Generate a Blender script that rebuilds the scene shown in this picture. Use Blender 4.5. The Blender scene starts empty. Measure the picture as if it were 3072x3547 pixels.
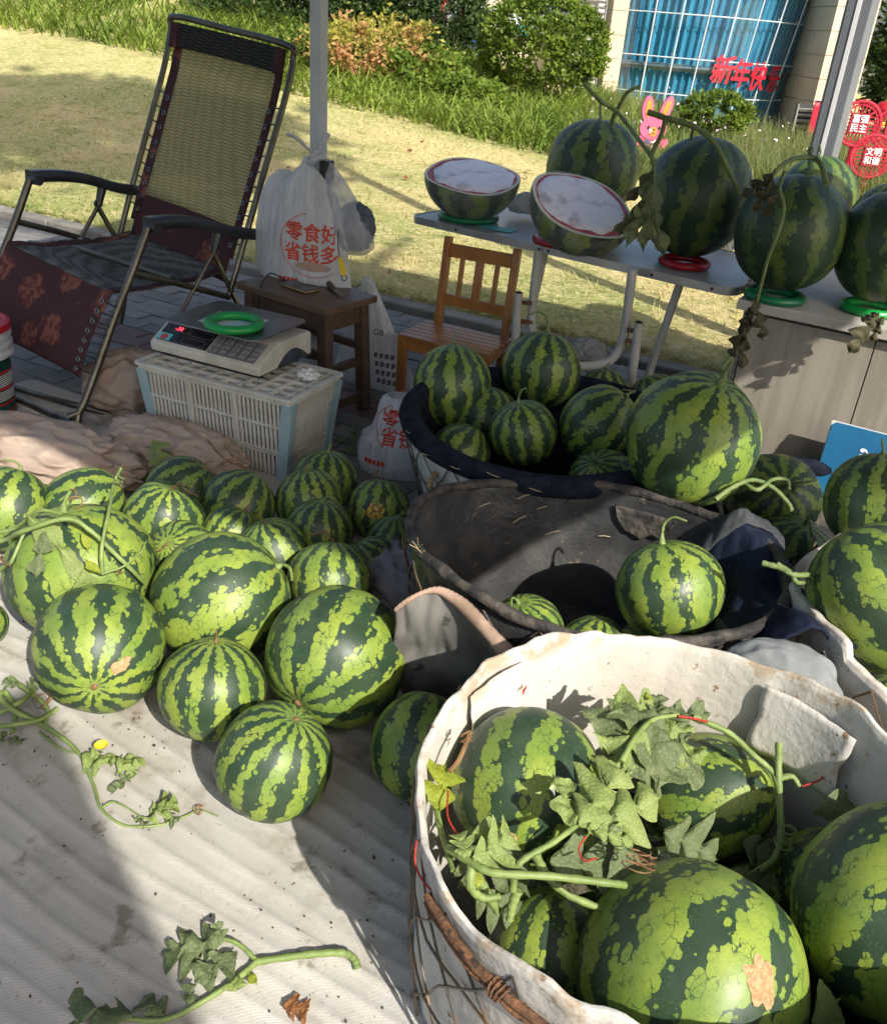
import bpy, math, random
import numpy as np
from mathutils import Vector, Matrix, Quaternion, noise

# ------------------------------------------------------------------ camera, sky, sun
SC = bpy.context.scene
COL = SC.collection
cam_d = bpy.data.cameras.new('camera'); cam_o = bpy.data.objects.new('camera', cam_d); COL.objects.link(cam_o)
cam_d.sensor_fit = 'HORIZONTAL'; cam_d.sensor_width = 36.0; cam_d.lens = 36.06
cam_d.clip_start = 0.02; cam_d.clip_end = 900
CAM_R, CAM_U, CAM_F = Vector((0.99670, 0.03902, 0.07121)), Vector((-0.08120, 0.47894, 0.87409)), Vector((0.0, 0.87697, -0.48055))
m3 = Matrix((CAM_R, CAM_U, -CAM_F)).transposed()
cam_o.matrix_world = Matrix.Translation((0, 0, 1.35)) @ m3.to_4x4()
SC.camera = cam_o

SUN_AZ, SUN_EL = math.radians(-57), math.radians(38)      # azimuth counted from +X towards +Y
sun_vec = Vector((math.cos(SUN_AZ) * math.cos(SUN_EL), math.sin(SUN_AZ) * math.cos(SUN_EL), math.sin(SUN_EL)))
world = bpy.data.worlds.new('World'); SC.world = world; world.use_nodes = True
wn = world.node_tree.nodes; bg = wn['Background']
sky = wn.new('ShaderNodeTexSky'); sky.sky_type = 'NISHITA'; sky.sun_disc = False
sky.sun_elevation = SUN_EL; sky.sun_rotation = math.pi / 2 - SUN_AZ
sky.air_density = 1.0; sky.dust_density = 3.5; sky.ozone_density = 1.0
world.node_tree.links.new(sky.outputs[0], bg.inputs[0]); bg.inputs[1].default_value = 0.122
sun_d = bpy.data.lights.new('sun', 'SUN'); sun_d.energy = 4.6; sun_d.angle = math.radians(0.6); sun_d.color = (1.0, 0.95, 0.865)
sun_o = bpy.data.objects.new('sun', sun_d); COL.objects.link(sun_o)
sun_o.rotation_euler = (-sun_vec).to_track_quat('-Z', 'Y').to_euler()
sun_o.location = sun_vec * 30
vs = SC.view_settings; vs.view_transform = 'Standard'; vs.look = 'None'; vs.exposure = 0.60; vs.gamma = 1.0
SC.cycles.use_denoising = True
SC.cycles.max_bounces = 5; SC.cycles.diffuse_bounces = 3; SC.cycles.glossy_bounces = 2; SC.cycles.transparent_max_bounces = 10; SC.cycles.adaptive_threshold = 0.03; SC.cycles.caustics_reflective = False; SC.cycles.caustics_refractive = False

rnd = random.Random(7); R = math.radians
E_DIR = Vector((0.885, -0.465, 0)).normalized()     # along the kerb
N_DIR = Vector((0.465, 0.885, 0)).normalized()      # from the stall towards the lawn

# ------------------------------------------------------------------ naming helpers
def tag(o, label=None, cat=None, group=None, kind=None):
    if label: o['label'] = label
    if cat: o['category'] = cat
    if group: o['group'] = group
    if kind: o['kind'] = kind
    return o
def thing(name, label, cat, loc=(0, 0, 0), rotz=0.0, group=None):
    o = bpy.data.objects.new(name, None); COL.objects.link(o)
    o.location = loc; o.rotation_euler = (0, 0, rotz); o.empty_display_size = 0.05
    return tag(o, label, cat, group)
def wm(o):
    m = o.matrix_basis.copy()
    if o.parent: m = wm(o.parent) @ o.matrix_parent_inverse @ m
    return m
def link(name, me, parent=None, world=False, mat=None):
    o = bpy.data.objects.new(name, me); COL.objects.link(o)
    if mat and not me.materials: me.materials.append(mat)
    if parent:
        o.parent = parent
        if world: o.matrix_parent_inverse = wm(parent).inverted()
    return o

# ------------------------------------------------------------------ mesh builder
class MB:
    def __init__(s): s.v = []; s.f = []
    def add(s, vs_, fs):
        b = len(s.v); s.v += [tuple(p) for p in vs_]; s.f += [tuple(i + b for i in f) for f in fs]; return s
    def box(s, c, size, rot=None, taper=1.0):
        c = Vector(c); hx, hy, hz = (q / 2 for q in size); vs_ = []
        for z in (-1, 1):
            t = taper if z < 0 else 1.0
            for x, y in ((-1, -1), (1, -1), (1, 1), (-1, 1)):
                p = Vector((x * hx * t, y * hy * t, z * hz)); vs_.append(c + (rot @ p if rot else p))
        return s.add(vs_, [(3, 2, 1, 0), (4, 5, 6, 7), (0, 1, 5, 4), (1, 2, 6, 5), (2, 3, 7, 6), (3, 0, 4, 7)])
    def bar(s, a, b, w, h, up=(0, 0, 1)):
        a, b = Vector(a), Vector(b); d = (b - a); L = d.length; d.normalize(); up = Vector(up)
        x = d.cross(up); x = x.normalized() if x.length > 1e-4 else Vector((1, 0, 0)); z = x.cross(d)
        return s.box((a + b) / 2, (w, L, h), Matrix((x, d, z)).transposed())
    def tube(s, pts, r, n=8, cap=True, flat=1.0):
        pts = [Vector(p) for p in pts]; k = len(pts); rs = r if isinstance(r, (list, tuple)) else [r] * k
        vs_ = []; prev = None
        for i, p in enumerate(pts):
            d = (pts[min(i + 1, k - 1)] - pts[max(i - 1, 0)]).normalized()
            if prev is None:
                u = d.cross(Vector((0, 0, 1)) if abs(d.z) < .9 else Vector((1, 0, 0))).normalized()
            else:
                u = (prev - d * prev.dot(d)).normalized()
            prev = u; w = d.cross(u)
            for j in range(n):
                a = 2 * math.pi * j / n; vs_.append(p + (u * math.cos(a) + w * math.sin(a) * flat) * rs[i])
        fs = [(i * n + j, i * n + (j + 1) % n, (i + 1) * n + (j + 1) % n, (i + 1) * n + j) for i in range(k - 1) for j in range(n)]
        if cap: fs += [tuple(range(n - 1, -1, -1)), tuple((k - 1) * n + j for j in range(n))]
        return s.add(vs_, fs)
    def lathe(s, prof, n=32, c=(0, 0, 0), rot=None, cap=False):
        c = Vector(c); vs_ = []
        for r, z in prof:
            for j in range(n):
                a = 2 * math.pi * j / n; p = Vector((r * math.cos(a), r * math.sin(a), z)); vs_.append(c + (rot @ p if rot else p))
        k = len(prof); fs = [(i * n + j, i * n + (j + 1) % n, (i + 1) * n + (j + 1) % n, (i + 1) * n + j) for i in range(k - 1) for j in range(n)]
        if cap: fs += [tuple(range(n - 1, -1, -1)), tuple((k - 1) * n + j for j in range(n))]
        return s.add(vs_, fs)
    def torus(s, c, R_, r, n=48, m=12, rot=None, flat=1.0):
        c = Vector(c); vs_ = []
        for i in range(n):
            a = 2 * math.pi * i / n
            for j in range(m):
                b = 2 * math.pi * j / m; q = R_ + r * math.cos(b)
                p = Vector((q * math.cos(a), q * math.sin(a), r * math.sin(b) * flat)); vs_.append(c + (rot @ p if rot else p))
        return s.add(vs_, [(i * m + j, ((i + 1) % n) * m + j, ((i + 1) % n) * m + (j + 1) % m, i * m + (j + 1) % m) for i in range(n) for j in range(m)])
    def grid(s, nu, nv, fn, wrap=False):
        vs_ = [fn(i / (nu if wrap else nu - 1), j / (nv - 1)) for i in range(nu) for j in range(nv)]
        m = nu if wrap else nu - 1
        return s.add(vs_, [(i * nv + j, ((i + 1) % nu) * nv + j, ((i + 1) % nu) * nv + j + 1, i * nv + j + 1) for i in range(m) for j in range(nv - 1)])
    def prism(s, poly, h, rot=None, c=(0, 0, 0)):
        c = Vector(c); k = len(poly); vs_ = []
        for z in (0, h):
            for x, y in poly:
                p = Vector((x, y, z)); vs_.append(c + (rot @ p if rot else p))
        return s.add(vs_, [tuple(range(k - 1, -1, -1)), tuple(range(k, 2 * k))] + [(i, (i + 1) % k, k + (i + 1) % k, k + i) for i in range(k)])
    def mesh(s, name='m', smooth=40):
        me = bpy.data.meshes.new(name); me.from_pydata(s.v, [], s.f); me.validate()
        if smooth:
            me.shade_smooth()
            if smooth < 180: me.set_sharp_from_angle(angle=R(smooth))
        return me
    def build(s, name, mat, parent=None, world=False, smooth=40, bevel=0, solid=0, sub=0):
        o = link(name, s.mesh(name, smooth), parent, world, mat)
        if solid:
            q = o.modifiers.new('solid', 'SOLIDIFY'); q.thickness = solid; q.offset = 0
        if sub:
            q = o.modifiers.new('sub', 'SUBSURF'); q.levels = sub; q.render_levels = sub
        if bevel:
            q = o.modifiers.new('bevel', 'BEVEL'); q.width = bevel; q.segments = 2; q.limit_method = 'ANGLE'
        return o
def np_obj(name, verts, faces, mat, parent=None, smooth=True, world=False):
    me = bpy.data.meshes.new(name); verts = np.asarray(verts, np.float32); faces = np.asarray(faces, np.int32)
    me.vertices.add(len(verts)); me.vertices.foreach_set('co', verts.ravel())
    k = faces.shape[1]; me.loops.add(faces.size); me.loops.foreach_set('vertex_index', faces.ravel())
    me.polygons.add(len(faces)); me.polygons.foreach_set('loop_start', np.arange(0, faces.size, k, dtype=np.int32))
    me.polygons.foreach_set('loop_total', np.full(len(faces), k, np.int32))
    me.update(calc_edges=True)
    if smooth: me.shade_smooth()
    return link(name, me, parent, world, mat)
def bez(pts, n=8):
    """Catmull-Rom through points"""
    P = [Vector(p) for p in pts]; P = [P[0] * 2 - P[1]] + P + [P[-1] * 2 - P[-2]]; out = []
    for i in range(1, len(P) - 2):
        for k in range(n):
            t = k / n; a, b, c, d = P[i - 1], P[i], P[i + 1], P[i + 2]
            out.append(0.5 * ((2 * b) + (c - a) * t + (2 * a - 5 * b + 4 * c - d) * t * t + (3 * b - a - 3 * c + d) * t ** 3))
    out.append(P[-2]); return out
def text_mesh(body, size, extrude=0.0, bold=.016):
    c = bpy.data.curves.new('lettering', 'FONT'); c.body = body; c.size = size; c.extrude = extrude
    c.align_x = 'CENTER'; c.align_y = 'CENTER'; c.space_line = 1.05
    o = bpy.data.objects.new('lettering', c); COL.objects.link(o)
    me = bpy.data.meshes.new_from_object(o.evaluated_get(bpy.context.evaluated_depsgraph_get()))
    bpy.data.objects.remove(o); bpy.data.curves.remove(c)
    if not bold: return me
    vv = [v.co.copy() for v in me.vertices]; ff = [tuple(p.vertices) for p in me.polygons]; b = MB()      # thicken the strokes
    for k, (dx, dy) in enumerate(((0, 0), (1, 0), (-1, 0), (0, 1), (0, -1), (.7, .7), (-.7, -.7))): b.add([(v.x + dx * bold * size, v.y + dy * bold * size, v.z + k * size * .0006) for v in vv], ff)
    bpy.data.meshes.remove(me); return b.mesh('lettering', 0)
def frame(x, y, z=None):
    """4x4 from local x, y axes (z = x cross y)"""
    x = Vector(x).normalized(); z = Vector(z) if z else x.cross(Vector(y)); z.normalize(); y = z.cross(x)
    return Matrix((x, y, z)).transposed()
def nz(p, sc=1.0, off=0.0):
    return noise.noise(Vector(p) * sc + Vector((off, off * 1.7, -off)))

# ------------------------------------------------------------------ materials
class G:
    def __init__(s, name):
        s.mat = bpy.data.materials.new(name); s.mat.use_nodes = True; s.t = s.mat.node_tree
        s.b = s.t.nodes['Principled BSDF']; s.o = s.t.nodes['Material Output']
    def put(s, sock, v):
        if isinstance(v, bpy.types.NodeSocket): s.t.links.new(v, sock)
        elif isinstance(v, (tuple, list)) and len(v) == 3 and sock.type == 'RGBA': sock.default_value = (*v, 1)
        else: sock.default_value = v
    def n(s, t, props=None, **ins):
        nd = s.t.nodes.new('ShaderNode' + t)
        for k, v in (props or {}).items(): setattr(nd, k, v)
        for k, v in ins.items():
            s.put(nd.inputs[int(k[1:])] if k[0] == '_' and k[1:].isdigit() else nd.inputs[k], v)
        return nd
    def m(s, op, a, b=0.0, c=None, clamp=False):
        nd = s.n('Math', {'operation': op, 'use_clamp': clamp}, _0=a, _1=b)
        if c is not None: s.put(nd.inputs[2], c)
        return nd.outputs[0]
    def vm(s, op, a, b=(0, 0, 0)):
        nd = s.n('VectorMath', {'operation': op}, _0=a)
        if op == 'SCALE': s.put(nd.inputs['Scale'], b)
        else: s.put(nd.inputs[1], b)
        return nd.outputs[0]
    def co(s, kind='Object'): return s.n('TexCoord').outputs[kind]
    def noise(s, vec, scale, detail=2.0, rough=.5, col=False):
        nd = s.n('TexNoise', Vector=vec, Scale=scale, Detail=detail, Roughness=rough); return nd.outputs['Color' if col else 'Fac']
    def vor(s, vec, scale, feat='F1', out='Distance'):
        return s.n('TexVoronoi', {'feature': feat}, Vector=vec, Scale=scale).outputs[out]
    def step(s, v, a, b, lo=0.0, hi=1.0):
        nd = s.n('MapRange', {'interpolation_type': 'SMOOTHSTEP'}); s.put(nd.inputs[0], v)
        for i, q in ((1, a), (2, b), (3, lo), (4, hi)): s.put(nd.inputs[i], q)
        return nd.outputs[0]
    def mix(s, f, a, b, mode='MIX'):
        nd = s.n('Mix', {'data_type': 'RGBA', 'blend_type': mode}); s.put(nd.inputs[0], f); s.put(nd.inputs[6], a); s.put(nd.inputs[7], b); return nd.outputs[2]
    def attr(s, name): return s.n('Attribute', {'attribute_type': 'OBJECT', 'attribute_name': name}).outputs['Fac']
    def rand(s): return s.n('ObjectInfo').outputs['Random']
    def bump(s, h, strength=.3, dist=.01):
        s.put(s.b.inputs['Normal'], s.n('Bump', Strength=strength, Distance=dist, Height=h).outputs[0])
    def set(s, **k):
        for a, v in k.items():
            s.put(s.b.inputs[{'base': 'Base Color', 'rough': 'Roughness', 'metal': 'Metallic', 'spec': 'Specular IOR Level', 'alpha': 'Alpha', 'trans': 'Transmission Weight', 'sss': 'Subsurface Weight', 'emit': 'Emission Color', 'estr': 'Emission Strength', 'coat': 'Coat Weight'}[a]], v)
        return s.mat
def mk(name, c1, c2=None, scale=6, rough=.6, metal=0, spec=.5, bump=0, bscale=None, bdist=.005, detail=4, lo=.35, hi=.65, c3=None, s3=40, l3=.62, vary=0.0, stretch=None, coat=0):
    """plain procedural material: two colours mixed by noise, optional dirt specks (c3), fine relief"""
    g = G(name); co = g.co()
    if vary: co = g.vm('ADD', co, g.n('CombineXYZ', X=g.m('MULTIPLY', g.rand(), 37.0), Y=g.m('MULTIPLY', g.rand(), 11.0)).outputs[0])
    cs = g.vm('MULTIPLY', co, stretch) if stretch else co
    col = c1
    if c2: col = g.mix(g.step(g.noise(cs, scale, detail), lo, hi), c1, c2)
    if c3: col = g.mix(g.step(g.noise(co, s3, 3), l3, l3 + .06), col, c3)
    if vary: col = g.mix(g.m('MULTIPLY', g.rand(), vary), col, (c1[0] * .45, c1[1] * .45, c1[2] * .45))
    g.set(base=col, rough=rough, metal=metal, spec=spec, coat=coat)
    if bump: g.bump(g.noise(cs if stretch else co, bscale or scale * 4, 5), bump, bdist)
    return g.mat

MAT = {}
# --- watermelon rind: jagged dark bands between cracked light green blotches, pole to pole
def melon_mat():
    """rind built from rounded cells: each cell is light or dark as a whole, so bands get scalloped, cracked edges"""
    g = G('melon_rind'); co = g.co(); sd = g.attr('pattern_seed'); ns = g.attr('stripe_count'); br = g.attr('pattern_break'); th = g.attr('pattern_level')
    off = g.n('CombineXYZ', X=g.m('MULTIPLY', sd, 17.3), Y=g.m('MULTIPLY', sd, 7.1), Z=g.m('MULTIPLY', sd, 31.7)).outputs[0]
    p = g.vm('ADD', co, off)
    def band(c):      # smooth meridian bands evaluated at a point
        x, y, z = g.n('SeparateXYZ', Vector=c).outputs; q = g.vm('ADD', c, off)
        rad = g.m('SQRT', g.m('ADD', g.m('MULTIPLY', x, x), g.m('MULTIPLY', y, y))); rf = g.step(rad, .08, .75)
        n = g.m('SUBTRACT', g.noise(q, 2.3, 2, .6), .5)
        return g.m('COSINE', g.m('ADD', g.m('MULTIPLY', g.m('ARCTAN2', y, x), ns), g.m('MULTIPLY', g.m('MULTIPLY', n, 6.0), rf))), rad, rf
    wob = g.vm('SCALE', g.vm('SUBTRACT', g.noise(p, 20, 2, .55, True), (.5, .5, .5)), .060)
    pw = g.vm('ADD', p, wob); pv = g.vm('MULTIPLY', pw, (1, 1, .62))
    vn = g.n('TexVoronoi', {'feature': 'F1'}, Vector=pv, Scale=11.0); cell = g.vm('SUBTRACT', g.vm('DIVIDE', vn.outputs['Position'], (1, 1, .62)), off)
    s1, rad, rf = band(co); s2, _r, _f = band(cell)
    blob = g.m('SUBTRACT', g.noise(g.vm('MULTIPLY', p, (1, 1, .7)), 3.4, 1), .5)
    v = g.m('ADD', g.m('MULTIPLY', s1, .36), g.m('MULTIPLY', s2, .34))
    v = g.m('ADD', v, g.m('MULTIPLY', g.m('MULTIPLY', blob, br), 2.6)); v = g.m('ADD', v, g.m('MULTIPLY', g.m('SUBTRACT', vn.outputs['Color'], .5), .34))
    v = g.m('SUBTRACT', v, g.m('MULTIPLY', g.m('MULTIPLY', g.m('SUBTRACT', vn.outputs['Distance'], .36), 1.35), rf)); v = g.m('ADD', v, .27)
    light = g.step(v, g.m('SUBTRACT', th, .025), g.m('ADD', th, .055))
    ed = g.n('TexVoronoi', {'feature': 'DISTANCE_TO_EDGE'}, Vector=pv, Scale=11.0).outputs['Distance']
    rift = g.m('MULTIPLY', g.step(ed, .01, .06, 1, 0), g.step(g.noise(p, 6, 1), .46, .60))
    ve = g.n('TexVoronoi', {'feature': 'DISTANCE_TO_EDGE'}, Vector=g.vm('ADD', p, wob), Scale=27.0).outputs['Distance']
    net = g.m('MULTIPLY', g.step(ve, .0, .10, .55, 0), g.step(g.noise(p, 9, 1), .34, .60))
    warm = g.step(g.noise(p, 1.6, 2), .38, .66)
    lc = g.mix(warm, (.165, .252, .038), (.262, .330, .046))
    lc = g.mix(g.m('MULTIPLY', g.step(g.noise(p, 70, 2, .7), .50, .66), .35), lc, (.13, .205, .034)); lc = g.mix(net, lc, (.075, .14, .028)); lc = g.mix(g.m('MULTIPLY', rift, .80), lc, (.020, .062, .018))
    dc = g.mix(g.noise(p, 4, 3), (.016, .036, .018), (.030, .062, .029))
    spk = g.m('MULTIPLY', g.step(g.noise(p, 40, 2, .6), .58, .70), g.step(g.noise(p, 3.1, 1), .48, .62)); dc = g.mix(g.m('MULTIPLY', spk, .6), dc, (.085, .165, .03))
    base = g.mix(light, dc, lc); base = g.mix(g.m('MULTIPLY', g.step(rad, .05, .22, 1, 0), .5), base, (.15, .215, .055))
    base = g.mix(g.m('MULTIPLY', g.step(g.noise(p, 2.4, 4, .65), .40, .75), .11), base, (.20, .24, .16))
    base = g.mix(g.attr('pattern_tone'), base, (.017, .045, .021))
    g.set(base=base, rough=g.m('ADD', .34, g.m('MULTIPLY', g.noise(p, 5, 3), .22)), spec=.45)
    g.bump(g.noise(p, 5, 2), .05, .02)
    return g.mat
MAT['rind'] = melon_mat()
def veined(name, c1, c2, cv, scale=9, edge=None):
    g = G(name); co = g.co(); g0 = g.noise(co, 7, 3)
    col = g.mix(g.step(g0, .35, .65), c1, c2)
    v = g.n('TexVoronoi', {'feature': 'DISTANCE_TO_EDGE'}, Vector=co, Scale=scale * 15).outputs['Distance']
    col = g.mix(g.step(v, .02, .12, .42, 0), col, cv)
    if edge: col = g.mix(g.step(g.noise(co, 18, 2), .60, .68), col, edge)
    g.set(base=col, rough=.62, spec=.35, sss=0.0); g.bump(g.m('ADD', v, g.noise(co, 60, 3)), .5, .004)
    tr = g.n('BsdfTranslucent', Color=col); ms = g.n('MixShader', _0=.25, _1=g.b.outputs[0], _2=tr.outputs[0]); g.t.links.new(ms.outputs[0], g.o.inputs[0])
    return g.mat
MAT['leaf'] = veined('leaf_fresh', (.23, .30, .085), (.33, .39, .135), (.12, .17, .05))
MAT['leaf_dull'] = veined('leaf_wilted', (.135, .175, .075), (.22, .26, .115), (.07, .095, .04), 8)
MAT['leaf_yellow'] = veined('leaf_yellowing', (.30, .34, .030), (.20, .27, .040), (.12, .16, .03), 9)
MAT['leaf_dry'] = veined('leaf_dried', (.075, .070, .035), (.13, .115, .06), (.04, .035, .02), 9)
MAT['leaf_brown'] = veined('leaf_brown', (.30, .13, .05), (.22, .09, .035), (.12, .05, .02), 9)
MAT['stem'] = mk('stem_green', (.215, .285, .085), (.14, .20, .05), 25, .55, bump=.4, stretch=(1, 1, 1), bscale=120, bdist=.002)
MAT['stem_shaded'] = mk('stem_shade_green', (.10, .155, .045), (.17, .22, .075), 25, .6, bump=.4, bscale=120, bdist=.002)  # darker copy of the green stem, tent shade put into its colour
MAT['stem_brown'] = mk('stem_dried', (.26, .135, .055), (.14, .075, .03), 30, .75, bump=.5, bscale=150, bdist=.002)
MAT['twine_red'] = mk('red_twine', (.42, .03, .015), (.30, .02, .012), 90, .8)
MAT['scar'] = mk('rind_scar', (.50, .34, .18), (.36, .22, .10), 30, .8, bump=.6, bscale=60)
MAT['rot'] = mk('rind_yellow_spot', (.55, .38, .03), (.16, .07, .02), 9, .6, lo=.45, hi=.58)
# --- textiles, foam, metals
def cloth_mat():
    g = G('ground_cloth_white'); co = g.co(); base = g.mix(g.step(g.noise(co, 2.6, 5, .6), .32, .70), (.54, .515, .465), (.42, .395, .345))
    base = g.mix(g.m('MULTIPLY', g.step(g.noise(g.vm('MULTIPLY', co, (1.6, 1.6, 1)), 3.1, 4, .65), .52, .70), .80), base, (.27, .235, .18))
    base = g.mix(g.m('MULTIPLY', g.step(g.noise(co, 9, 5, .7), .58, .68), .75), base, (.19, .155, .11)); base = g.mix(g.m('MULTIPLY', g.step(g.noise(co, 120, 3, .7), .60, .70), .55), base, (.24, .21, .17))
    g.set(base=base, rough=.93, spec=.12)
    wv = g.m('ADD', g.n('TexWave', {'bands_direction': 'X'}, Vector=co, Scale=150.0, Distortion=1.0).outputs['Fac'], g.n('TexWave', {'bands_direction': 'Y'}, Vector=co, Scale=150.0, Distortion=1.0).outputs['Fac'])
    g.bump(g.m('ADD', g.m('MULTIPLY', wv, .25), g.noise(co, 40, 5, .65)), .45, .004); return g.mat
MAT['cloth'] = cloth_mat()
def foam():
    g = G('foam_liner'); co = g.co()
    base = g.mix(g.step(g.noise(co, 3, 4), .35, .7), (.57, .55, .50), (.48, .445, .385))
    w = g.n('TexVoronoi', {'feature': 'DISTANCE_TO_EDGE'}, Vector=g.vm('ADD', co, g.vm('SCALE', g.noise(co, 14, 3, .5, True), .06)), Scale=13.0).outputs['Distance']
    base = g.mix(g.m('MULTIPLY', g.step(w, .0, .018, 1, 0), g.step(g.noise(co, 8, 2), .56, .66)), base, (.50, .43, .33))
    base = g.mix(g.step(g.noise(co, 11, 5, .7), .62, .74), base, (.46, .34, .19)); base = g.mix(g.step(g.noise(co, 46, 3), .66, .72), base, (.25, .18, .11))
    x, y, z = g.n('SeparateXYZ', Vector=co).outputs; ang = g.m('MULTIPLY', g.m('ARCTAN2', y, x), .39)
    def lines(v): f = g.m('FRACT', g.m('MULTIPLY', v, 62.0)); return g.step(g.m('ABSOLUTE', g.m('SUBTRACT', f, .5)), .36, .48)
    grid = g.m('MULTIPLY', g.m('MAXIMUM', lines(ang), lines(z)), g.step(g.noise(co, 4, 2), .40, .56))
    base = g.mix(g.m('MULTIPLY', grid, .05), base, (.36, .31, .24))
    rimd = g.m('MULTIPLY', g.step(g.m('ADD', z, g.m('MULTIPLY', g.noise(co, 9, 4), .07)), .395, .435), g.step(g.noise(co, 14, 4, .7), .46, .62)); base = g.mix(g.m('MULTIPLY', rimd, .75), base, (.33, .23, .13))
    g.set(base=base, rough=.78, spec=.25); g.bump(g.m('ADD', g.m('ADD', g.noise(co, 9, 4), g.m('MULTIPLY', g.noise(co, 70, 3), .35)), g.m('MULTIPLY', grid, -.02)), .5, .010); return g.mat
MAT['foam'] = foam()
MAT['foam_out'] = mk('foam_outer', (.60, .60, .57), (.50, .49, .45), 7, .7, spec=.3, bump=.4, bscale=14, bdist=.006, c3=(.34, .25, .15), s3=20, l3=.66)
def rubber():
    g = G('black_lining'); co = g.co(); w = g.noise(g.vm('ADD', co, g.vm('SCALE', g.noise(co, 5, 3, .5, True), .3)), 13, 6, .62)
    base = g.mix(g.step(g.noise(co, 6, 5, .6), .42, .68), (.032, .032, .033), (.074, .073, .071)); base = g.mix(g.step(g.noise(co, 15, 5, .75), .64, .70), base, (.20, .165, .105))
    g.set(base=base, rough=g.m('ADD', .28, g.m('MULTIPLY', w, .25)), spec=.7); g.bump(w, .45, .015); return g.mat
MAT['rubber'] = rubber()
MAT['rim_black'] = mk('rim_worn_black', (.018, .017, .016), (.075, .062, .05), 24, .7, bump=.9, bscale=60, bdist=.008)
MAT['navy'] = mk('navy_felt', (.006, .008, .016), (.014, .017, .03), 30, .95, spec=.15, bump=.5, bscale=240, bdist=.002)
MAT['denim'] = mk('dark_denim', (.006, .010, .024), (.014, .020, .04), 8, .9, spec=.15, bump=.5, bscale=220, bdist=.002)
MAT['denim_grey'] = mk('grey_denim_inside', (.235, .25, .255), (.15, .16, .165), 9, .92, spec=.15, bump=.35, bscale=300, bdist=.002)
MAT['waist'] = mk('shaded_grey_waistband', (.075, .08, .085), (.05, .054, .06), 9, .92, spec=.15, bump=.35, bscale=300, bdist=.002)  # grey denim darkened in colour to stand for the shade on it
MAT['canvas'] = mk('grey_canvas', (.20, .192, .172), (.115, .108, .096), 7, .9, spec=.15, bump=.5, bscale=30, bdist=.004, c3=(.07, .065, .055), s3=16, l3=.64)
MAT['binding'] = mk('pink_beige_binding', (.40, .27, .20), (.24, .165, .11), 14, .9, bump=.6, bscale=90, bdist=.003)
MAT['quilt'] = mk('beige_blanket', (.42, .335, .27), (.34, .26, .205), 4, .92, spec=.15, bump=.4, bscale=160, bdist=.003)
MAT['sack'] = mk('grey_lilac_sack', (.25, .235, .25), (.19, .18, .19), 5, .8, bump=.3, bscale=60)
MAT['wire'] = mk('grey_wire', (.12, .12, .115), (.22, .14, .08), 18, .5, metal=.7)
MAT['rust'] = mk('rusty_rod', (.095, .045, .022), (.20, .095, .04), 40, .85, bump=.9, bscale=140, bdist=.004, c3=(.04, .025, .018), s3=60, l3=.58)
MAT['rope'] = mk('hemp_rope', (.36, .27, .16), (.25, .18, .10), 80, .9, bump=.6, bscale=200, bdist=.003)
MAT['straw'] = mk('straw', (.52, .43, .25), (.40, .32, .17), 30, .7)
MAT['tube'] = mk('bronze_tube', (.105, .095, .07), (.15, .135, .10), 12, .34, metal=.75)
MAT['black'] = mk('black_plastic', (.016, .018, .021), (.028, .031, .036), 10, .38, bump=.1, bscale=80)
MAT['steel'] = mk('worn_steel', (.26, .27, .28), (.18, .185, .19), 5, .30, metal=.85, bump=.05, bscale=120)
MAT['white_metal'] = mk('white_painted_steel', (.50, .50, .485), (.40, .395, .37), 7, .45, c3=(.16, .09, .045), s3=30, l3=.69)
MAT['pole'] = mk('white_tent_pole', (.56, .58, .59), (.47, .49, .50), 4, .4, metal=.1, c3=(.20, .17, .15), s3=25, l3=.70)
MAT['crate'] = mk('cream_crate_plastic', (.60, .585, .52), (.48, .46, .39), 7, .55, spec=.35, c3=(.20, .18, .14), s3=26, l3=.68)
MAT['crate_blue'] = mk('pale_blue_plastic', (.26, .40, .43), (.36, .46, .47), 9, .5)
MAT['scale_body'] = mk('cream_abs', (.58, .555, .47), (.44, .415, .335), 9, .5, c3=(.18, .165, .13), s3=34, l3=.69)
MAT['display'] = mk('display_window', (.012, .014, .018), (.03, .033, .04), 14, .22)
MAT['key'] = mk('grey_key', (.25, .25, .24), (.18, .18, .17), 40, .55)
MAT['ink'] = mk('dark_ink', (.02, .02, .02), rough=.7)
MAT['print_grey'] = mk('grey_print', (.12, .12, .125), rough=.7)
MAT['white_print'] = mk('white_print', (.75, .75, .75), rough=.6)
MAT['red_print'] = mk('red_print', (.60, .055, .012), (.52, .04, .01), 30, .6)
g = G('lit_red_digits'); g.set(base=(.3, .01, .02), emit=(1, .06, .10), estr=1.2); MAT['digits'] = g.mat
MAT['ring_green'] = mk('green_ring_plastic', (.006, .30, .055), (.008, .25, .045), 12, .36, spec=.5)
MAT['ring_green2'] = mk('dark_green_ring_plastic', (.006, .17, .06), (.008, .13, .05), 12, .36, spec=.5)
MAT['ring_red'] = mk('red_ring_plastic', (.36, .008, .016), (.28, .006, .012), 12, .34, spec=.5)
MAT['stool'] = mk('dark_brown_wood', (.055, .033, .021), (.095, .058, .036), 6, .5, stretch=(1, 12, 12), bump=.2, bscale=30)
MAT['stool_top'] = mk('brown_wood_top', (.125, .075, .044), (.085, .05, .03), 5, .42, stretch=(1.2, 10, 10), bump=.15, bscale=20)
MAT['pine'] = mk('varnished_pine', (.38, .165, .045), (.29, .115, .03), 5, .33, stretch=(2, 14, 2), spec=.6)
MAT['tabletop'] = mk('grey_table_top', (.42, .43, .43), (.33, .335, .335), 3, .32, c3=(.20, .20, .20), s3=60, l3=.66)
MAT['alu'] = mk('aluminium_edge', (.55, .56, .57), (.42, .43, .44), 9, .35, metal=.8)
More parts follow.
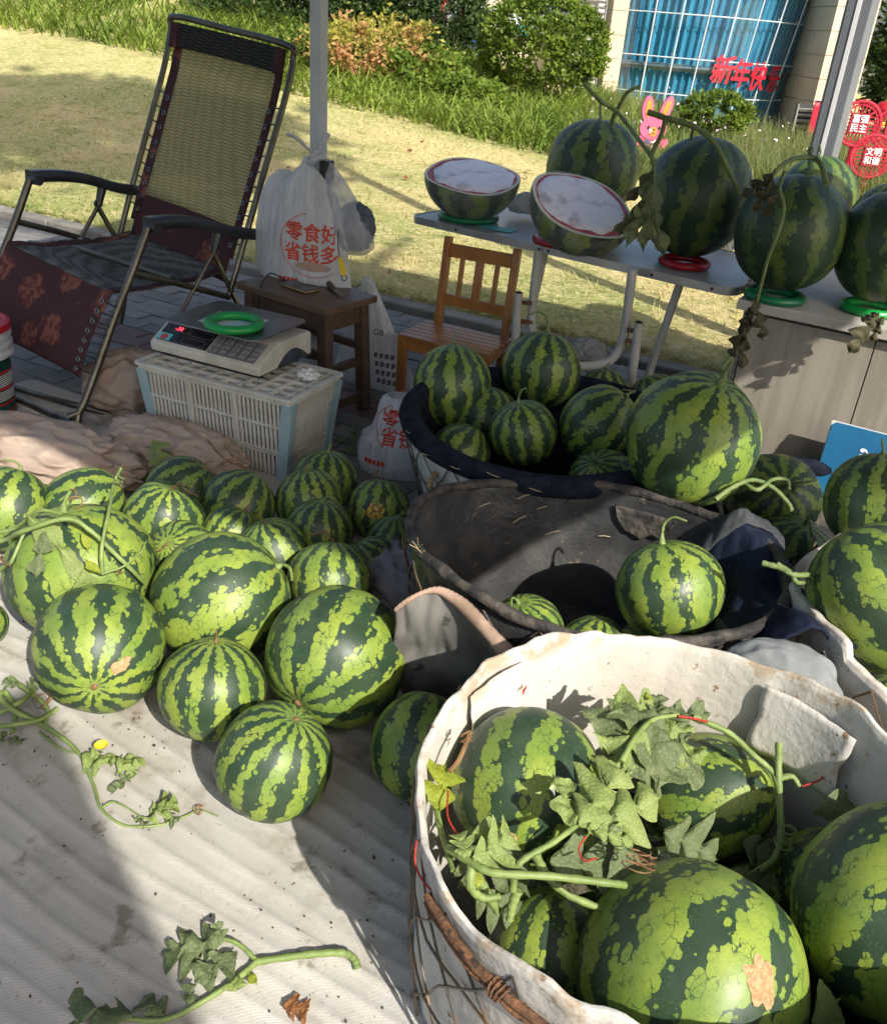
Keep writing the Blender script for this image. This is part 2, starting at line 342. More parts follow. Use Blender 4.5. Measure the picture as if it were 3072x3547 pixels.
MAT['cabinet'] = mk('oak_laminate', (.335, .30, .25), (.27, .24, .197), 3.5, .5, stretch=(9, 9, .8), bump=.1, bscale=40)
MAT['cabinet_top'] = mk('pale_laminate', (.50, .475, .43), (.44, .41, .365), 3, .42, stretch=(1.5, 9, 9))
MAT['board_blue'] = mk('blue_board', (.012, .155, .30), (.010, .11, .25), 4, .5)
MAT['post'] = mk('grey_steel_post', (.17, .185, .205), (.20, .215, .235), 3, .42, metal=.2)
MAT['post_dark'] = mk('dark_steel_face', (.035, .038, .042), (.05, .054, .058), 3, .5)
MAT['flesh'] = mk('melon_flesh', (.50, .085, .075), (.38, .03, .03), 12, .45, bump=.2)
MAT['rind_white'] = mk('pale_inner_rind', (.62, .66, .46), (.70, .68, .58), 20, .5)
MAT['red_lid'] = mk('red_lid', (.48, .012, .022), (.40, .01, .018), 9, .4)
MAT['bucket_white'] = mk('white_bucket', (.52, .54, .58), (.44, .46, .49), 8, .4)
MAT['bucket_green'] = mk('dark_green_bucket', (.004, .045, .030), (.006, .055, .036), 8, .35)
MAT['phone'] = mk('phone_glass', (.008, .009, .011), (.02, .02, .022), 10, .1)
MAT['gold'] = mk('gold_bumper', (.42, .29, .10), (.34, .23, .08), 20, .35, metal=.7)
MAT['paper'] = mk('white_paper', (.66, .67, .66), (.56, .57, .57), 12, .8)
def film(name, tint, a, rough=.25):
    g = G(name); co = g.co(); tr = g.n('BsdfTransparent', Color=(1, 1, 1)); g.set(base=tint, rough=rough, spec=.7)
    g.bump(g.noise(g.vm('MULTIPLY', co, (6, 6, 1.5)), 9, 5, .6), .7, .02)
    f = g.step(g.noise(g.vm('MULTIPLY', co, (5, 5, 1)), 7, 4), .3, .7, a - .12, a + .08)
    tl = g.n('BsdfTranslucent', Color=tint); m0 = g.n('MixShader', _0=.3, _1=g.b.outputs[0], _2=tl.outputs[0])
    ms = g.n('MixShader', _0=f, _1=tr.outputs[0], _2=m0.outputs[0]); g.t.links.new(ms.outputs[0], g.o.inputs[0]); return g.mat
MAT['bag'] = film('white_plastic_bag', (.72, .73, .74), .92)
MAT['bag_thin'] = film('thin_plastic_bag', (.62, .65, .69), .60)
def cling():
    g = G('cling_film_sheen'); co = g.co(); tr = g.n('BsdfTransparent', Color=(.95, .9, .92)); g.set(base=(.90, .88, .94), rough=.24, spec=.7)  # lilac white base carries the sky reflected on the film
    g.bump(g.noise(g.vm('MULTIPLY', co, (1, 2.5, 1)), 16, 5, .65), .6, .015); f = g.step(g.noise(co, 9, 4, .6), .34, .48, .62, .97)
    ms = g.n('MixShader', _0=f, _1=tr.outputs[0], _2=g.b.outputs[0]); g.t.links.new(ms.outputs[0], g.o.inputs[0]); return g.mat
MAT['cling'] = cling()
MAT['cling_clear'] = film('cling_film_clear', (.75, .77, .78), .22, .1)
MAT['bag_dark'] = mk('dark_contents', (.05, .065, .085), (.09, .105, .13), 10, .6)
def sling(name, c1, c2, alpha, sc=(30, 14, 1)):
    g = G(name); uv = g.n('UVMap').outputs[0]; st = g.vm('MULTIPLY', g.co('Generated'), (1, 1, 1)); co = g.co()
    wx = g.n('TexWave', {'wave_type': 'BANDS', 'bands_direction': 'DIAGONAL', 'wave_profile': 'TRI'}, Vector=co, Scale=34.0, Distortion=1.5)
    wz = g.n('TexWave', {'wave_type': 'BANDS', 'bands_direction': 'Z', 'wave_profile': 'TRI'}, Vector=co, Scale=26.0, Distortion=3.0)
    f = g.m('MULTIPLY', wx.outputs['Fac'], wz.outputs['Fac']); col = g.mix(g.step(f, .05, .55), c1, c2); g.set(base=col, rough=.7, spec=.3)
    g.bump(f, .5, .004); tl = g.n('BsdfTranslucent', Color=col); m0 = g.n('MixShader', _0=.5, _1=g.b.outputs[0], _2=tl.outputs[0])
    tr = g.n('BsdfTransparent', Color=(1, 1, 1)); ms = g.n('MixShader', _0=alpha, _1=tr.outputs[0], _2=m0.outputs[0]); g.t.links.new(ms.outputs[0], g.o.inputs[0]); return g.mat
MAT['weave_tan'] = sling('tan_sling_weave', (.33, .29, .15), (.62, .56, .33), .80)
MAT['weave_dark'] = sling('dark_sling_weave', (.035, .035, .028), (.09, .09, .075), 1.0)
MAT['weave_grey'] = sling('grey_sling_weave', (.13, .13, .12), (.34, .34, .31), 1.0)
def roses():
    g = G('maroon_rose_cloth'); co = g.co(); d = g.n('TexVoronoi', {'feature': 'F1'}, Vector=co, Scale=5.4, Randomness=.6)
    petal = g.step(g.m('ADD', d.outputs['Distance'], g.m('MULTIPLY', g.m('SUBTRACT', g.noise(co, 30, 2), .5), .5)), .26, .36, 1, 0)
    base = g.mix(g.noise(co, 9, 3), (.034, .013, .015), (.058, .022, .023))
    strp = g.n('TexWave', {'wave_type': 'BANDS', 'bands_direction': 'X'}, Vector=co, Scale=22.0, Distortion=.4).outputs['Fac']
    base = g.mix(g.m('MULTIPLY', strp, .35), base, (.105, .05, .05))
    rc = g.mix(g.step(g.noise(co, 40, 2), .4, .6), (.20, .075, .05), (.09, .028, .025)); g.set(base=g.mix(petal, base, rc), rough=.8, spec=.2); g.bump(g.noise(co, 30, 4), .3, .006); return g.mat
MAT['roses'] = roses()
# --- outdoors
MAT['paver'] = mk('grey_paver', (.23, .22, .20), (.17, .16, .145), 9, .85, bump=.5, bscale=70, bdist=.004, vary=.5)
MAT['paver_red'] = mk('pinkish_paver', (.20, .115, .10), (.15, .09, .08), 9, .85, bump=.5, bscale=70, bdist=.004, vary=.4)
MAT['mortar'] = mk('paving_joint', (.085, .08, .07), (.06, .055, .05), 12, .95)
MAT['kerb'] = mk('rough_concrete_kerb', (.27, .25, .215), (.19, .175, .15), 8, .9, bump=.7, bscale=40, bdist=.01, vary=.4)
def lawn():
    g = G('dry_lawn'); co = g.co(); a = g.noise(co, .55, 5, .6); b = g.noise(g.vm('MULTIPLY', co, (1, 2.2, 1)), 15, 6, .75)
    col = g.mix(g.step(a, .36, .58), (.60, .49, .23), (.33, .36, .115)); col = g.mix(g.step(b, .42, .62), col, (.70, .58, .31)); col = g.mix(g.step(g.noise(co, 3.5, 4, .7), .52, .66), col, (.34, .345, .12)); col = g.mix(g.step(g.noise(co, 45, 4, .7), .54, .66), col, (.28, .24, .10))
    g.set(base=col, rough=.95, spec=.1); g.bump(b, .8, .03); return g.mat
MAT['lawn'] = lawn()
def blades(name, c1, c2, c3=None, sc=.8):
    g = G(name); co = g.co(); col = g.mix(g.step(g.noise(co, sc, 3), .4, .62), c1, c2); col = g.mix(g.step(g.noise(co, 9, 2), .55, .7), col, c3 or c1)
    g.set(base=col, rough=.6, spec=.3); tl = g.n('BsdfTranslucent', Color=col); ms = g.n('MixShader', _0=.35, _1=g.b.outputs[0], _2=tl.outputs[0]); g.t.links.new(ms.outputs[0], g.o.inputs[0]); return g.mat
MAT['turf'] = blades('turf_blades', (.60, .51, .23), (.33, .39, .12), (.62, .54, .26), .55)
MAT['lily'] = blades('border_grass_leaf', (.15, .23, .035), (.26, .345, .055), (.37, .43, .11))
MAT['meadow'] = blades('meadow_leaf', (.15, .20, .06), (.20, .22, .07), (.30, .29, .14))
MAT['shrub'] = blades('shrub_leaf', (.095, .155, .018), (.175, .255, .03), (.25, .32, .06), 2)
MAT['ever'] = blades('evergreen_leaf', (.030, .062, .016), (.060, .105, .026), (.10, .16, .05), 2)
MAT['blossom'] = blades('orange_shrub_leaf', (.36, .34, .06), (.50, .26, .12), (.20, .27, .05), 1.6)
MAT['bark'] = mk('bark', (.10, .07, .045), (.06, .043, .03), 14, .9, bump=.7)
MAT['stone'] = mk('cream_stone', (.62, .535, .395), (.57, .485, .35), 1.6, .8, bump=.1)
MAT['render_white'] = mk('white_render', (.72, .73, .72), (.66, .67, .66), 1.2, .8)
MAT['louvre'] = mk('louvre_grey', (.30, .28, .26), (.24, .23, .22), 3, .5, metal=.3)
MAT['mullion'] = mk('mullion_white', (.55, .60, .63), (.48, .53, .56), 3, .4)
MAT['curtain'] = mk('blue_curtain', (.065, .31, .47), (.03, .18, .31), 2.2, .8, stretch=(3, 3, .25))
MAT['cyan'] = mk('cyan_panel', (.10, .50, .52), (.14, .56, .56), 3, .5)
g = G('glass_pane'); tr = g.n('BsdfTransparent', Color=(.80, .93, .96)); gl = g.n('BsdfGlossy', Color=(.9, .95, 1), Roughness=.03); fr = g.m('ADD', .10, g.m('MULTIPLY', g.n('LayerWeight', Blend=.25).outputs['Facing'], .35))
ms = g.n('MixShader', _0=fr, _1=tr.outputs[0], _2=gl.outputs[0]); g.t.links.new(ms.outputs[0], g.o.inputs[0]); MAT['glass'] = g.mat
MAT['red_sign'] = mk('red_painted_sign', (.42, .010, .035), (.34, .008, .028), 6, .45)
MAT['red_glass_text'] = mk('red_window_lettering', (.62, .012, .03), (.55, .01, .025), 6, .5)
MAT['pink'] = mk('pink_painted_board', (.66, .12, .22), (.60, .10, .19), 6, .5)
MAT['orange'] = mk('orange_paint', (.68, .26, .02), (.62, .22, .02), 9, .5)
MAT['yellow'] = mk('yellow', (.75, .55, .02), (.7, .48, .02), 9, .5)
MAT['blue'] = mk('blue_panel', (.03, .10, .40), (.04, .13, .45), 5, .5)
MAT['tent'] = mk('tent_fabric', (.30, .31, .33), (.26, .27, .29), 2, .8)
MAT['soil'] = mk('bare_ground', (.17, .14, .09), (.12, .10, .065), 1.5, .95, bump=.5)
MAT['petal'] = mk('pale_petal', (.75, .72, .74), (.70, .5, .6), 20, .6)

# ------------------------------------------------------------------ ground, paving, lawn
def en(s_, t, z=0.0): p = E_DIR * s_ + N_DIR * t; return (p.x, p.y, z)
tag(MB().add([(-320, -120, -.06), (320, -120, -.06), (320, 420, -.06), (-320, 420, -.06)], [(0, 1, 2, 3)]).build('ground', MAT['soil'], smooth=0), kind='structure')
pav = MB().add([en(-9, -7, -.022), en(9, -7, -.022), en(9, 4.0, -.022), en(-9, 4.0, -.022)], [(0, 1, 2, 3)]).build('pavement', MAT['mortar'], smooth=0); tag(pav, kind='structure')
cells = []
for j in range(1, 21):
    t = 2.0 + j * .1
    for i in range(-28, 12):
        s_ = i * .2 + (.1 if j % 2 else 0)
        if s_ < -5.4 or s_ > 1.9 or t > 3.96: continue
        c = Vector(en(s_, t)); cells.append((c, t))
cells.sort(key=lambda q: (q[0] - Vector((-1.15, 3.7, 0))).length)
pm = {}
for nm in ('paver', 'paver_red'):
    b = MB().box((0, 0, -.009), (.193, .093, .02)); me = b.mesh('paver', 0); me.materials.append(MAT[nm]); pm[nm] = me
rest = MB(); rz = math.atan2(E_DIR.y, E_DIR.x); rr = Matrix.Rotation(rz, 3, 'Z')
for k, (c, t) in enumerate(cells):
    red = 2.62 < t < 2.86
    if k < 290:
        o = bpy.data.objects.new('paver', pm['paver_red' if red else 'paver']); COL.objects.link(o); o.parent = pav
        o.location = (c.x, c.y, rnd.uniform(-.004, .001)); o.rotation_euler = (rnd.uniform(-.012, .012), rnd.uniform(-.012, .012), rz)
    else:
        rest.box((c.x, c.y, -.009 + rnd.uniform(-.004, .001)), (.193, .093, .02), rr)
tag(rest.build('paver_field', MAT['paver'], pav, smooth=0), kind='stuff')
kb = thing('kerb', None, None); kb['kind'] = 'structure'; del_k = None
kme = MB().box((0, 0, 0), (.485, .11, .12)).mesh('kerb_stone', 0); kme.materials.append(MAT['kerb'])
for i in range(-14, 8):
    o = bpy.data.objects.new('kerb_stone', kme); COL.objects.link(o); o.parent = kb
    p = Vector(en(i * .5, 4.06)); o.location = (p.x, p.y, -.035 + rnd.uniform(-.006, .006)); o.rotation_euler = (0, 0, rz + rnd.uniform(-.01, .01))
    q = o.modifiers.new('bevel', 'BEVEL'); q.width = .012; q.segments = 2
BANK_S, BANK_Z = (-14, -12.5, -9.8, -7.5, -6, -4.9, -3.5, -1.7), (1.0, .88, .70, .42, .25, .15, .02, -.02)    # the lawn rises towards the far left
def lawn_z(x, y):
    s_, t = E_DIR.x * x + E_DIR.y * y, N_DIR.x * x + N_DIR.y * y; a = float(np.interp(s_, BANK_S, BANK_Z)); k = max(0.0, (t - 4.1) / 5.6)
    return .03 + a * min(k, 1.6) + .02 * nz((x * .35, y * .35, 0)) + .012 * nz((x * 2, y * 2, 3))
lw = MB().grid(120, 80, lambda u, v: (lambda p: (p[0], p[1], lawn_z(p[0], p[1]) - (.03 if v < .01 else 0)))(en(-34 + 58 * u, 4.11 + 34 * v ** 1.6)))
tag(lw.build('lawn', MAT['lawn'], smooth=180), kind='structure')
# turf blades, one mass nobody could count
rs = np.random.RandomState(3)
def blade_field(name, P, L, W, bend, mat, az=None, seg=3, label=None, cat=None, lean=0.35):
    n = len(P); az = rs.uniform(0, 2 * np.pi, n) if az is None else az
    d = np.c_[np.cos(az), np.sin(az), np.zeros(n)]; sd = np.c_[-np.sin(az), np.cos(az), np.zeros(n)]
    V = np.zeros((n, (seg + 1) * 2, 3)); ln = rs.uniform(.4, 1.6, n) * lean
    for k in range(seg + 1):
        t = k / seg
        c = P + d * (L * (ln * t + bend * t * t))[:, None] + np.c_[np.zeros(n), np.zeros(n), L * (t - .55 * bend * t ** 2.4)]
        w = W * (1 - .88 * t ** 1.6) * .5
        V[:, 2 * k] = c - sd * w[:, None]; V[:, 2 * k + 1] = c + sd * w[:, None]
    m = (seg + 1) * 2; base = (np.arange(n) * m)[:, None, None]
    q = np.array([[2 * k, 2 * k + 1, 2 * k + 3, 2 * k + 2] for k in range(seg)])[None]
    o = np_obj(name, V.reshape(-1, 3), (base + q).reshape(-1, 4), mat)
    return tag(o, label, cat, kind='stuff')
n = 90000
s_ = rs.uniform(-9, 9, n); t = 4.12 + 12 * rs.uniform(0, 1, n) ** 1.8
X = E_DIR.x * s_ + N_DIR.x * t; Y = E_DIR.y * s_ + N_DIR.y * t; Z = np.array([lawn_z(x, y) for x, y in zip(X, Y)]) - .004
blade_field('turf', np.c_[X, Y, Z], rs.uniform(.028, .070, n), rs.uniform(.004, .008, n) * (1 + t / 14), rs.uniform(.2, 1.1, n), MAT['turf'], seg=1, label='short dry straw coloured turf of the lawn', cat='grass', lean=.9)
# ribbed white ground cloth, ridges running along the kerb direction
def cloth_z(s_, t):
    w = t / .050 + 1.3 * nz((s_ * .8, t * 1.5, 0)) * 2 + .25 * nz((s_ * 4, t * 5, 1))
    f = w - math.floor(w); ridge = max(0, 1 - abs(f - .5) / .22) ** 1.5
    amp = .0068 * (.45 + .9 * abs(nz((s_ * 1.3, math.floor(w) * 3.7, 2))))
    return .006 + amp * ridge + .006 * nz((s_ * 2.2, t * 2.2, 4)) + .0035 * nz((s_ * 9, t * 7, 6))
gc = MB().grid(150, 330, lambda u, v: (lambda s_, t: en(s_, t, cloth_z(s_, t)))(-3.0 + 3.9 * u + .02 * nz((0, v * 9, 0)), -.3 + 2.42 * v + .03 * nz((u * 7, 0, 5))))
tag(gc.build('ground_cloth', MAT['cloth'], smooth=180), 'dirty white ribbed cloth spread on the paving under the melons', 'cloth')

# ------------------------------------------------------------------ watermelons
MEL = {   # centre, radius, direction of the pole
    'G1': ((-0.278, 1.226, 0.119), 0.1106, (0.380, 0.114, 0.903)),
    'G2': ((-0.443, 1.410, 0.119), 0.1103, (0.025, 0.334, 0.939)),
    'G3': ((-0.202, 1.501, 0.157), 0.1493, (-0.405, -0.895, -0.149)),
    'G4': ((-0.700, 1.487, 0.142), 0.1344, (0.258, -0.962, 0.026)),
    'G5': ((-0.492, 1.671, 0.158), 0.1510, (0.810, 0.301, 0.483)),
    'G6': ((-0.832, 1.724, 0.173), 0.1664, (-0.179, 0.028, 0.989)),
    'G7': ((-1.173, 2.053, 0.126), 0.1180, (0.252, 0.502, 0.828)),
    'G8': ((-0.995, 2.124, 0.114), 0.1052, (0.828, 0.448, 0.342)),
    'G9': ((-0.757, 2.081, 0.116), 0.1075, (0.251, -0.002, 0.968)),
    'G10': ((-0.759, 2.256, 0.111), 0.1017, (0.703, 0.425, 0.576)),
    'G11': ((-0.580, 2.188, 0.115), 0.1061, (0.468, 0.435, 0.770)),
    'G12': ((-0.390, 2.256, 0.111), 0.1017, (-0.155, 0.314, 0.937)),
    'G13': ((-0.367, 2.404, 0.107), 0.0980, (0.074, 0.163, 0.984)),
    'G14': ((-0.336, 2.101, 0.106), 0.0964, (0.053, 0.279, 0.958)),
    'G15': ((-0.189, 2.262, 0.101), 0.0921, (0.031, 0.391, 0.920)),
    'G16': ((-0.131, 2.114, 0.085), 0.0756, (0.057, 0.184, 0.981)),
    'G17': ((-0.178, 2.002, 0.082), 0.0727, (-0.587, 0.069, 0.809)),
    'G18': ((-0.268, 1.849, 0.116), 0.1069, (0.025, 0.468, 0.882)),
    'G19': ((-0.436, 1.973, 0.105), 0.0958, (-0.307, 0.114, 0.947)),
    'G20': ((-0.567, 2.068, 0.092), 0.0823, (0.375, 0.368, 0.848)),
    'G21': ((-0.660, 1.930, 0.101), 0.0918, (-0.248, -0.599, 0.764)),
    'G22': ((-0.007, 1.306, 0.108), 0.0994, (0.133, 0.600, 0.787)),
    'G23': ((-1.034, 1.635, 0.061), 0.0507, (0.112, 0.556, 0.809)),
    'U1': ((-0.006, 2.652, 0.352), 0.1250, (-0.051, 0.255, 0.966)),
    'U2': ((0.281, 2.794, 0.379), 0.1300, (0.079, 0.220, 0.969)),
    'U3': ((0.214, 2.402, 0.320), 0.1000, (-0.263, 0.046, 0.965)),
    'U4': ((0.435, 2.433, 0.352), 0.1150, (0.552, 0.015, 0.824)),
    'U5': ((0.605, 2.065, 0.484), 0.1650, (0.203, -0.113, 0.965)),
    'U6': ((0.514, 2.894, 0.270), 0.0954, (-0.012, 0.244, 0.967)),
    'U7': ((0.692, 2.864, 0.270), 0.1013, (-0.431, 0.312, 0.857)),
    'U8': ((0.115, 2.611, 0.270), 0.1033, (0.020, 0.277, 0.960)),
    'U9': ((0.035, 2.400, 0.240), 0.0911, (0.454, 0.270, 0.848)),
    'U10': ((0.447, 2.262, 0.240), 0.1052, (-0.439, -0.332, 0.836)),
    'U11': ((0.900, 2.205, 0.262), 0.1300, (-0.103, -0.698, 0.709)),
    'U12': ((0.916, 2.029, 0.200), 0.1065, (0.096, -0.119, 0.993)),
    'T1': ((0.499, 3.914, 0.870), 0.1939, (0.005, 0.018, 0.991)),
    'T2': ((0.796, 3.293, 0.880), 0.1839, (0.116, 0.004, 0.966)),
    'T3': ((1.029, 2.951, 0.847), 0.1750, (-0.114, 0.094, 0.978)),
    'T4': ((1.430, 3.907, 0.830), 0.1598, (-0.132, 0.067, 0.975)),
    'T5': ((1.324, 2.890, 0.838), 0.1626, (-0.140, 0.120, 0.969)),
    'T6': ((1.601, 3.544, 0.812), 0.1500, (-0.149, 0.099, 0.969)),
    'R1': ((0.887, 1.497, 0.419), 0.1500, (-0.590, 0.468, 0.630)),
    'R2': ((1.006, 1.865, 0.444), 0.1200, (-0.036, 0.346, 0.937)),
    'R3': ((0.966, 1.451, 0.140), 0.1033, (-0.035, 0.368, 0.940)),
    'B1': ((0.511, 1.655, 0.295), 0.1200, (-0.267, 0.382, 0.881)),
    'B2': ((0.213, 1.682, 0.130), 0.0919, (-0.321, 0.008, 0.945)),
    'B3': ((0.368, 1.639, 0.120), 0.0859, (0.097, 0.301, 0.954)),
    'B4': ((0.484, 1.607, 0.130), 0.0934, (-0.327, 0.015, 0.940)),
    'B5': ((0.615, 1.602, 0.120), 0.0889, (-0.352, 0.035, 0.929)),
    'W1': ((0.174, 1.075, 0.260), 0.1250, (0.255, 0.867, 0.443)),
    'W2': ((0.511, 1.166, 0.174), 0.1150, (0.845, -0.279, 0.465)),
    'W3': ((0.388, 0.772, 0.234), 0.1500, (0.618, 0.728, 0.444)),
    'W4': ((0.695, 0.851, 0.298), 0.1450, (0.650, 0.419, 0.768)),
    'W5': ((0.685, 1.007, 0.140), 0.1028, (0.356, 0.648, 0.741)),
    'W6': ((0.421, 0.953, 0.140), 0.0979, (0.575, 0.719, 0.492)),
    'W7': ((0.214, 0.868, 0.130), 0.0931, (0.039, 0.587, 0.815)),
    'W8': ((0.246, 1.039, 0.100), 0.0842, (0.637, 0.208, 0.770)),
    'W9': ((0.570, 0.988, 0.100), 0.0817, (0.350, 0.685, 0.701)),
}
# key: elongation, stripes, blotch break-up, level (higher = darker), tone, stem kind, label
F_ = 'melons laid out on the ground cloth'; U_ = 'melons in the navy rimmed basket'; T_ = 'whole melons shown on table and cabinet'; B_ = 'melons in the black lined tub'; W_ = 'melons in the white foam lined basket'; R_ = 'melons in the baskets at the right edge'
INFO = {
 'G1': (1.0, 11, .30, .10, 0, 'dot', 'small round melon nearest the camera on the bare white cloth', F_),
 'G2': (.97, 11, .42, .05, 0, 'drystub', 'round melon with dry brown stub between the oval and nearest melons', F_),
 'G3': (1.03, 8, .26, .0, 0, 'dot', 'biggest sunlit melon on the cloth beside the grey canvas flap', F_),
 'G4': (1.06, 10, .36, .02, 0, 'dot', 'melon showing its puckered end with an orange scrap on it', F_),
 'G5': (1.06, 7, .52, .05, 0, 'cut', 'large blotchy melon with yellowish centre behind the brown stub melon', F_),
 'G6': (.96, 8, .34, -.22, 0, 'curl', 'large pale melon covered by yellow green vines at the left', F_),
 'G7': (1.0, 8, .40, -.02, 0, 'cut', 'melon cut by the left edge, beside the beige blanket', F_),
 'G8': (1.12, 8, .36, .02, 0, 'none', 'oval melon in front of the blanket, behind the vine covered melon', F_),
 'G9': (1.0, 10, .40, .12, 0, 'dry', 'dark topped melon with a thin brown stem right of the oval melon', F_),
 'G10': (1.05, 9, .36, .14, 0, 'none', 'shaded dark melon at the foot of the blanket', F_),
 'G11': (1.02, 10, .34, .08, 0, 'none', 'melon left of the light one, in front of the crate', F_),
 'G12': (.98, 12, .24, -.10, 0, 'drystub', 'light striped melon with upright brown stub below the crate corner', F_),
 'G13': (1.0, 10, .30, .14, 0, 'stub', 'shaded melon farthest back, right beside the crate', F_),
 'G14': (.96, 11, .34, .14, 0, 'curl', 'dark melon with green curled stem in front of the light striped one', F_),
 'G15': (1.0, 10, .34, -.02, 0, 'dry', 'melon with a yellow and brown blemish in front of the plastic bag', F_),
 'G16': (1.0, 10, .30, .18, .2, 'curl', 'dark melon tucked against the black tub rim', F_),
 'G17': (1.0, 11, .40, .22, .1, 'none', 'small dark melon between the grey sack and the black tub', F_),
 'G18': (.95, 11, .24, -.12, 0, 'dry', 'pale greyish melon with brown hook stem behind the biggest one', F_),
 'G19': (1.0, 11, .30, -.02, 0, 'drystub', 'pale striped melon with brown stub in the middle of the group', F_),
 'G20': (1.0, 11, .30, .0, 0, 'drystub', 'half hidden melon with short stub between two back row melons', F_),
 'G21': (1.0, 13, .26, -.06, 0, 'dry', 'narrow striped melon with long brown forked stem facing the camera', F_),
 'G22': (1.1, 7, .30, .08, 0, 'none', 'shaded oval melon leaning beside the white basket', F_),
 'G23': (1.0, 10, .30, .08, 0, 'dry', 'sliver of a small melon at the left frame edge', F_),
 'U1': (1.10, 11, .24, .10, 0, 'stub', 'round melon perched on the left of the navy rim', U_),
 'U2': (.98, 10, .28, .12, 0, 'hook', 'round melon with tall hooked stem at the back of the navy rimmed basket', U_),
 'U3': (.98, 10, .28, .12, 0, 'loop', 'melon with arched pale stem in the front middle of the basket', U_),
 'U4': (1.05, 9, .30, .06, 0, 'curl', 'melon with slanting stripes left of the huge one', U_),
 'U5': (1.04, 8, .34, -.02, 0, 'hook', 'huge shaded melon resting on top where three baskets meet', U_),
 'U6': (1.0, 9, .30, .2, .1, 'curl', 'small dark melon behind, right of the hooked stem melon', U_),
 'U7': (1.0, 9, .30, .2, .1, 'none', 'dark melon half hidden behind the huge one', U_),
 'U8': (1.0, 9, .30, .15, .1, 'none', 'dark melon wedged between the two upright ones', U_),
 'U9': (1.0, 9, .30, .12, 0, 'none', 'melon low behind the left part of the navy rim', U_),
 'U10': (.98, 11, .30, .1, 0, 'loop', 'greyish melon with looped stem low behind the front of the navy rim', U_),
 'U11': (1.0, 9, .30, .18, .1, 'loop', 'dark melon with curled stem in front of the cabinet', R_),
 'U12': (.95, 9, .30, .12, 0, 'loop', 'low greyish melon with arched stem next to the dark cloth', R_),
 'T1': (1.02, 9, .20, .12, 0, 'stub', 'dark melon behind the two cling wrapped halves', T_),
 'T2': (1.13, 8, .36, .16, .15, 'none', 'tall dark blotchy melon with vine over it at the table end', T_),
 'T3': (1.06, 8, .28, .18, .15, 'none', 'dark melon on a green ring at the cabinet corner', T_),
 'T4': (1.05, 8, .24, .05, 0, 'stub', 'melon half hidden behind the one at the cabinet corner', T_),
 'T5': (1.08, 8, .28, .2, .2, 'none', 'dark melon on the cabinet cut by the right edge', T_),
 'T6': (1.0, 9, .24, .1, 0, 'none', 'melon just showing behind the rightmost one on the cabinet', T_),
 'R1': (1.05, 8, .34, -.02, 0, 'none', 'very large melon with a forked stem cut by the right edge', R_),
 'R2': (1.02, 9, .32, .12, 0, 'stub', 'shaded melon with short brown stem in front of the blue board', R_),
 'R3': (1.0, 9, .30, .08, 0, 'none', 'melon low behind the wavy foam edge at the right', R_),
 'B1': (.93, 9, .24, -.14, 0, 'hook', 'bright melon with yellow green hooked stem in the black tub', B_),
 'B2': (.94, 13, .20, -.04, 0, 'loop', 'melon with curling stem behind the near rim of the black tub', B_),
 'B3': (1.0, 10, .30, .06, 0, 'none', 'dark melon low in the black tub between the two stemmed ones', B_),
 'B4': (.95, 12, .24, .02, 0, 'stub', 'striped melon with stubby stem just above the white rim', B_),
 'B5': (1.0, 10, .30, .06, 0, 'none', 'melon low in the tub next to the denim', B_),
 'W1': (1.04, 7, .26, .10, 0, 'none', 'large broad striped melon at the left inside the white basket', W_),
 'W2': (1.08, 7, .28, -.06, 0, 'none', 'melon with sideways stripes under the wilted leaves', W_),
 'W3': (1.06, 7, .50, -.22, 0, 'none', 'giant melon with a tan scar at the bottom of the picture', W_),
 'W4': (1.10, 6, .34, -.24, 0, 'none', 'giant slanting striped melon at the bottom right corner', W_),
 'W5': (1.05, 8, .30, -.02, 0, 'none', 'shaded melon squeezed left of the corner melon', W_),
 'W6': (1.0, 8, .34, -.08, 0, 'stub', 'pale melon with cut stem behind the scarred giant', W_),
 'W7': (1.0, 8, .36, .02, 0, 'none', 'shaded melon against the near wall of the white basket', W_),
 'W8': (1.0, 8, .34, -.02, 0, 'none', 'melon low under the vine stems in the white basket', W_),
 'W9': (1.0, 9, .30, .1, .1, 'none', 'dark melon deep between the giants', W_),
}
mel_me = []
for var in range(7):
    a0, a1 = rnd.uniform(0, 6), rnd.uniform(0, 6)
    def prof(u, v, a0=a0, a1=a1, var=var):
        th = math.pi * v; ph = 2 * math.pi * u
        st, ct = math.sin(th), math.cos(th); r = 1 + .020 * math.cos(2 * ph + a0) * st + .012 * math.cos(3 * ph + a1) * st ** 2 + .005 * math.cos(10 * ph) * st + .035 * noise.noise(Vector((st * math.cos(ph), st * math.sin(ph), ct)) * 1.3 + Vector((a0, a1, var)))
        r -= .035 * math.exp(-(th / .16) ** 2) + .03 * math.exp(-((math.pi - th) / .15) ** 2)
        q = .96 + .04 * st
        return (r * st * math.cos(ph), r * st * math.sin(ph), r * ct * q)
    b = MB().grid(72, 45, prof, wrap=True); me = b.mesh('watermelon', 180); me.materials.append(MAT['rind']); mel_me.append(me)
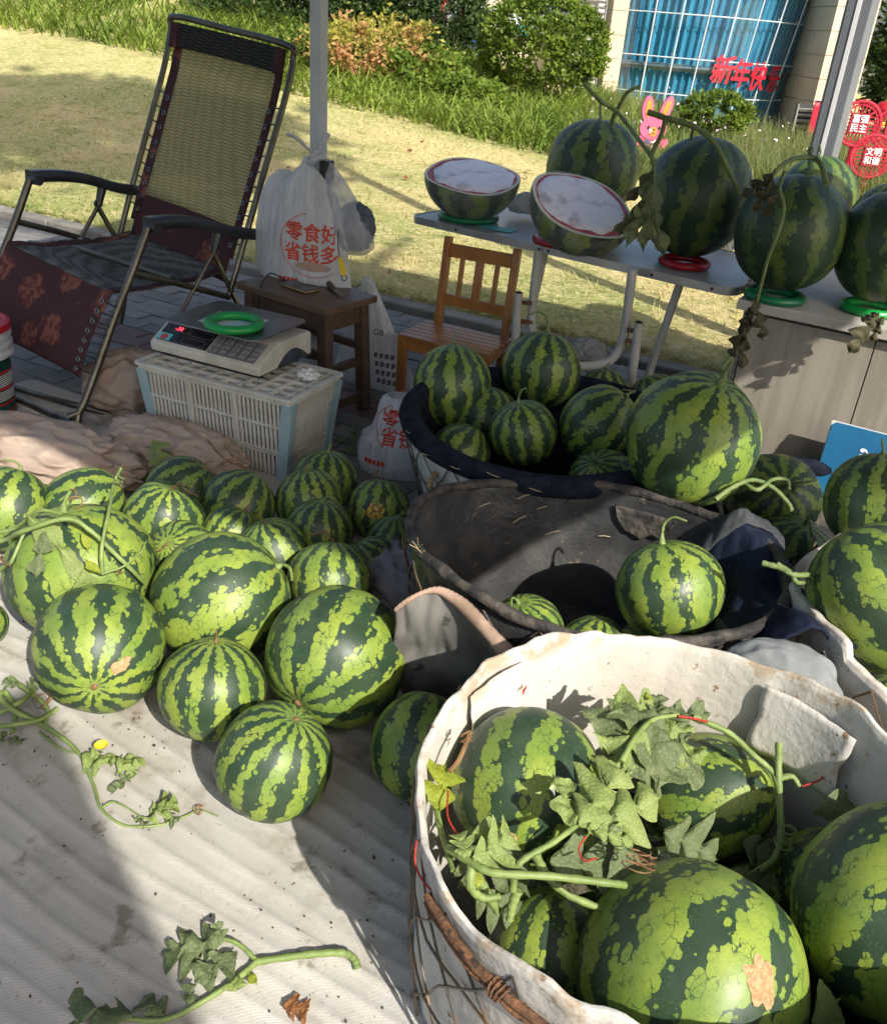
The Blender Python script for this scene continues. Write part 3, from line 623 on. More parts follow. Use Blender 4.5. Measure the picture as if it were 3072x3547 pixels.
def stem_path(kind, rn):
    az = rn.uniform(0, 6.28); d = Vector((math.cos(az), math.sin(az), 0)); e = Vector((-d.y, d.x, 0)); z = Vector((0, 0, 1)); o = z * .93
    if kind in ('stub', 'drystub'): return [o, o + z * .12 + d * .02, o + z * .22 + d * .07, o + z * .30 + d * .10]
    if kind == 'cut': return [o, o + z * .10 + d * .04, o + z * .16 + d * .20, o + z * .13 + d * .42]
    if kind == 'hook': return [o, o + z * .20 + d * .04, o + z * .40 + d * .12, o + z * .50 + d * .32, o + z * .40 + d * .55]
    if kind == 'loop': return [o, o + z * .18 + d * .05, o + z * .34 + d * .22, o + z * .28 + d * .48 + e * .1, o + z * .10 + d * .58 + e * .22]
    if kind == 'curl': return [o, o + z * .12 + d * .1, o + z * .2 + d * .28, o + z * .12 + d * .42 + e * .1, o - z * .0 + d * .40 + e * .3]
    if kind == 'dry': return [o, o + z * .10 + d * .1, o + z * .24 + d * .22 + e * .08, o + z * .26 + d * .40 - e * .08, o + z * .14 + d * .62 + e * .06, o + z * .12 + d * .70 + e * .16]
MOBJ = {}
def put_melon(key, i):
    P, r, A = MEL[key]; k, ns, br, th, tone, st, lab, grp = INFO[key]; rn = random.Random(100 + i)
    o = bpy.data.objects.new('watermelon', mel_me[i % 7]); COL.objects.link(o)
    q = Vector((0, 0, 1)).rotation_difference(Vector(A)) @ Quaternion((0, 0, 1), rn.uniform(0, 6.28))
    o.rotation_mode = 'QUATERNION'; o.rotation_quaternion = q; o.location = P; o.scale = (r, r, r * k)
    o['pattern_seed'] = i * .37 + .11; o['stripe_count'] = float(round(ns * 1.22)); o['pattern_break'] = br; o['pattern_level'] = th; o['pattern_tone'] = float(tone)
    tag(o, lab, 'watermelon', grp); MOBJ[key] = o
    if st in ('none',): pass
    elif st == 'dot':
        b = MB().lathe([(.001, .975), (.03, .972), (.05, .955), (.055, .94)], 10); b.build('blossom_scar', MAT['stem_brown'], o, smooth=180)
    else:
        path = bez(stem_path(st, rn), 5); m = len(path); dry = st in ('dry', 'drystub'); r0_ = .030 if dry else .046
        rs_ = [r0_ * (1.55 - 1.1 * min(1, j / m * 3.5) if j / m < .3 else .72 + .12 * math.sin(j * 2.1)) * (1 - .35 * j / m) for j in range(m)]
        MB().tube(path, rs_, 8).build('stem', MAT['stem_brown' if dry else ('stem_shaded' if key[0] in 'UT' else 'stem')], o, smooth=60)
        if st in ('dry', 'curl'):
            c0 = path[len(path) // 2]; cc = [c0 + Vector((.02 * j, .07 * math.sin(j * .9) , .05 * math.cos(j * .9) - .012 * j)) for j in range(12)]
            MB().tube(bez(cc, 2), .010, 5).build('tendril', MAT['stem_brown'], o, smooth=60)
    return o
for i, key in enumerate(INFO): put_melon(key, i)
def patch(melon, d, size, mat, name, seed=0, asp=1.0):
    """irregular thin blemish hugging the rind, d = direction from the centre in world space"""
    o = MOBJ[melon]; q = o.rotation_quaternion.inverted(); z = (q @ Vector(d)).normalized(); x = z.orthogonal().normalized(); y = z.cross(x); b = MB(); vs_ = [z * 1.012]; n = 26
    for rad in (.5, 1.0):
        for j in range(n):
            a = 6.2832 * j / n; rr_ = size * rad * (1 + .55 * nz((math.cos(a) * 1.7, math.sin(a) * 1.7, seed)) + .25 * nz((math.cos(a) * 5, math.sin(a) * 5, seed + 3)))
            p = (z + x * rr_ * math.cos(a) * asp + y * rr_ * math.sin(a)).normalized(); vs_.append(p * (1.010 if rad < 1 else 1.003))
    fs = [(0, 1 + j, 1 + (j + 1) % n) for j in range(n)] + [(1 + j, 1 + n + j, 1 + n + (j + 1) % n, 1 + (j + 1) % n) for j in range(n)]
    b.add(vs_, fs).build(name, mat, o, smooth=180)
def vdir(key, px, py):     # small helper: direction on the melon given right/up amounts seen from the stall front
    P = Vector(MEL[key][0]); v = (Vector((0, 0, 1.35)) - P).normalized(); r_ = CAM_R - v * CAM_R.dot(v); u = CAM_U - v * CAM_U.dot(v)
    return v * math.sqrt(max(.02, 1 - px * px - py * py)) + r_.normalized() * px + u.normalized() * py
for k_ in ('T1', 'T2', 'T3', 'T4', 'T5', 'T6'): MOBJ[k_]['pattern_tone'] = {'T1': .45, 'T4': .5, 'T6': .4}.get(k_, .62)  # tent shade on the display melons put into their rind colour
patch('W3', vdir('W3', .55, -.02), .17, MAT['scar'], 'tan_scar', 3, .8)
patch('G15', vdir('G15', -.05, -.02), .34, MAT['rot'], 'yellow_blemish', 8, 1.1)
patch('G4', vdir('G4', .28, -.25), .09, MAT['scar'], 'orange_scrap', 5, 1.9)
patch('W1', vdir('W1', -.2, -.62), .08, MAT['scar'], 'crusty_scar', 6, 2.2)

# ------------------------------------------------------------------ baskets
def basket(name, label, c, rx, ry, rot, zr, liner, outer, wires=True, rimfn=None, thick=.016, taper=.86, loc=True, seed=0, wrinkle=.007):
    t = thing(name, label, 'basket', (c[0], c[1], 0), 0)
    cr, sr = math.cos(rot), math.sin(rot)
    def ring(a, rad_s, z): x, y = rx * rad_s * math.cos(a), ry * rad_s * math.sin(a); return Vector((x * cr - y * sr, x * sr + y * cr, z))
    rf = rimfn or (lambda a: (0, 0))
    def wall(u, v):
        a = 2 * math.pi * u; dz, dr = rf(a); w = .010 * nz((math.cos(a) * 3, math.sin(a) * 3, seed)) + .006 * nz((math.cos(a) * 9, math.sin(a) * 9, seed + 2))
        top = zr + dz + w; k = thick / rx
        prof = [(taper, .02), (taper + (1 - taper) * .5, .5), (.995, .92), (1.0, .985), (1 - k * .25, 1.012), (1 - k * .75, 1.012), (1 - k, .985), (.995 - k, .9), (taper + (1 - taper) * .5 - k, .5), (taper - k * 1.2, .03)]
        x = v * (len(prof) - 1); i = min(int(x), len(prof) - 2); f = x - i
        rs_ = prof[i][0] * (1 - f) + prof[i + 1][0] * f; zz = prof[i][1] * (1 - f) + prof[i + 1][1] * f
        bulge = wrinkle * nz((math.cos(a) * 11, math.sin(a) * 11, zz * 7 + seed)) + .012 * nz((math.cos(a) * 4, math.sin(a) * 4, zz * 3 + seed)) + dr * max(0, (zz - .6) / .4)
        return ring(a, rs_ + bulge, zz * top)
    lin = MB().grid(200, 40, wall, wrap=True).build('liner', liner, t, smooth=180)
    MB().lathe([(.001, .025), (min(rx, ry) * taper, .025)], 40).build('bottom', MAT['rubber'], t)
    if wires:
        wb = MB(); nw = 22
        for sgn in (1, -1):
            for i in range(nw):
                pts = []
                for j in range(13):
                    v = j / 12; a = 2 * math.pi * i / nw + sgn * v * .62 + .05 * nz((i, v * 3, sgn + seed)); zz = 1 - v * .97
                    pts.append(ring(a, (taper + (1 - taper) * min(1, zz * 1.05)) + .022 + .006 * nz((i * 3, v * 5, 2)), zr * zz - .012))
                wb.tube(pts, .0022, 5)
        for zz in (.28, .62):
            wb.tube([ring(2 * math.pi * j / 60, taper + (1 - taper) * zz + .026 + .004 * math.sin(j * 1.7), zr * zz + .008 * math.sin(j * .9)) for j in range(61)], .0022, 5)
        w_ = wb.build('wire_mesh', MAT['wire'], t, smooth=60); w_['kind'] = 'stuff'
    return t, ring, rf
# foreground: white foam liner, rusty rod under the folded rim
def rim_w(a):
    d = math.degrees(a) % 360; dz = .010 * math.sin(3 * a + 1) + .010 * nz((math.cos(a) * 7, math.sin(a) * 7, 3)) + .003 * nz((math.cos(a) * 19, math.sin(a) * 19, 1)); dr = .008 * nz((math.cos(a) * 8, math.sin(a) * 8, 6))
    if 150 < d < 285: dr += .03 * math.sin(math.pi * (d - 150) / 135); dz += .006 * math.sin(d * .11)
    if 15 < d < 75: dz += .012 * math.sin(math.pi * (d - 15) / 60)
    return dz, dr
tw, ringw, _ = basket('wire_basket', 'white foam lined wire basket with rusty rim rod in the foreground', (.385, .955), .388, .388, 0, .392, MAT['foam'], MAT['foam_out'], rimfn=rim_w, seed=1, thick=.013, taper=.965)
pts = [ringw(R(206 + i * 1.8), 1.045 + .003 * nz((i * .4, 0, 0)), .352 + .004 * nz((i * .3, 3, 0))) for i in range(78)]
rod = MB().tube(pts, .0066, 8).build('rim_rod', MAT['rust'], tw, smooth=60)
pts2 = [p + Vector((0, 0, -.011)) * (1 + .2 * math.sin(i)) + (Vector((p.x, p.y, 0)).normalized() * .002) for i, p in enumerate(pts)]
MB().tube(pts2, .0040, 7).build('rim_rod', MAT['rust'], tw, smooth=60)
for i in (12, 30, 50):
    p = pts[i]; d = (pts[i + 1] - pts[i - 1]).normalized(); rot = d.to_track_quat('Z', 'Y').to_matrix(); b = MB()
    for k in range(4): b.torus(p + d * (k * .0045 - .007) + Vector((0, 0, -.004)), .0115 + .001 * math.sin(k * 3), .0016, 16, 5, rot @ Matrix.Rotation(.2 * (k - 1.5), 3, 'X'))
    b.build('wire_tie', MAT['rust'], rod, smooth=60)
# reinforcement patches stuck on the foam
def wall_patch(t, ring, rf, zr, a0, a1, z0, z1, mat, name, inn=.955, nseed=0):
    def f(u, v):
        a = a0 + (a1 - a0) * u + .03 * nz((u * 3, v * 3, nseed)); z = z0 + (z1 - z0) * v + .006 * nz((u * 5, v * 4, nseed + 1))
        return ring(a, inn - .075 * max(0, (zr - z) / zr) * 1.75 - .004 + .003 * nz((u * 8, v * 8, nseed)), z)
    MB().grid(14, 12, f).build(name, mat, t, smooth=180, solid=.003)
wall_patch(tw, ringw, rim_w, .392, R(28), R(55), .24, .37, MAT['foam'], 'foam_patch', .945, 2)
wall_patch(tw, ringw, rim_w, .392, R(128), R(150), .27, .385, MAT['foam'], 'foam_patch', .945, 5)
# red twine ends poking through the foam
for pl, lab in (([(0.000, 0.840, 0.380), (-0.000, 0.824, 0.360), (0.010, 0.813, 0.340), (0.031, 0.796, 0.330)], 'red twine end hanging outside the white basket rim'), ([(0.180, 1.289, 0.330), (0.172, 1.256, 0.310), (0.150, 1.219, 0.300)], 'curved red thread on the far foam wall above the broad striped melon'), ([(0.102, 1.180, 0.340), (0.070, 1.155, 0.320), (0.038, 1.149, 0.300)], 'red thread on the stained foam patch at the left of the basket'), ([(0.701, 1.148, 0.300), (0.679, 1.135, 0.270), (0.645, 1.124, 0.260)], 'thin red thread on the foam wall at the right')):
    tag(MB().tube(bez(pl, 6), .0016, 5).build('twine', MAT['twine_red'], smooth=60), lab, 'twine')
# black lined tub
def rim_b(a): return (.010 * math.sin(2 * a + .6) + .006 * math.sin(5 * a), .01 * math.sin(3 * a))
tb, ringb, _ = basket('lined_tub', 'big tub lined with cracked black rubber behind the white basket', (.335, 1.695), .418, .325, R(-13), .36, MAT['rubber'], MAT['rim_black'], rimfn=rim_b, seed=4, thick=.014, wrinkle=.001)
b = MB(); pts = []
for i in range(121):
    a = 2 * math.pi * i / 120; dz, dr = rim_b(a); pts.append(ringb(a, .992 + dr * .9, .362 + dz + .005 * nz((math.cos(a) * 6, math.sin(a) * 6, 0))))
b.tube(pts, [.0125 + .004 * nz((i * .35, 0, 3)) for i in range(121)], 10, cap=False); b.build('rolled_rim', MAT['rim_black'], tb, smooth=180)
# torn flake at the far wall
def tear(u, v):
    a = R(62) + R(24) * (1 - u); z = .325 - .075 * v * (1 + .5 * nz((u * 4, 0, 2))) * (math.sin(math.pi * min(1, u * 1.05)) ** .5)
    return ringb(a, .935 - .02 * v - .012 * abs(nz((u * 6, v * 6, 1))) - .015 * (zr_b - z) / zr_b * 3, z)
zr_b = .36
MB().grid(18, 10, tear).build('torn_flake', MAT['rim_black'], tb, smooth=180, solid=.004)
for i in range(6):
    a = R(rnd.uniform(30, 150)); z = rnd.uniform(.22, .34); p = ringb(a, .93 - .10 * (.36 - z) / .36, z); tt = Vector((-math.sin(a), math.cos(a), rnd.uniform(-.6, .3))).normalized() * rnd.uniform(.02, .045)
    MB().tube([p, p + tt * .5 + Vector((0, -.002, .003)), p + tt], .0011, 4).build('straw', MAT['straw'], tb)
for j in range(6):
    p = ringb(R(212 + rnd.uniform(-4, 4)), .99, .375); d = Vector((rnd.uniform(-1, 1), rnd.uniform(-1, 0), rnd.uniform(.2, 1))).normalized() * .028
    MB().tube([p, p + d], .0009, 4).build('straw', MAT['straw'], tb)
# navy rimmed basket behind it
def rim_u(a): return (.008 * math.sin(2 * a + 2), 0)
tu, ringu, _ = basket('wire_basket', 'wire basket with thick navy padded rim piled with melons', (.277, 2.415), .405, .405, 0, .35, MAT['foam_out'], MAT['foam_out'], rimfn=rim_u, seed=7, taper=.78)
pts = []; rad_ = []
for i in range(121):
    a = 2 * math.pi * i / 120; dz, dr = rim_u(a); pts.append(ringu(a, .985, .352 + dz)); rad_.append(.030 + .005 * nz((i * .12, 0, 1)))
MB().tube(pts, rad_, 12, cap=False).build('padded_rim', MAT['navy'], tu, smooth=180)
for i in range(6):
    a = R(188 + i * 15); p = ringu(a, 1.052, .350 + .012 * math.sin(i * 2)); tt = Vector((-math.sin(a), math.cos(a), .2 * math.sin(i))) * .035
    MB().tube([p - tt * .5, p + Vector((math.cos(a), math.sin(a), 0)) * .003, p + tt * .5], .0010, 4).build('stitch', MAT['straw'], tu)
MB().lathe([(.001, .05), (.30, .06), (.345, .20), (.378, .345)], 60).build('shade_lining', MAT['navy'], tu, smooth=180)  # navy sheet added to carry the shade inside the basket
hp = bez([(-0.042, 2.101, 0.270), (-0.036, 2.150, 0.280), (-0.004, 2.183, 0.285), (0.017, 2.160, 0.280), (0.016, 2.121, 0.265)], 8)
hb = MB()
for ph in (0, 2.09, 4.19):
    hb.tube([p + Vector((math.cos(i * .9 + ph), .4, math.sin(i * .9 + ph))) * .0045 for i, p in enumerate(hp)], .0050, 6)
hb.build('rope_handle', MAT['rope'], tu, world=True, smooth=60)
# right edge baskets
def rim_r(a): d = math.degrees(a) % 360; return (.018 * math.sin(4 * a + .5) - (.02 if 200 < d < 240 else 0), .015 * math.sin(5 * a))
tr_, ringr, _ = basket('wire_basket', 'basket with wavy thick foam edge at the right frame edge', (1.125, 1.475), .402, .402, 0, .385, MAT['foam'], MAT['foam_out'], rimfn=rim_r, seed=11, thick=.024)
trb, ringrb, _ = basket('wire_basket', 'dark rimmed basket behind the right edge basket, below the blue board', (1.14, 2.20), .402, .402, 0, .19, MAT['rim_black'], MAT['rim_black'], rimfn=rim_u, seed=13)
MB().tube([ringrb(2 * math.pi * i / 100, .985, .195 + .004 * math.sin(i * .3)) for i in range(101)], .027, 10, cap=False).build('padded_rim', MAT['navy'], trb, smooth=180)
# grey canvas flap flaring out in front of the black tub
top = [(-0.078, 1.438, 0.335), (-0.043, 1.442, 0.370), (-0.003, 1.448, 0.385), (0.036, 1.437, 0.380), (0.084, 1.402, 0.360), (0.147, 1.345, 0.330)]
bot = [(-0.058, 1.573, 0.012), (-0.017, 1.558, 0.012), (0.028, 1.550, 0.012), (0.073, 1.547, 0.012), (0.123, 1.545, 0.012), (0.196, 1.545, 0.012)]
tc, bc = bez(top, 7), bez(bot, 7)
tf = thing('canvas_flap', 'grey canvas flap with pinkish binding between the big melon and the white basket', 'cloth', (.02, 1.40, 0))
def flap(u, v):
    i = u * (len(tc) - 1); i0 = min(int(i), len(tc) - 2); f = i - i0; a = tc[i0].lerp(tc[i0 + 1], f); b_ = bc[i0].lerp(bc[i0 + 1], f)
    p = a.lerp(b_, v); return p + Vector((-.02, -.03, 0)) * math.sin(math.pi * v) * .6 + Vector((-.006, -.016, 0)) * nz((u * 4, v * 3, 2)) + Vector((0, -.007, 0)) * nz((u * 11, v * 5, 4))
MB().grid(42, 24, flap).build('panel', MAT['canvas'], tf, world=True, smooth=180, solid=.004)
bp = [p + Vector((-.004, -.006, .004)) for p in tc]
def bind(u, v):
    i = u * (len(tc) - 1); i0 = min(int(i), len(tc) - 2); p = tc[i0].lerp(tc[i0 + 1], i - i0); w = .006 + .020 * u * u
    a = math.pi * (v * 1.5 - .25); k_ = .30 + .70 * u; return p + Vector((-.010 * k_ * math.sin(a), -.009 * k_ * math.sin(a) - .002, .002 + w * math.cos(a) * .8 - w * .6)) + Vector((0, 0, .0008 * math.sin(u * 150) + .006 * nz((u * 5, v, 3))))
MB().grid(70, 8, bind).build('binding', MAT['binding'], tf, world=True, smooth=180, solid=.003)
# soft lumps: sack, blankets, denim
def lump(name, mat, c, size, rot=0, folds=.22, seed=0, parent=None, n=64, m=36, flat=.0, fs=2.2, label=None, cat=None, crease=.0):
    cr, sr = math.cos(rot), math.sin(rot)
    def f(u, v):
        th = math.pi * v; ph = 2 * math.pi * u; d = Vector((math.sin(th) * math.cos(ph), math.sin(th) * math.sin(ph), math.cos(th)))
        k = 1 + folds * (1 - abs(nz(d * fs, 1, seed)) * 3.2) * .5 + folds * .35 * nz(d * fs * 2.6, 1, seed + 9) + crease * (.35 - abs(nz((d.x * 7 + d.z * 5, d.y * 4, d.z * 6 - d.x * 3), 1, seed + 3))) + crease * .5 * (.3 - abs(nz((d.x * 13, d.y * 9 + d.x * 4, d.z * 12), 1, seed + 6)))
        p = Vector((d.x * size[0], d.y * size[1], d.z * size[2])) * k
        if p.z < -size[2] * (1 - flat): p.z = -size[2] * (1 - flat)
        return (p.x * cr - p.y * sr + c[0], p.x * sr + p.y * cr + c[1], p.z + c[2])
    o = MB().grid(n, m, f, wrap=True).build(name, mat, parent, world=bool(parent), smooth=180)
    if label: tag(o, label, cat)
    return o
p = (-0.108, 1.918, 0.100); lump('sack', MAT['sack'], (p[0] + .02, p[1] + .02, .075), (.085, .12, .085), .5, .28, 3, label='soft grey lilac sack squeezed between melons and black tub', cat='sack')
p = (-1.211, 2.472, 0.100); lump('rolled_blanket', MAT['quilt'], (p[0] - .08, p[1], .085), (.36, .15, .10), -.30, .20, 5, n=190, m=90, fs=2.6, crease=.06, label='rumpled beige blanket roll lying behind the left melons', cat='blanket')
p = (-0.901, 2.646, 0.060); lump('rolled_blanket', MAT['quilt'], (p[0], p[1] - .02, .06), (.26, .13, .085), -.45, .24, 8, n=170, m=80, fs=2.8, crease=.06, label='beige blanket fold in front of the crate', cat='blanket')
p = (-1.206, 2.999, 0.080); lump('cloth_bundle', MAT['quilt'], (p[0] + .02, p[1] + .08, .10), (.17, .13, .12), .3, .20, 12, n=120, m=60, crease=.05, label='dull beige cloth bundle under the recliner', cat='cloth')
# denim thrown over the edge of the black tub
td = thing('denim_cloth', 'dark denim garment with frayed grey waistband between tub and right basket', 'clothing', (.70, 1.55, 0))
def den(u, v):
    a = (0.642, 1.664, 0.330); x = .60 + .20 * u; y = 1.38 + .46 * v
    z = .36 + .05 * math.sin(math.pi * u) - .13 * max(0, .5 - u) - .06 * math.sin(math.pi * v) + .030 * nz((u * 3.4, v * 4.5, 2)) + .014 * abs(nz((u * 7, v * 9, 5)))
    return (x + .02 * nz((v * 3, u, 1)), y, z)
MB().grid(46, 60, den).build('body', MAT['denim'], td, world=True, smooth=180, solid=.006)
def wband(u, v):
    p = Vector(den(u, .90 + .10 * v)); return p + Vector((0, .004 * v, .007 + .006 * math.sin(math.pi * v) + .002 * nz((u * 30, v * 3, 0))))
MB().grid(60, 8, wband).build('waistband', MAT['waist'], td, world=True, smooth=180, solid=.005)
MB().grid(8, 50, lambda u, v: Vector(den(.0 + .07 * u, v)) + Vector((-.002, 0, .008 + .003 * nz((v * 25, u * 2, 4))))).build('frayed_hem', MAT['waist'], td, world=True, smooth=180, solid=.004)
q1, q2 = (0.691, 1.431, 0.360), (0.587, 1.365, 0.340)
lump('turned_leg', MAT['denim_grey'], (.655, 1.335, .322), (.105, .055, .075), -.35, .13, 21, td, 90, 46, 0, 1.5)

# ------------------------------------------------------------------ crate with scale
tcr = thing('plastic_crate', 'cream slatted plastic crate turned upside down under the scale', 'crate', (-.715, 2.795, 0.0), R(-23))
CW, CD, CH = .600, .300, .300
sl_f = MB().bar((0, -.128, .012), (0, -.146, .288), .0085, .005, up=(0, 1, 0)).mesh('slat', 0); sl_f.materials.append(MAT['crate'])
sl_s = MB().bar((.258, 0, .012), (.296, 0, .288), .005, .0085, up=(1, 0, 0)).mesh('slat', 0); sl_s.materials.append(MAT['crate'])
hid = MB()
for i in range(34):
    x = -.268 + .536 * i / 33
    if i in (0, 11, 22, 33): continue
    o = link('slat', sl_f, tcr); o.location.x = x
    hid.bar((x, .128, .012), (x, .146, .288), .0085, .005, up=(0, 1, 0))
for i in range(14):
    y = -.112 + .224 * i / 13; o = link('slat', sl_s, tcr); o.location.y = y
    hid.bar((-.258, y, .012), (-.296, y, .288), .005, .0085, up=(1, 0, 0))
hid.build('far_slats', MAT['crate'], tcr, smooth=0)['kind'] = 'stuff'
for z, tall, ex in ((.008, .016, 0), (.098, .007, .002), (.108, .005, .004), (.196, .007, .002), (.288, .018, .004)):
    k = (z / .3); w, d = .516 + .072 * k + ex, .256 + .036 * k + ex; b = MB()
    for (x0, y0, x1, y1) in ((-w / 2, -d / 2, w / 2, -d / 2), (w / 2, -d / 2, w / 2, d / 2), (w / 2, d / 2, -w / 2, d / 2), (-w / 2, d / 2, -w / 2, -d / 2)):
        b.bar((x0, y0, z), (x1, y1, z), .010, tall)
    b.build('rib', MAT['crate'], tcr, smooth=0)
for x in (-.268 / 3, .268 / 3):
    MB().bar((x, -.131, .01), (x, -.149, .289), .014, .008, up=(0, 1, 0)).build('upright', MAT['crate'], tcr, smooth=0)
for sx in (-1, 1):
    for sy in (-1, 1):
        b = MB(); b.bar((sx * .250, sy * .129, .008), (sx * .288, sy * .147, .284), .038 if sx else .02, .012, up=(0, 1, 0)); b.bar((sx * .261, sy * .114, .008), (sx * .2985, sy * .132, .284), .010, .036, up=(0, 1, 0))
        b.build('corner_post', MAT['crate_blue'], tcr, smooth=0)
b = MB()
for (x0, y0, x1, y1) in ((-.30, -.15, .30, -.15), (.30, -.15, .30, .15), (.30, .15, -.30, .15), (-.30, .15, -.30, -.15)): b.bar((x0, y0, .3), (x1, y1, .3), .022, .010)
b.build('lid_rim', MAT['crate'], tcr, smooth=0, bevel=.002)
for i in range(10): MB().bar((-.27 + .06 * i, -.145, .2975), (-.27 + .06 * i, .145, .2975), .006, .014).build('lattice_bar', MAT['crate'], tcr, smooth=0)
for i in range(5): MB().bar((-.295, -.10 + .05 * i, .2975), (.295, -.10 + .05 * i, .2975), .006, .0135).build('lattice_bar', MAT['crate'], tcr, smooth=0)
MB().box((0, 0, .285), (.56, .27, .004)).build('lid_sheet', MAT['crate'], tcr, smooth=0)
# electronic scale
sA, sB = Vector((-1.025, 2.839, 0.335)), Vector((-0.619, 2.659, 0.335)); sx = (sB - sA).normalized(); srz = math.atan2(sx.y, sx.x); sc_ = (sA + sB) / 2 + Vector((-sx.y, sx.x, 0)) * .150
SW = (sB - sA).length
tsc = thing('electronic_scale', 'grimy cream price scale with steel plate standing on the crate', 'scale', (sc_.x, sc_.y, .306), srz)
pf = [(-.150, .020), (-.152, .045), (-.146, .052), (-.058, .098), (-.04, .102), (.135, .102), (.150, .094), (.150, .020)]
b = MB(); hw = SW / 2; n = len(pf)
sections = [(-hw, .97), (-hw + .012, 1.0), (hw - .012, 1.0), (hw, .97)]
vs_ = [(x, y * k, .02 + (z - .02) * k) for x, k in sections for y, z in pf]
fs = [(i * n + j, i * n + (j + 1) % n, (i + 1) * n + (j + 1) % n, (i + 1) * n + j) for i in range(3) for j in range(n)] + [tuple(range(n - 1, -1, -1)), tuple(3 * n + j for j in range(n))]
b.add(vs_, fs).build('housing', MAT['scale_body'], tsc, smooth=30, bevel=.003)
MB().box((0, 0, .014), (SW - .03, .27, .013)).build('base', MAT['black'], tsc, bevel=.003)
MB().add([(hw - .004 + .0055, -.06 + .19 * i / 12, .018 + .048 * math.sin(math.pi * i / 12)) for i in range(13)] + [(hw - .03, -.06 + .19 * i / 12, .018 + .048 * math.sin(math.pi * i / 12)) for i in range(13)], [(i, i + 1, 14 + i, 13 + i) for i in range(12)] + [tuple(range(12, -1, -1))]).build('side_arch', MAT['black'], tsc, smooth=180)
for x in (-hw + .04, hw - .04):
    for y in (-.10, .10): MB().lathe([(.016, 0), (.016, .014)], 14, (x, y, -.004), cap=True).build('foot', MAT['black'], tsc)
sl = Vector((0, .088, .046)).normalized(); slr = Matrix((Vector((1, 0, 0)), sl, Vector((0, -sl.z, sl.y)))).transposed()
def on_panel(x, t, h=.0): p = Vector((0, -.146, .052)) + sl * t + Vector((0, -sl.z, sl.y)) * h; return Vector((x, p.y, p.z))
MB().box(on_panel(-hw * .46, .050, .0015), (SW * .47, .082, .004), slr).build('display_panel', MAT['display'], tsc, bevel=.002)
for (x, t, w, h) in ((-hw * .66, .070, .085, .026), (-hw * .24, .066, .088, .026), (-hw * .27, .028, .092, .028)):
    b = MB()
    for (dx, dt, ww, hh) in ((0, h / 2, w, .0014), (0, -h / 2, w, .0014), (-w / 2, 0, .0014, h), (w / 2, 0, .0014, h)): b.box(on_panel(x + dx, t + dt, .0042), (ww, hh, .0012), slr)
    b.build('window_frame', MAT['print_grey'], tsc, smooth=0)
me = text_mesh('-38', .024, .0004); o = link('red_digits', me, tsc, mat=MAT['digits']); o.matrix_basis = Matrix.Translation(on_panel(-hw * .66, .070, .0042)) @ slr.to_4x4()
MB().box(on_panel(-hw * .80, .026, .0040), (.052, .030, .001), slr).build('sticker', MAT['cyan'], tsc, smooth=0)
MB().lathe([(.001, .0006), (.014, .0005), (.014, 0)], 18, on_panel(-hw * .80, .024, .0048), slr).build('sticker_melon', MAT['flesh'], tsc, smooth=0)
MB().box(on_panel(hw * .46, .050, .0012), (SW * .42, .088, .0035), slr).build('keypad', MAT['print_grey'], tsc, bevel=.002)
km = MB().box((0, 0, 0), (.0245, .0155, .004)).mesh('key', 0); km.materials.append(MAT['key'])
rows = ['789', '456', '123', '0.']
for r_ in range(4):
    for c_ in range(5):
        x = hw * .46 - SW * .42 / 2 + .020 + c_ * (SW * .42 - .034) / 4; t = .081 - r_ * .021
        o = link('key', km, tsc); o.matrix_basis = Matrix.Translation(on_panel(x, t, .0045)) @ slr.to_4x4()
        if c_ < len(rows[r_]):
            o2 = link('key_mark', text_mesh(rows[r_][c_], .014), o, mat=MAT['ink']); o2.location = (0, 0, .0024)
MB().lathe([(.05, .10), (.05, .122)], 20).build('plate_support', MAT['black'], tsc)
pl = MB().prism([(x, y) for x, y in ((-.165, -.15), (.175, -.15), (.195, -.13), (.195, .13), (.175, .15), (-.165, .15), (-.185, .13), (-.185, -.13))], .006, None, (0.01, 0.01, .124))
plate = pl.build('plate', MAT['steel'], tsc, smooth=0, bevel=.002)
MB().box((.02, -.01, .1315), (.19, .13, .0012), Matrix.Rotation(.12, 3, 'Z')).build('paper_sheet', MAT['paper'], plate, smooth=0)
for i in range(5): MB().box((.06, -.055 + i * .02, .1325), (.09, .005, .0005), Matrix.Rotation(.12, 3, 'Z')).build('printed_line', MAT['cyan'], plate, smooth=0)
def ring_thing(c, R_, mat, label, tilt=None, group='coloured melon rings'):
    prof = []
    for i in range(12):
        a = 2 * math.pi * i / 12; prof.append((R_ - .017 + .017 * (abs(math.cos(a)) ** .7) * (1 if math.cos(a) > 0 else -1), .013 * (abs(math.sin(a)) ** .8) * (1 if math.sin(a) > 0 else -1)))
    prof.append(prof[0]); o = MB().lathe(prof, 56).build('plastic_ring', mat, smooth=180); o.location = c
    if tilt: o.rotation_euler = tilt
    return tag(o, label, 'ring', group)
p = (-0.729, 2.802, 0.452); ring_thing((p[0], p[1], .306 + .1325 + .013), .098, MAT['ring_green'], 'bright green plastic ring lying on the scale plate')
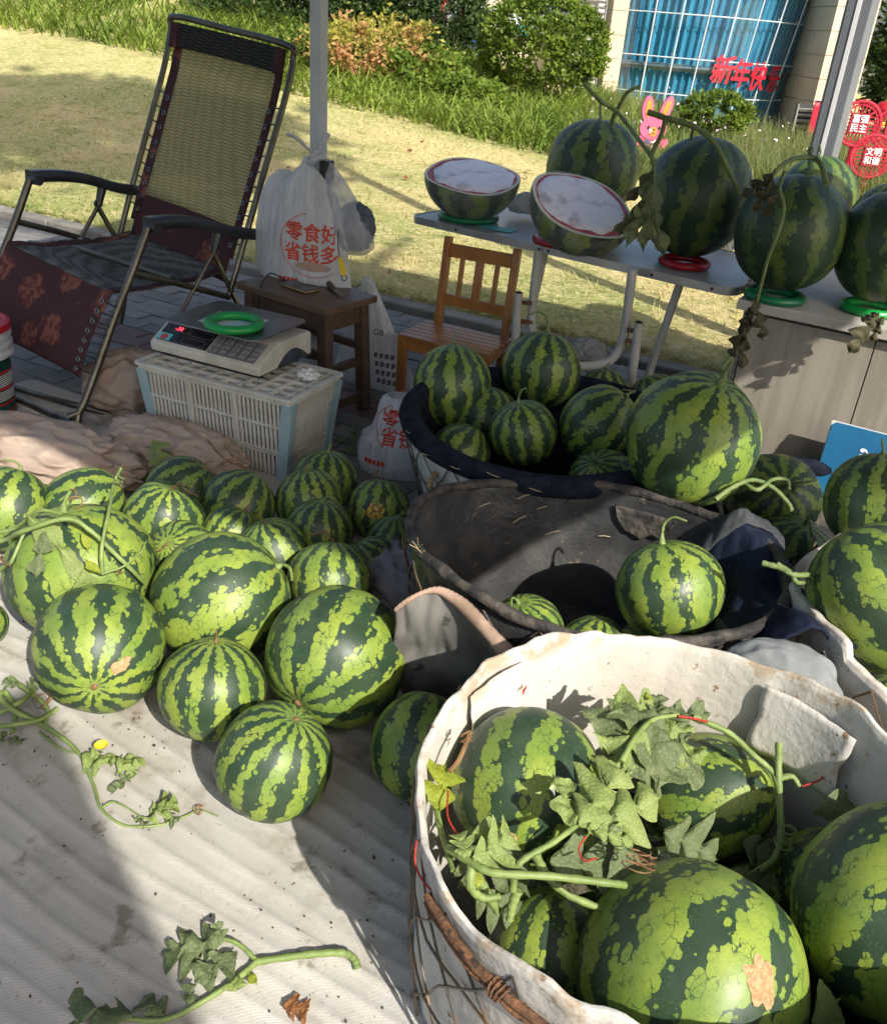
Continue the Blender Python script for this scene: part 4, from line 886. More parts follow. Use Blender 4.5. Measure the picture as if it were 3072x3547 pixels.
# crumpled tissue on the crate
def crumple(name, c, size, mat, seed, n=20, label=None, cat=None, amp=.5):
    def f(u, v):
        th, ph = math.pi * v, 2 * math.pi * u; d = Vector((math.sin(th) * math.cos(ph), math.sin(th) * math.sin(ph), math.cos(th))); k = 1 + amp * nz(d * 2.3, 1, seed) + amp * .7 * nz(d * 5, 1, seed + 4)
        return (c[0] + d.x * size[0] * k, c[1] + d.y * size[1] * k, c[2] + max(-size[2] * .6, d.z * size[2] * k))
    o = MB().grid(n, n // 2 + 2, f, wrap=True).build(name, mat, smooth=25)
    return tag(o, label, cat) if label else o
p = (-0.477, 2.734, 0.320); crumple('tissue', (p[0], p[1], .318), (.034, .022, .020), MAT['paper'], 3, 26, 'crumpled white tissue on the crate lid', 'tissue')

# ------------------------------------------------------------------ stool with phone and knife
tst = thing('wooden_stool', 'dark brown wooden stool beside the white pole', 'stool', (-.577, 3.282, 0), R(-34))
def leg4(t, xs, ys, z1, w, spl, mat, name='leg'):
    for sx_ in (-1, 1):
        for sy_ in (-1, 1): MB().bar((sx_ * (xs + spl), sy_ * (ys + spl * .6), 0), (sx_ * xs, sy_ * ys, z1), w, w, up=(0, 1, 0)).build(name, mat, t, smooth=0, bevel=.003)
MB().box((0, 0, .438), (.462, .275, .026)).build('seat', MAT['stool_top'], tst, smooth=0, bevel=.003)
leg4(tst, .185, .098, .424, .042, .018, MAT['stool'])
for sy_ in (-1, 1):
    MB().bar((-.17, sy_ * .098, .385), (.17, sy_ * .098, .385), .022, .07).build('apron', MAT['stool'], tst, smooth=0, bevel=.002); MB().bar((-.18, sy_ * .103, .255), (.18, sy_ * .103, .255), .02, .032).build('stretcher', MAT['stool'], tst, smooth=0, bevel=.002)
for sx_ in (-1, 1):
    MB().bar((sx_ * .186, -.085, .384), (sx_ * .186, .085, .384), .022, .068).build('apron', MAT['stool'], tst, smooth=0, bevel=.002); MB().bar((sx_ * .192, -.09, .20), (sx_ * .192, .09, .20), .02, .03).build('stretcher', MAT['stool'], tst, smooth=0, bevel=.002); MB().bar((sx_ * .199, -.095, .06), (sx_ * .199, .095, .06), .02, .035).build('stretcher', MAT['stool'], tst, smooth=0, bevel=.002)
p = (-0.600, 3.278, 0.460); tph = thing('smartphone', 'smartphone with gold edge lying on the brown stool', 'phone', (p[0], p[1], .4515), R(-38))
MB().box((0, 0, .005), (.152, .074, .009)).build('case', MAT['gold'], tph, bevel=.004); MB().box((0, 0, .0102), (.144, .067, .0012)).build('screen', MAT['phone'], tph, bevel=.0005)
tag(MB().tube(bez([(-0.665, 3.346, 0.458), (-0.710, 3.399, 0.462), (-0.726, 3.371, 0.475), (-0.738, 3.356, 0.470), (-0.739, 3.255, 0.460), (-0.747, 3.235, 0.400), (-0.779, 3.411, 0.250)], 8), .003, 6).build('charging_cable', MAT['black'], smooth=60), 'thin black cable running from the phone over the stool edge', 'cable')
kA, kB, kC = Vector((-0.531, 3.411, 0.462)), Vector((-0.468, 3.262, 0.462)), Vector((-0.435, 3.205, 0.456)); tkn = thing('melon_knife', 'small hooked knife with worn handle at the stool edge', 'knife', tuple(kA))
MB().tube([kA, kA.lerp(kB, .3), kA.lerp(kB, .7), kB], [.010, .012, .0105, .008], 10).build('handle', MAT['stool'], tkn, world=True, smooth=60)
b = MB(); side = Vector((.006, .006, 0)); up_ = Vector((0, 0, .0015)); mid = kB.lerp(kC, .6); tip = kC + Vector((.02, .012, .004))
for q in (1, -1): b.v += [tuple(x + up_ * q) for x in (kB - side, kB + side, mid + side * .9, mid - side * 1.2, tip, kC - side)]
b.f += [(0, 1, 2, 3), (3, 2, 4, 5), (9, 8, 7, 6), (11, 10, 8, 9), (0, 3, 9, 6), (3, 5, 11, 9), (1, 7, 8, 2), (2, 8, 10, 4), (5, 4, 10, 11)]
b.build('blade', MAT['steel'], tkn, world=True, smooth=0)

# ------------------------------------------------------------------ tent: frame, roof, posts
PL = Vector((-0.562, 3.460, 0.747)); PL.z = 0
tt = thing('market_tent', 'white metal pole and roof of the market tent shading the stall', 'tent', (PL.x, PL.y, 0), rz)
MB().box((0, 0, 1.1), (.046, .046, 2.2)).build('pole', MAT['pole'], tt, smooth=0, bevel=.003)
MB().box((0, 0, .006), (.10, .10, .01)).build('foot_plate', MAT['pole'], tt, smooth=0)
PLs, PLt = E_DIR.dot(PL), N_DIR.dot(PL)
F0 = .40 - PLt; D1 = .42; S0, S1 = -.35, 3.4
for (x, y) in ((3.0, 0),): MB().box((x, y, 1.1), (.046, .046, 2.2)).build('pole', MAT['pole'], tt, smooth=0, bevel=.003)
apex = ((S0 + S1) / 2, (F0 + D1) / 2, 2.95); rim_ = [(S0, F0, 2.18), (S1, F0, 2.18), (S1, D1, 2.18), (S0, D1, 2.18)]
b = MB().add(rim_ + [apex], [(0, 1, 4), (1, 2, 4), (2, 3, 4), (3, 0, 4)]); b.build('roof', MAT['tent'], tt, smooth=0, solid=.004)
b = MB()
for i in range(4):
    a, c = rim_[i], rim_[(i + 1) % 4]; b.add([a, c, (c[0], c[1], 1.98), (a[0], a[1], 1.98)], [(0, 1, 2, 3)])
b.build('valance', MAT['tent'], tt, smooth=0, solid=.003)
for i in range(4): MB().bar(rim_[i], rim_[(i + 1) % 4], .03, .03).build('roof_rail', MAT['pole'], tt, smooth=0)
hk = Vector((-0.525, 3.420, 0.843)); b = MB().box(hk + Vector((.0, 0, .01)), (.035, .05, .07), Matrix.Rotation(rz, 3, 'Z')); b.box(hk + Vector((.002, -.01, -.05)), (.024, .03, .06), Matrix.Rotation(.15, 3, 'Y')); b.build('clamp', MAT['black'], tt, world=True, smooth=0, bevel=.005)
# unseen canopy added behind the photographer, throws the soft shade on the lower left of the cloth
tn = thing('shade_canopy', 'unseen canopy added behind the photographer for its shade', 'tent', (.735, -.96, 0))
d1, d2 = Vector((.62, -.78, 0)), Vector((-.78, -.62, 0)); c0 = Vector((0, 0, 2.3))
b = MB().add([c0, c0 + d1 * 2.4, c0 + d1 * 2.4 + d2 * 2.2, c0 + d2 * 2.2], [(0, 1, 2, 3)]); b.build('roof', MAT['tent'], tn, smooth=0, solid=.004)
for q in (c0, c0 + d1 * 2.4, c0 + d1 * 2.4 + d2 * 2.2, c0 + d2 * 2.2):
    if q is c0: continue
    MB().box((q.x, q.y, 1.15), (.04, .04, 2.3)).build('pole', MAT['pole'], tn, smooth=0)
# grey steel post on the lawn edge, right
PR = Vector((1.596, 4.400, 0.979)); tp = thing('lamp_post', 'grey steel post with pale stripe standing behind the cabinet', 'post', (PR.x, PR.y, 0), R(-35))
MB().box((0, 0, 3), (.105, .105, 6)).build('shaft', MAT['post'], tp, smooth=0, bevel=.006)
MB().box((.0, -.0535, 3), (.018, .006, 6)).build('pale_stripe', MAT['white_print'], tp, smooth=0)
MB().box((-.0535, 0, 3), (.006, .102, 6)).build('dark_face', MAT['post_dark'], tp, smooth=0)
MB().box((0, 0, .012), (.22, .22, .024)).build('base_plate', MAT['post'], tp, smooth=0)

# ------------------------------------------------------------------ plastic bags
def bag(name, label, c, rotz, hw_, hd_, h, mat, seed=0, pleat=.10, prof=None, lean=(0, 0), open_bottom=False, label_cat='bag', parent_name=None):
    t = thing(name, label, label_cat, (c[0], c[1], c[2]), rotz)
    prof = prof or [(0, .05), (.06, .09), (.14, .34), (.28, .70), (.5, .92), (.75, 1.0), (.93, .98), (1.0, .80)]
    def rad(v):
        for i in range(len(prof) - 1):
            if v <= prof[i + 1][0]: f = (v - prof[i][0]) / (prof[i + 1][0] - prof[i][0]); return prof[i][1] * (1 - f) + prof[i + 1][1] * f
        return prof[-1][1]
    def f(A, v):
        r_ = rad(v); pl_ = 1 + pleat * (1.2 - v) * (nz((math.cos(A) * 3.2, math.sin(A) * 3.2, v * .7 + seed)) * 1.4 + .4 * math.sin(A * 9 + seed)) + .05 * nz((math.cos(A) * 6, v * 6, seed))
        return Vector((hw_ * r_ * math.cos(A) * pl_ + lean[0] * v, hd_ * (r_ ** .8) * math.sin(A) * pl_ + lean[1] * v, h * (1 - v)))
    b = MB().grid(84, 40, lambda u, v: f(2 * math.pi * u, v), wrap=True); k = len(b.v); b.v.append((lean[0], lean[1], .004)); b.f += [(k, i * 40 + 39, ((i + 1) % 84) * 40 + 39) for i in range(84)]
    body = b.build('film', mat, t, smooth=180)
    def pr(me, x0, z0, mt, nm, off=.003, pa=None):
        for vtx in me.vertices:
            x, z = vtx.co.x + x0, vtx.co.y + z0; v = min(.99, max(.02, 1 - z / h)); r_ = rad(v); q = max(-.98, min(.98, (x - lean[0] * v) / (hw_ * r_))); A = -math.acos(q); p = f(A, v)
            vtx.co = (x, p.y - off - vtx.co.z, z)
        return link(nm, me, pa or t, mat=mt)
    return t, f, pr
KN = Vector((-0.557, 3.400, 0.897))
bc_ = Vector((-0.587, 3.370, 0.415))
t1, f1, pr1 = bag('carrier_bag', 'white carrier bag with red lettering knotted to the white pole', (KN.x - .04, KN.y + .01, bc_.z), R(-18), .185, .055, KN.z - bc_.z, MAT['bag'], 2, .10, [(0, .07), (.05, .10), (.12, .30), (.25, .62), (.45, .80), (.75, .92), (.96, 1.0), (1.0, .96)])
hb_ = KN.z - bc_.z
pr1(text_mesh('零食好', .072), .045, hb_ * .455, MAT['red_print'], 'lettering'); pr1(text_mesh('省钱多', .072), .04, hb_ * .30, MAT['red_print'], 'lettering')
arc = MB().tube([(.02 + .135 * math.cos(a), .0 + .115 * math.sin(a), 0) for a in [R(100 + i * 9) for i in range(24)]], .0012, 5).mesh(); pr1(arc, .03, hb_ * .37, MAT['red_print'], 'print_outline')
for (x, z, w, h_) in [(-.085 + i * .017, hb_ * .085, .012, .018) for i in range(5)] + [(.05 + i * .016, hb_ * .05, .011, .010) for i in range(7)]: pr1(MB().box((0, 0, 0), (w, h_, .0004)).mesh(smooth=0), x, z, MAT['red_print'], 'small_print')
b = MB().prism([(.07 * math.cos(R(i * 20)), .016 * math.sin(R(i * 20))) for i in range(18)], .0004).mesh(); pr1(b, .05, hb_ * .21, MAT['binding'], 'print_shape')
for e in ((-.085, .02, .06), (.05, .01, .075)):
    pass
kn = MB().tube(bez([KN + Vector((-.02, -.02, -.02)), KN + Vector((0, -.035, 0)), KN + Vector((.025, -.02, .01)), KN + Vector((.0, -.01, .02)), KN + Vector((-.02, -.03, .0))], 6), .012, 8); kn.build('knot', MAT['bag'], t1, world=True, smooth=180)
MB().tube(bez([KN, KN + Vector((-.03, -.02, .03)), KN + Vector((-.075, -.02, .065)), KN + Vector((-.105, -.015, .07))], 6), [.010] * 8 + [.014] * 8 + [.010] * 3, 8, flat=.45).build('loose_end', MAT['bag'], t1, world=True, smooth=180)
MB().tube(bez([KN, KN + Vector((.02, -.02, .04)), KN + Vector((.045, -.015, .085))], 6), [.009] * 13, 8, flat=.45).build('loose_end', MAT['bag'], t1, world=True, smooth=180)
c2 = Vector((-0.395, 3.420, 0.569)); top2 = Vector((-0.522, 3.420, 0.891))
t2, f2, pr2 = bag('carrier_bag', 'thin see through bag with dark contents hanging right of the pole', (top2.x, top2.y, c2.z), R(-10), .095, .075, top2.z - c2.z, MAT['bag_thin'], 6, .08, [(0, .10), (.05, .16), (.2, .42), (.5, .80), (.75, 1.0), (.92, .85), (1.0, .45)], lean=(.115, 0))
lump('contents', MAT['bag_dark'], (top2.x + .108, top2.y - .016, c2.z + .095), (.070, .052, .085), 0, .2, 31, t2)
c3 = Vector((-0.699, 3.520, 0.425)); t3, f3, pr3 = bag('carrier_bag', 'plain white bag hanging behind the recliner armrest', (c3.x, c3.y, c3.z), R(-15), .10, .05, (-0.653, 3.520, 0.828)[2] - c3.z, MAT['bag'], 9, .12, [(0, .25), (.08, .6), (.2, .85), (.5, 1.0), (.9, .95), (1, .8)], lean=(-.03, 0))
c4 = Vector((-0.409, 3.439, 0.000)); t4, f4, pr4 = bag('woven_sack', 'white sack with grey stencil print standing behind the stool', (c4.x + .03, c4.y + .12, .0), R(-28), .20, .06, .44, MAT['bag'], 14, .06, [(0, .10), (.05, .16), (.3, .42), (.6, .72), (.9, 1.0), (1, .95)], lean=(.06, 0), label_cat='sack')
pr4(text_mesh('GB', .034), .085, .24, MAT['print_grey'], 'lettering')
for k in range(4):
    for i in range(4): pr4(MB().box((0, 0, 0), (.016, .020, .0004)).mesh(smooth=0), .085 + i * .024 + k * .008, .15 - k * .034, MAT['print_grey'], 'small_print')
c5 = Vector((-0.194, 2.693, 0.000)); t5, f5, pr5 = bag('carrier_bag', 'crumpled white bag with red lettering on the ground by the navy rimmed basket', (c5.x + .02, c5.y + .05, .0), R(-12), .135, .09, .27, MAT['bag'], 19, .10, [(0, .30), (.05, .45), (.3, .58), (.45, .66), (.55, .95), (.85, 1.05), (1, .95)])
pr5(text_mesh('零食', .062), .02, .205, MAT['red_print'], 'lettering'); pr5(text_mesh('省钱', .062), .02, .145, MAT['red_print'], 'lettering'); [pr5(MB().box((0, 0, 0), (.012, .016, .0004)).mesh(smooth=0), -.085 + i * .016, .055, MAT['red_print'], 'small_print') for i in range(5)]
arc = MB().tube([(.085 * math.cos(a), .075 * math.sin(a), 0) for a in [R(110 + i * 9) for i in range(16)]], .0012, 5).mesh(); pr5(arc, .02, .18, MAT['red_print'], 'print_outline')
# knife holder with yellow tag hanging under the bag
ty = thing('hanging_tag', 'yellow and black tag hanging on a cord from the bag', 'tag', (-0.450, 3.300, 0.573)); yA, yB = Vector((-0.463, 3.300, 0.607)), Vector((-0.457, 3.300, 0.572))
MB().tube([yA + Vector((0, 0, .06)), yA, yB], .0022, 5).build('cord', MAT['black'], ty, world=True); MB().prism([(-.012, .03), (.006, .03), (.020, -.02), (.014, -.038), (-.002, -.03)], .004, Matrix.Rotation(R(90), 3, 'X'), yB + Vector((.006, 0, -.03))).build('plate', MAT['yellow'], ty, world=True, smooth=0); MB().torus(yB + Vector((.018, 0, -.074)), .010, .0022, 16, 5, Matrix.Rotation(R(90), 3, 'X')).build('loop', MAT['black'], ty, world=True)

# ------------------------------------------------------------------ paint bucket at the left edge
bx_ = Vector((-1.572, 2.871, 0.000)); tbk = thing('paint_bucket', 'green and white bucket with red lid at the left edge', 'bucket', (bx_.x - .125, bx_.y + .05, 0))
MB().lathe([(.118, 0), (.122, .004), (.130, .225)], 48, cap=True).build('body', MAT['bucket_green'], tbk)
MB().lathe([(.130, .226), (.146, .228), (.147, .240), (.136, .246), (.136, .262), (.146, .264), (.146, .272), (.137, .276), (.137, .292), (.146, .294), (.146, .302), (.138, .306), (.138, .318)], 48).build('collar', MAT['bucket_white'], tbk, smooth=20)
MB().lathe([(.140, .316), (.147, .318), (.150, .330), (.147, .341), (.134, .344), (.126, .332), (.001, .330)], 48).build('lid', MAT['red_lid'], tbk)
for z in (.175, .118, .062, .030): MB().lathe([(.1235 + .031 * z, z - .004), (.1237 + .031 * z, z + .004)], 48).build('red_band', MAT['red_lid'], tbk)
for z in [.165 - i * .0075 for i in range(6)] + [.106 - i * .0075 for i in range(5)]:
    MB().tube([((.1225 + .036 * z) * math.cos(R(a)), (.1225 + .036 * z) * math.sin(R(a)), z) for a in range(-75, 16, 5)], .0013, 4).build('printed_line', MAT['white_print'], tbk)

# ------------------------------------------------------------------ recliner
tre = thing('folding_recliner', 'folding recliner with tan mesh back and maroon rose patterned cloth', 'chair', (-1.1, 3.35, 0))
LAT = Vector((.83, -.56, 0)); FAR = -LAT * .70
def far(p): return Vector(p) + FAR + Vector((0, 0, .06 * min(1.0, Vector(p).z / .4)))
def rtube(name, pts, r, mat='tube', n=10, par=None): return MB().tube(pts, r, n).build(name, MAT[mat], par or tre, world=True, smooth=60)
# back frame: near upright, top bow, far upright
nb = [(-0.913, 3.447, 0.348), (-0.868, 3.514, 0.529), (-0.804, 3.609, 0.778), (-0.735, 3.710, 1.047), (-0.708, 3.752, 1.188)]
nb = [Vector(p) for p in nb]; fb = [far(p) for p in nb]
top_n, top_f = nb[-1] + Vector((0, 0, .050)) - LAT * .03, fb[-1] + Vector((0, 0, .050)) + LAT * .03
bow = bez(nb[:-1] + [nb[-1] + Vector((0, 0, 0)), top_n, top_n.lerp(top_f, .5) + Vector((0, 0, .004)), top_f, fb[-1]] + fb[-2::-1], 6)
rtube('back_frame', bow, .0125)
def bk(t, s_, off=0.0):    # point on the back, t 0 bottom .. 1 top, s_ 0 far .. 1 near
    i = t * (len(nb) - 1); k = min(int(i), len(nb) - 2); a = nb[k].lerp(nb[k + 1], i - k); c = fb[k].lerp(fb[k + 1], i - k)
    fwd = Vector((-.56, -.83, 0)); sag = .030 * math.sin(math.pi * s_) * (1 - abs(2 * t - 1) * .3)
    return c.lerp(a, s_) - fwd * sag + fwd * (.006 + off) + Vector((0, 0, .035 * max(0, t - .9) * 10))
def panel(name, t0, t1, s0, s1, mat, off=0.0, par=None, solid=.003, nu=20, nv=24):
    return MB().grid(nu, nv, lambda u, v: bk(t0 + (t1 - t0) * v, s0 + (s1 - s0) * u, off)).build(name, MAT[mat], par or tre, world=True, smooth=180, solid=solid)
pan = panel('mesh_panel', .30, .93, .125, .895, 'weave_tan')
panel('cloth_border', .18, .97, .06, .125, 'roses'); panel('cloth_border', .18, .97, .895, .955, 'roses')
panel('lower_band', .06, .30, .09, .93, 'roses'); panel('headrest_band', .905, 1.0, .08, .94, 'weave_dark', .012, solid=.018)
for s_ in (.085, .935):
    panel('headrest_corner', .90, 1.0, s_ - .03, s_ + .03, 'roses', .016, solid=.02, nu=6, nv=8)
ey = MB().torus((0, 0, 0), .0085, .0026, 16, 6).mesh('eyelet', 180); ey.materials.append(MAT['steel'])
bn = frame(LAT, (0, 0, 1), None)
for side, s_, so in ((0, .105, .025), (1, .915, .985)):
    for i in range(10 if side else 9):
        t = .24 + .052 * i; p = bk(t, s_, .006); o = bpy.data.objects.new('eyelet', ey); COL.objects.link(o); o.parent = tre; o.matrix_parent_inverse = wm(tre).inverted(); o.matrix_basis = Matrix.Translation(p) @ (bn @ Matrix.Rotation(R(90), 3, 'X') if False else frame(LAT, (.2, .3, .93))).to_4x4()
        q = bk(t + .018, so, .0); MB().tube([p, p.lerp(q, .5) + Vector((0, 0, .006)), q], .0032, 6).build('elastic_lace', MAT['black'], tre, world=True)
# seat and calf panel
sb_n, sf_n = bk(.10, .92), Vector((-1.187, 3.040, 0.435)); sb_f, sf_f = bk(.10, .08), Vector((-1.187, 3.040, 0.435)) + FAR * .97
sf_n = Vector((-1.193, 3.032, 0.431)) - LAT * .03; sf_f = sf_n + FAR * .9 + Vector((0, 0, .058))
def seat(u, v):
    a, c = sb_n.lerp(sf_n, v), sb_f.lerp(sf_f, v); z = -.055 * math.sin(math.pi * min(1, v * 1.08)) * (.6 + .4 * math.sin(math.pi * u)) + .02 * math.sin(math.pi * v) ** 3
    return c.lerp(a, u) + Vector((0, 0, z + .010 + .004 * nz((u * 5, v * 6, 0))))
MB().grid(24, 24, seat).build('seat_sling', MAT['weave_grey'], tre, world=True, smooth=180, solid=.004)
for u0, u1 in ((0, .07), (.93, 1)):
    MB().grid(4, 24, lambda u, v: seat(u0 + (u1 - u0) * u, v) + Vector((0, 0, .004))).build('seat_border', MAT['roses'], tre, world=True, smooth=180, solid=.003)
cb_n = Vector((-1.286, 2.895, 0.173)) - LAT * .03; cb_f = cb_n + FAR * .9 + Vector((0, 0, .03))
def calf(u, v):
    a, c = sf_n.lerp(cb_n, v), sf_f.lerp(cb_f, v); return c.lerp(a, u) + Vector((-.56, -.83, 0)) * (.018 * math.sin(math.pi * v) - .01 * math.sin(math.pi * u) + .005 * nz((u * 4, v * 9, 3))) + Vector((0, 0, .010 * (1 - v)))
cp = MB().grid(30, 30, calf).build('calf_panel', MAT['roses'], tre, world=True, smooth=180, solid=.004)
for i in range(8):
    p = calf(.965, .10 + i * .115) + Vector((-.56, -.83, 0)) * .008; o = bpy.data.objects.new('eyelet', ey); COL.objects.link(o); o.parent = tre; o.matrix_parent_inverse = wm(tre).inverted(); o.matrix_basis = Matrix.Translation(p) @ frame(LAT, (.2, .3, .93)).to_4x4()
    q = Vector((-1.193, 3.032, 0.431)).lerp(Vector((-1.286, 2.895, 0.173)), .10 + i * .115) + LAT * .01; MB().tube([p, q], .003, 6).build('elastic_lace', MAT['black'], tre, world=True)
for i in range(7):
    p = seat(.03, .25 + i * .1) + Vector((0, 0, .012)); o = bpy.data.objects.new('eyelet', ey); COL.objects.link(o); o.parent = tre; o.matrix_parent_inverse = wm(tre).inverted(); o.matrix_basis = Matrix.Translation(p)
# tubes: front legs, seat rails, crossed rear legs, floor bars
fl_n = bez([(-1.109, 3.156, 0.654), (-1.154, 3.091, 0.515), (-1.204, 3.015, 0.370), (-1.257, 2.938, 0.202), (-1.291, 2.886, 0.098)], 4) + [Vector((-1.308, 2.862, 0.059)) + Vector((0, 0, .0))]
MB().tube(fl_n + [Vector((-1.320, 2.843, 0.038)) + Vector((-.02, .0, .012))], .0145, 10).build('front_leg', MAT['tube'], tre, world=True, smooth=60)
MB().tube([far(p) for p in fl_n], .0145, 10).build('front_leg', MAT['tube'], tre, world=True, smooth=60)
foot_n = Vector((-1.320, 2.843, 0.038)); foot_n.z = .016
rtube('floor_bar', bez([fl_n[-1], foot_n, foot_n - LAT * .10, foot_n - LAT * .56, foot_n + FAR, far(fl_n[-1])], 5), .0135)
for q in (.07, .58): MB().tube([foot_n - LAT * (q - .05), foot_n - LAT * (q + .05)], .0175, 10).build('rubber_foot', MAT['black'], tre, world=True)
for dlt in (Vector((0, 0, 0)), FAR + Vector((0, 0, .058))):
    rtube('seat_rail', [Vector((-1.154, 3.090, 0.508)) + dlt, Vector((-1.059, 3.231, 0.449)) + dlt, Vector((-0.913, 3.447, 0.348)) + dlt], .0125)
    X0 = Vector((-0.949, 3.394, 0.530)) + dlt
    MB().bar(X0, Vector((-1.050, 3.244, 0.316)) + dlt, .012, .030, up=(0, 1, 0)).build('cross_leg', MAT['tube'], tre, world=True, smooth=0, bevel=.004)
    MB().bar(Vector((-0.957, 3.382, 0.550)) + dlt, Vector((-0.882, 3.493, 0.288)) + dlt, .012, .030, up=(0, 1, 0)).build('cross_leg', MAT['tube'], tre, world=True, smooth=0, bevel=.004)
    rtube('rear_leg', bez([Vector((-1.050, 3.244, 0.316)) + dlt, Vector((-1.077, 3.205, 0.230)) + dlt, Vector((-1.115, 3.148, 0.159)) + dlt], 5), .0125)
    rtube('rear_leg', bez([Vector((-0.882, 3.493, 0.288)) + dlt, Vector((-0.910, 3.452, 0.102)) + dlt, Vector((-0.924, 3.431, 0.023)) + dlt], 5), .0125)
    # armrest
    a0, a1 = Vector((-1.107, 3.159, 0.667)) + dlt, Vector((-0.799, 3.615, 0.560)) + dlt; ax = (a1 - a0); n_ = 16; vs_ = []
    for i in range(n_ + 1):
        t = i / n_; p = a0 + ax * t + Vector((0, 0, .020 * math.sin(math.pi * min(1, t * 1.5)) + .004)); w = .034 - .008 * t; hgt = .018
        for (dx, dz) in ((-1, -.6), (-1, .5), (-.75, 1), (.75, 1), (1, .5), (1, -.6), (.8, -1.3), (-.8, -1.3)): vs_.append(p + LAT * dx * w + Vector((0, 0, dz * hgt)))
    fs = [(i * 8 + j, i * 8 + (j + 1) % 8, (i + 1) * 8 + (j + 1) % 8, (i + 1) * 8 + j) for i in range(n_) for j in range(8)] + [tuple(range(7, -1, -1)), tuple(n_ * 8 + j for j in range(8))]
    ar = MB().add(vs_, fs).build('armrest', MAT['black'], tre, world=True, smooth=50)
    MB().tube([a0 - LAT * .033 + Vector((.01, .01, -.012)), a0 + LAT * .033 + Vector((.01, .01, -.012))], .019, 14).build('arm_knuckle', MAT['black'], ar, world=True, smooth=50)
    br_ = a0.lerp(a1, .56); MB().tube([br_ + Vector((0, 0, -.01)), X0], [.02, .014], 8).build('arm_bracket', MAT['black'], ar, world=True)
rtube('cross_bar', [Vector((-1.061, 3.228, 0.464)), Vector((-1.061, 3.228, 0.464)) + FAR], .010)
rtube('floor_bar', bez([Vector((-1.209, 3.008, -0.012)), Vector((-1.405, 3.005, 0.031)), Vector((-1.701, 3.174, 0.010))], 4), .0135)

# ------------------------------------------------------------------ small pine chair
cL, cF, cB = Vector((-0.235, 3.357, 0.280)), Vector((0.116, 3.195, 0.280)), Vector((-0.065, 3.521, 0.280)); cx = (cF - cL); cwid = cx.length; cx.normalize(); cy = Vector((-cx.y, cx.x, 0)); cdep = .25
twc = thing('pine_chair', 'small orange varnished slatted chair under the folding table', 'chair', tuple((cL + cF) / 2 + cy * cdep / 2 - Vector((0, 0, .28))), math.atan2(cx.y, cx.x))
hw_ = cwid / 2 - .015
for i in range(6): MB().box((0, -cdep / 2 + .022 + i * (cdep - .044) / 5, .275), (cwid, .037, .014)).build('seat_slat', MAT['pine'], twc, smooth=0, bevel=.003)
for sx_ in (-1, 1):
    MB().bar((sx_ * hw_, -cdep / 2 + .02, 0), (sx_ * hw_, -cdep / 2 + .02, .268), .032, .032, up=(0, 1, 0)).build('front_leg', MAT['pine'], twc, smooth=0, bevel=.003)
    MB().bar((sx_ * (hw_ - .03), cdep / 2 - .005, 0), (sx_ * (hw_ - .03), cdep / 2 + .015, .30), .030, .034, up=(0, 1, 0)).build('back_leg', MAT['pine'], twc, smooth=0, bevel=.003)
    MB().bar((sx_ * (hw_ - .03), cdep / 2 + .015, .30), (sx_ * (hw_ - .03), cdep / 2 + .055, .615), .028, .034, up=(0, 1, 0)).build('back_post', MAT['pine'], twc, smooth=0, bevel=.004)
    MB().bar((sx_ * hw_, -cdep / 2 + .03, .245), (sx_ * (hw_ - .02), cdep / 2, .245), .018, .042).build('side_rail', MAT['pine'], twc, smooth=0, bevel=.002)
MB().bar((-hw_, -cdep / 2 + .02, .243), (hw_, -cdep / 2 + .02, .243), .018, .044).build('front_rail', MAT['pine'], twc, smooth=0, bevel=.002)
bw = hw_ - .04
MB().bar((-bw, cdep / 2 + .050, .565), (bw, cdep / 2 + .050, .565), .018, .052).build('top_rail', MAT['pine'], twc, smooth=0, bevel=.003)
MB().bar((-bw, cdep / 2 + .024, .375), (bw, cdep / 2 + .024, .375), .018, .044).build('lower_rail', MAT['pine'], twc, smooth=0, bevel=.003)
for x, w in ((-bw * .55, .020), (0, .036), (bw * .55, .020)): MB().bar((x, cdep / 2 + .0265, .39), (x, cdep / 2 + .0475, .55), w, .012, up=(0, 1, 0)).build('back_slat', MAT['pine'], twc, smooth=0, bevel=.002)

# ------------------------------------------------------------------ folding table
TZ = .66
fL, fR = Vector((-.24, 3.737, 0)), Vector((.885, 2.921, 0)); tx = (fR - fL).normalized(); ty_ = Vector((-tx.y, tx.x, 0)); TL = (fR - fL).length; TD = .58
tct = (fL + fR) / 2 + ty_ * TD / 2
tta = thing('folding_table', 'grey folding table with aluminium edge and white tube legs', 'table', (tct.x, tct.y, 0), math.atan2(tx.y, tx.x))
def rrect(w, d, r, n=6):
    out = []
    for cx_, cy_, a0 in ((w / 2 - r, d / 2 - r, 0), (-w / 2 + r, d / 2 - r, 90), (-w / 2 + r, -d / 2 + r, 180), (w / 2 - r, -d / 2 + r, 270)):
        out += [(cx_ + r * math.cos(R(a0 + 90 * i / n)), cy_ + r * math.sin(R(a0 + 90 * i / n))) for i in range(n + 1)]
    return out
MB().prism(rrect(TL - .012, TD - .012, .05), .018, None, (0, 0, TZ - .018)).build('top', MAT['tabletop'], tta, smooth=30)
rr_ = rrect(TL, TD, .055); rr_.append(rr_[0]); b = MB(); k = len(rr_)
for i, (x, y) in enumerate(rr_): b.v += [(x, y, TZ - .026), (x, y, TZ + .002), (x * .994, y * .989, TZ + .003), (x * .992, y * .986, TZ - .024)]
b.f += [(i * 4 + j, (i + 1) * 4 + j, (i + 1) * 4 + (j + 1) % 4, i * 4 + (j + 1) % 4) for i in range(k - 1) for j in range(4)]
b.build('edge_trim', MAT['alu'], tta, smooth=30)
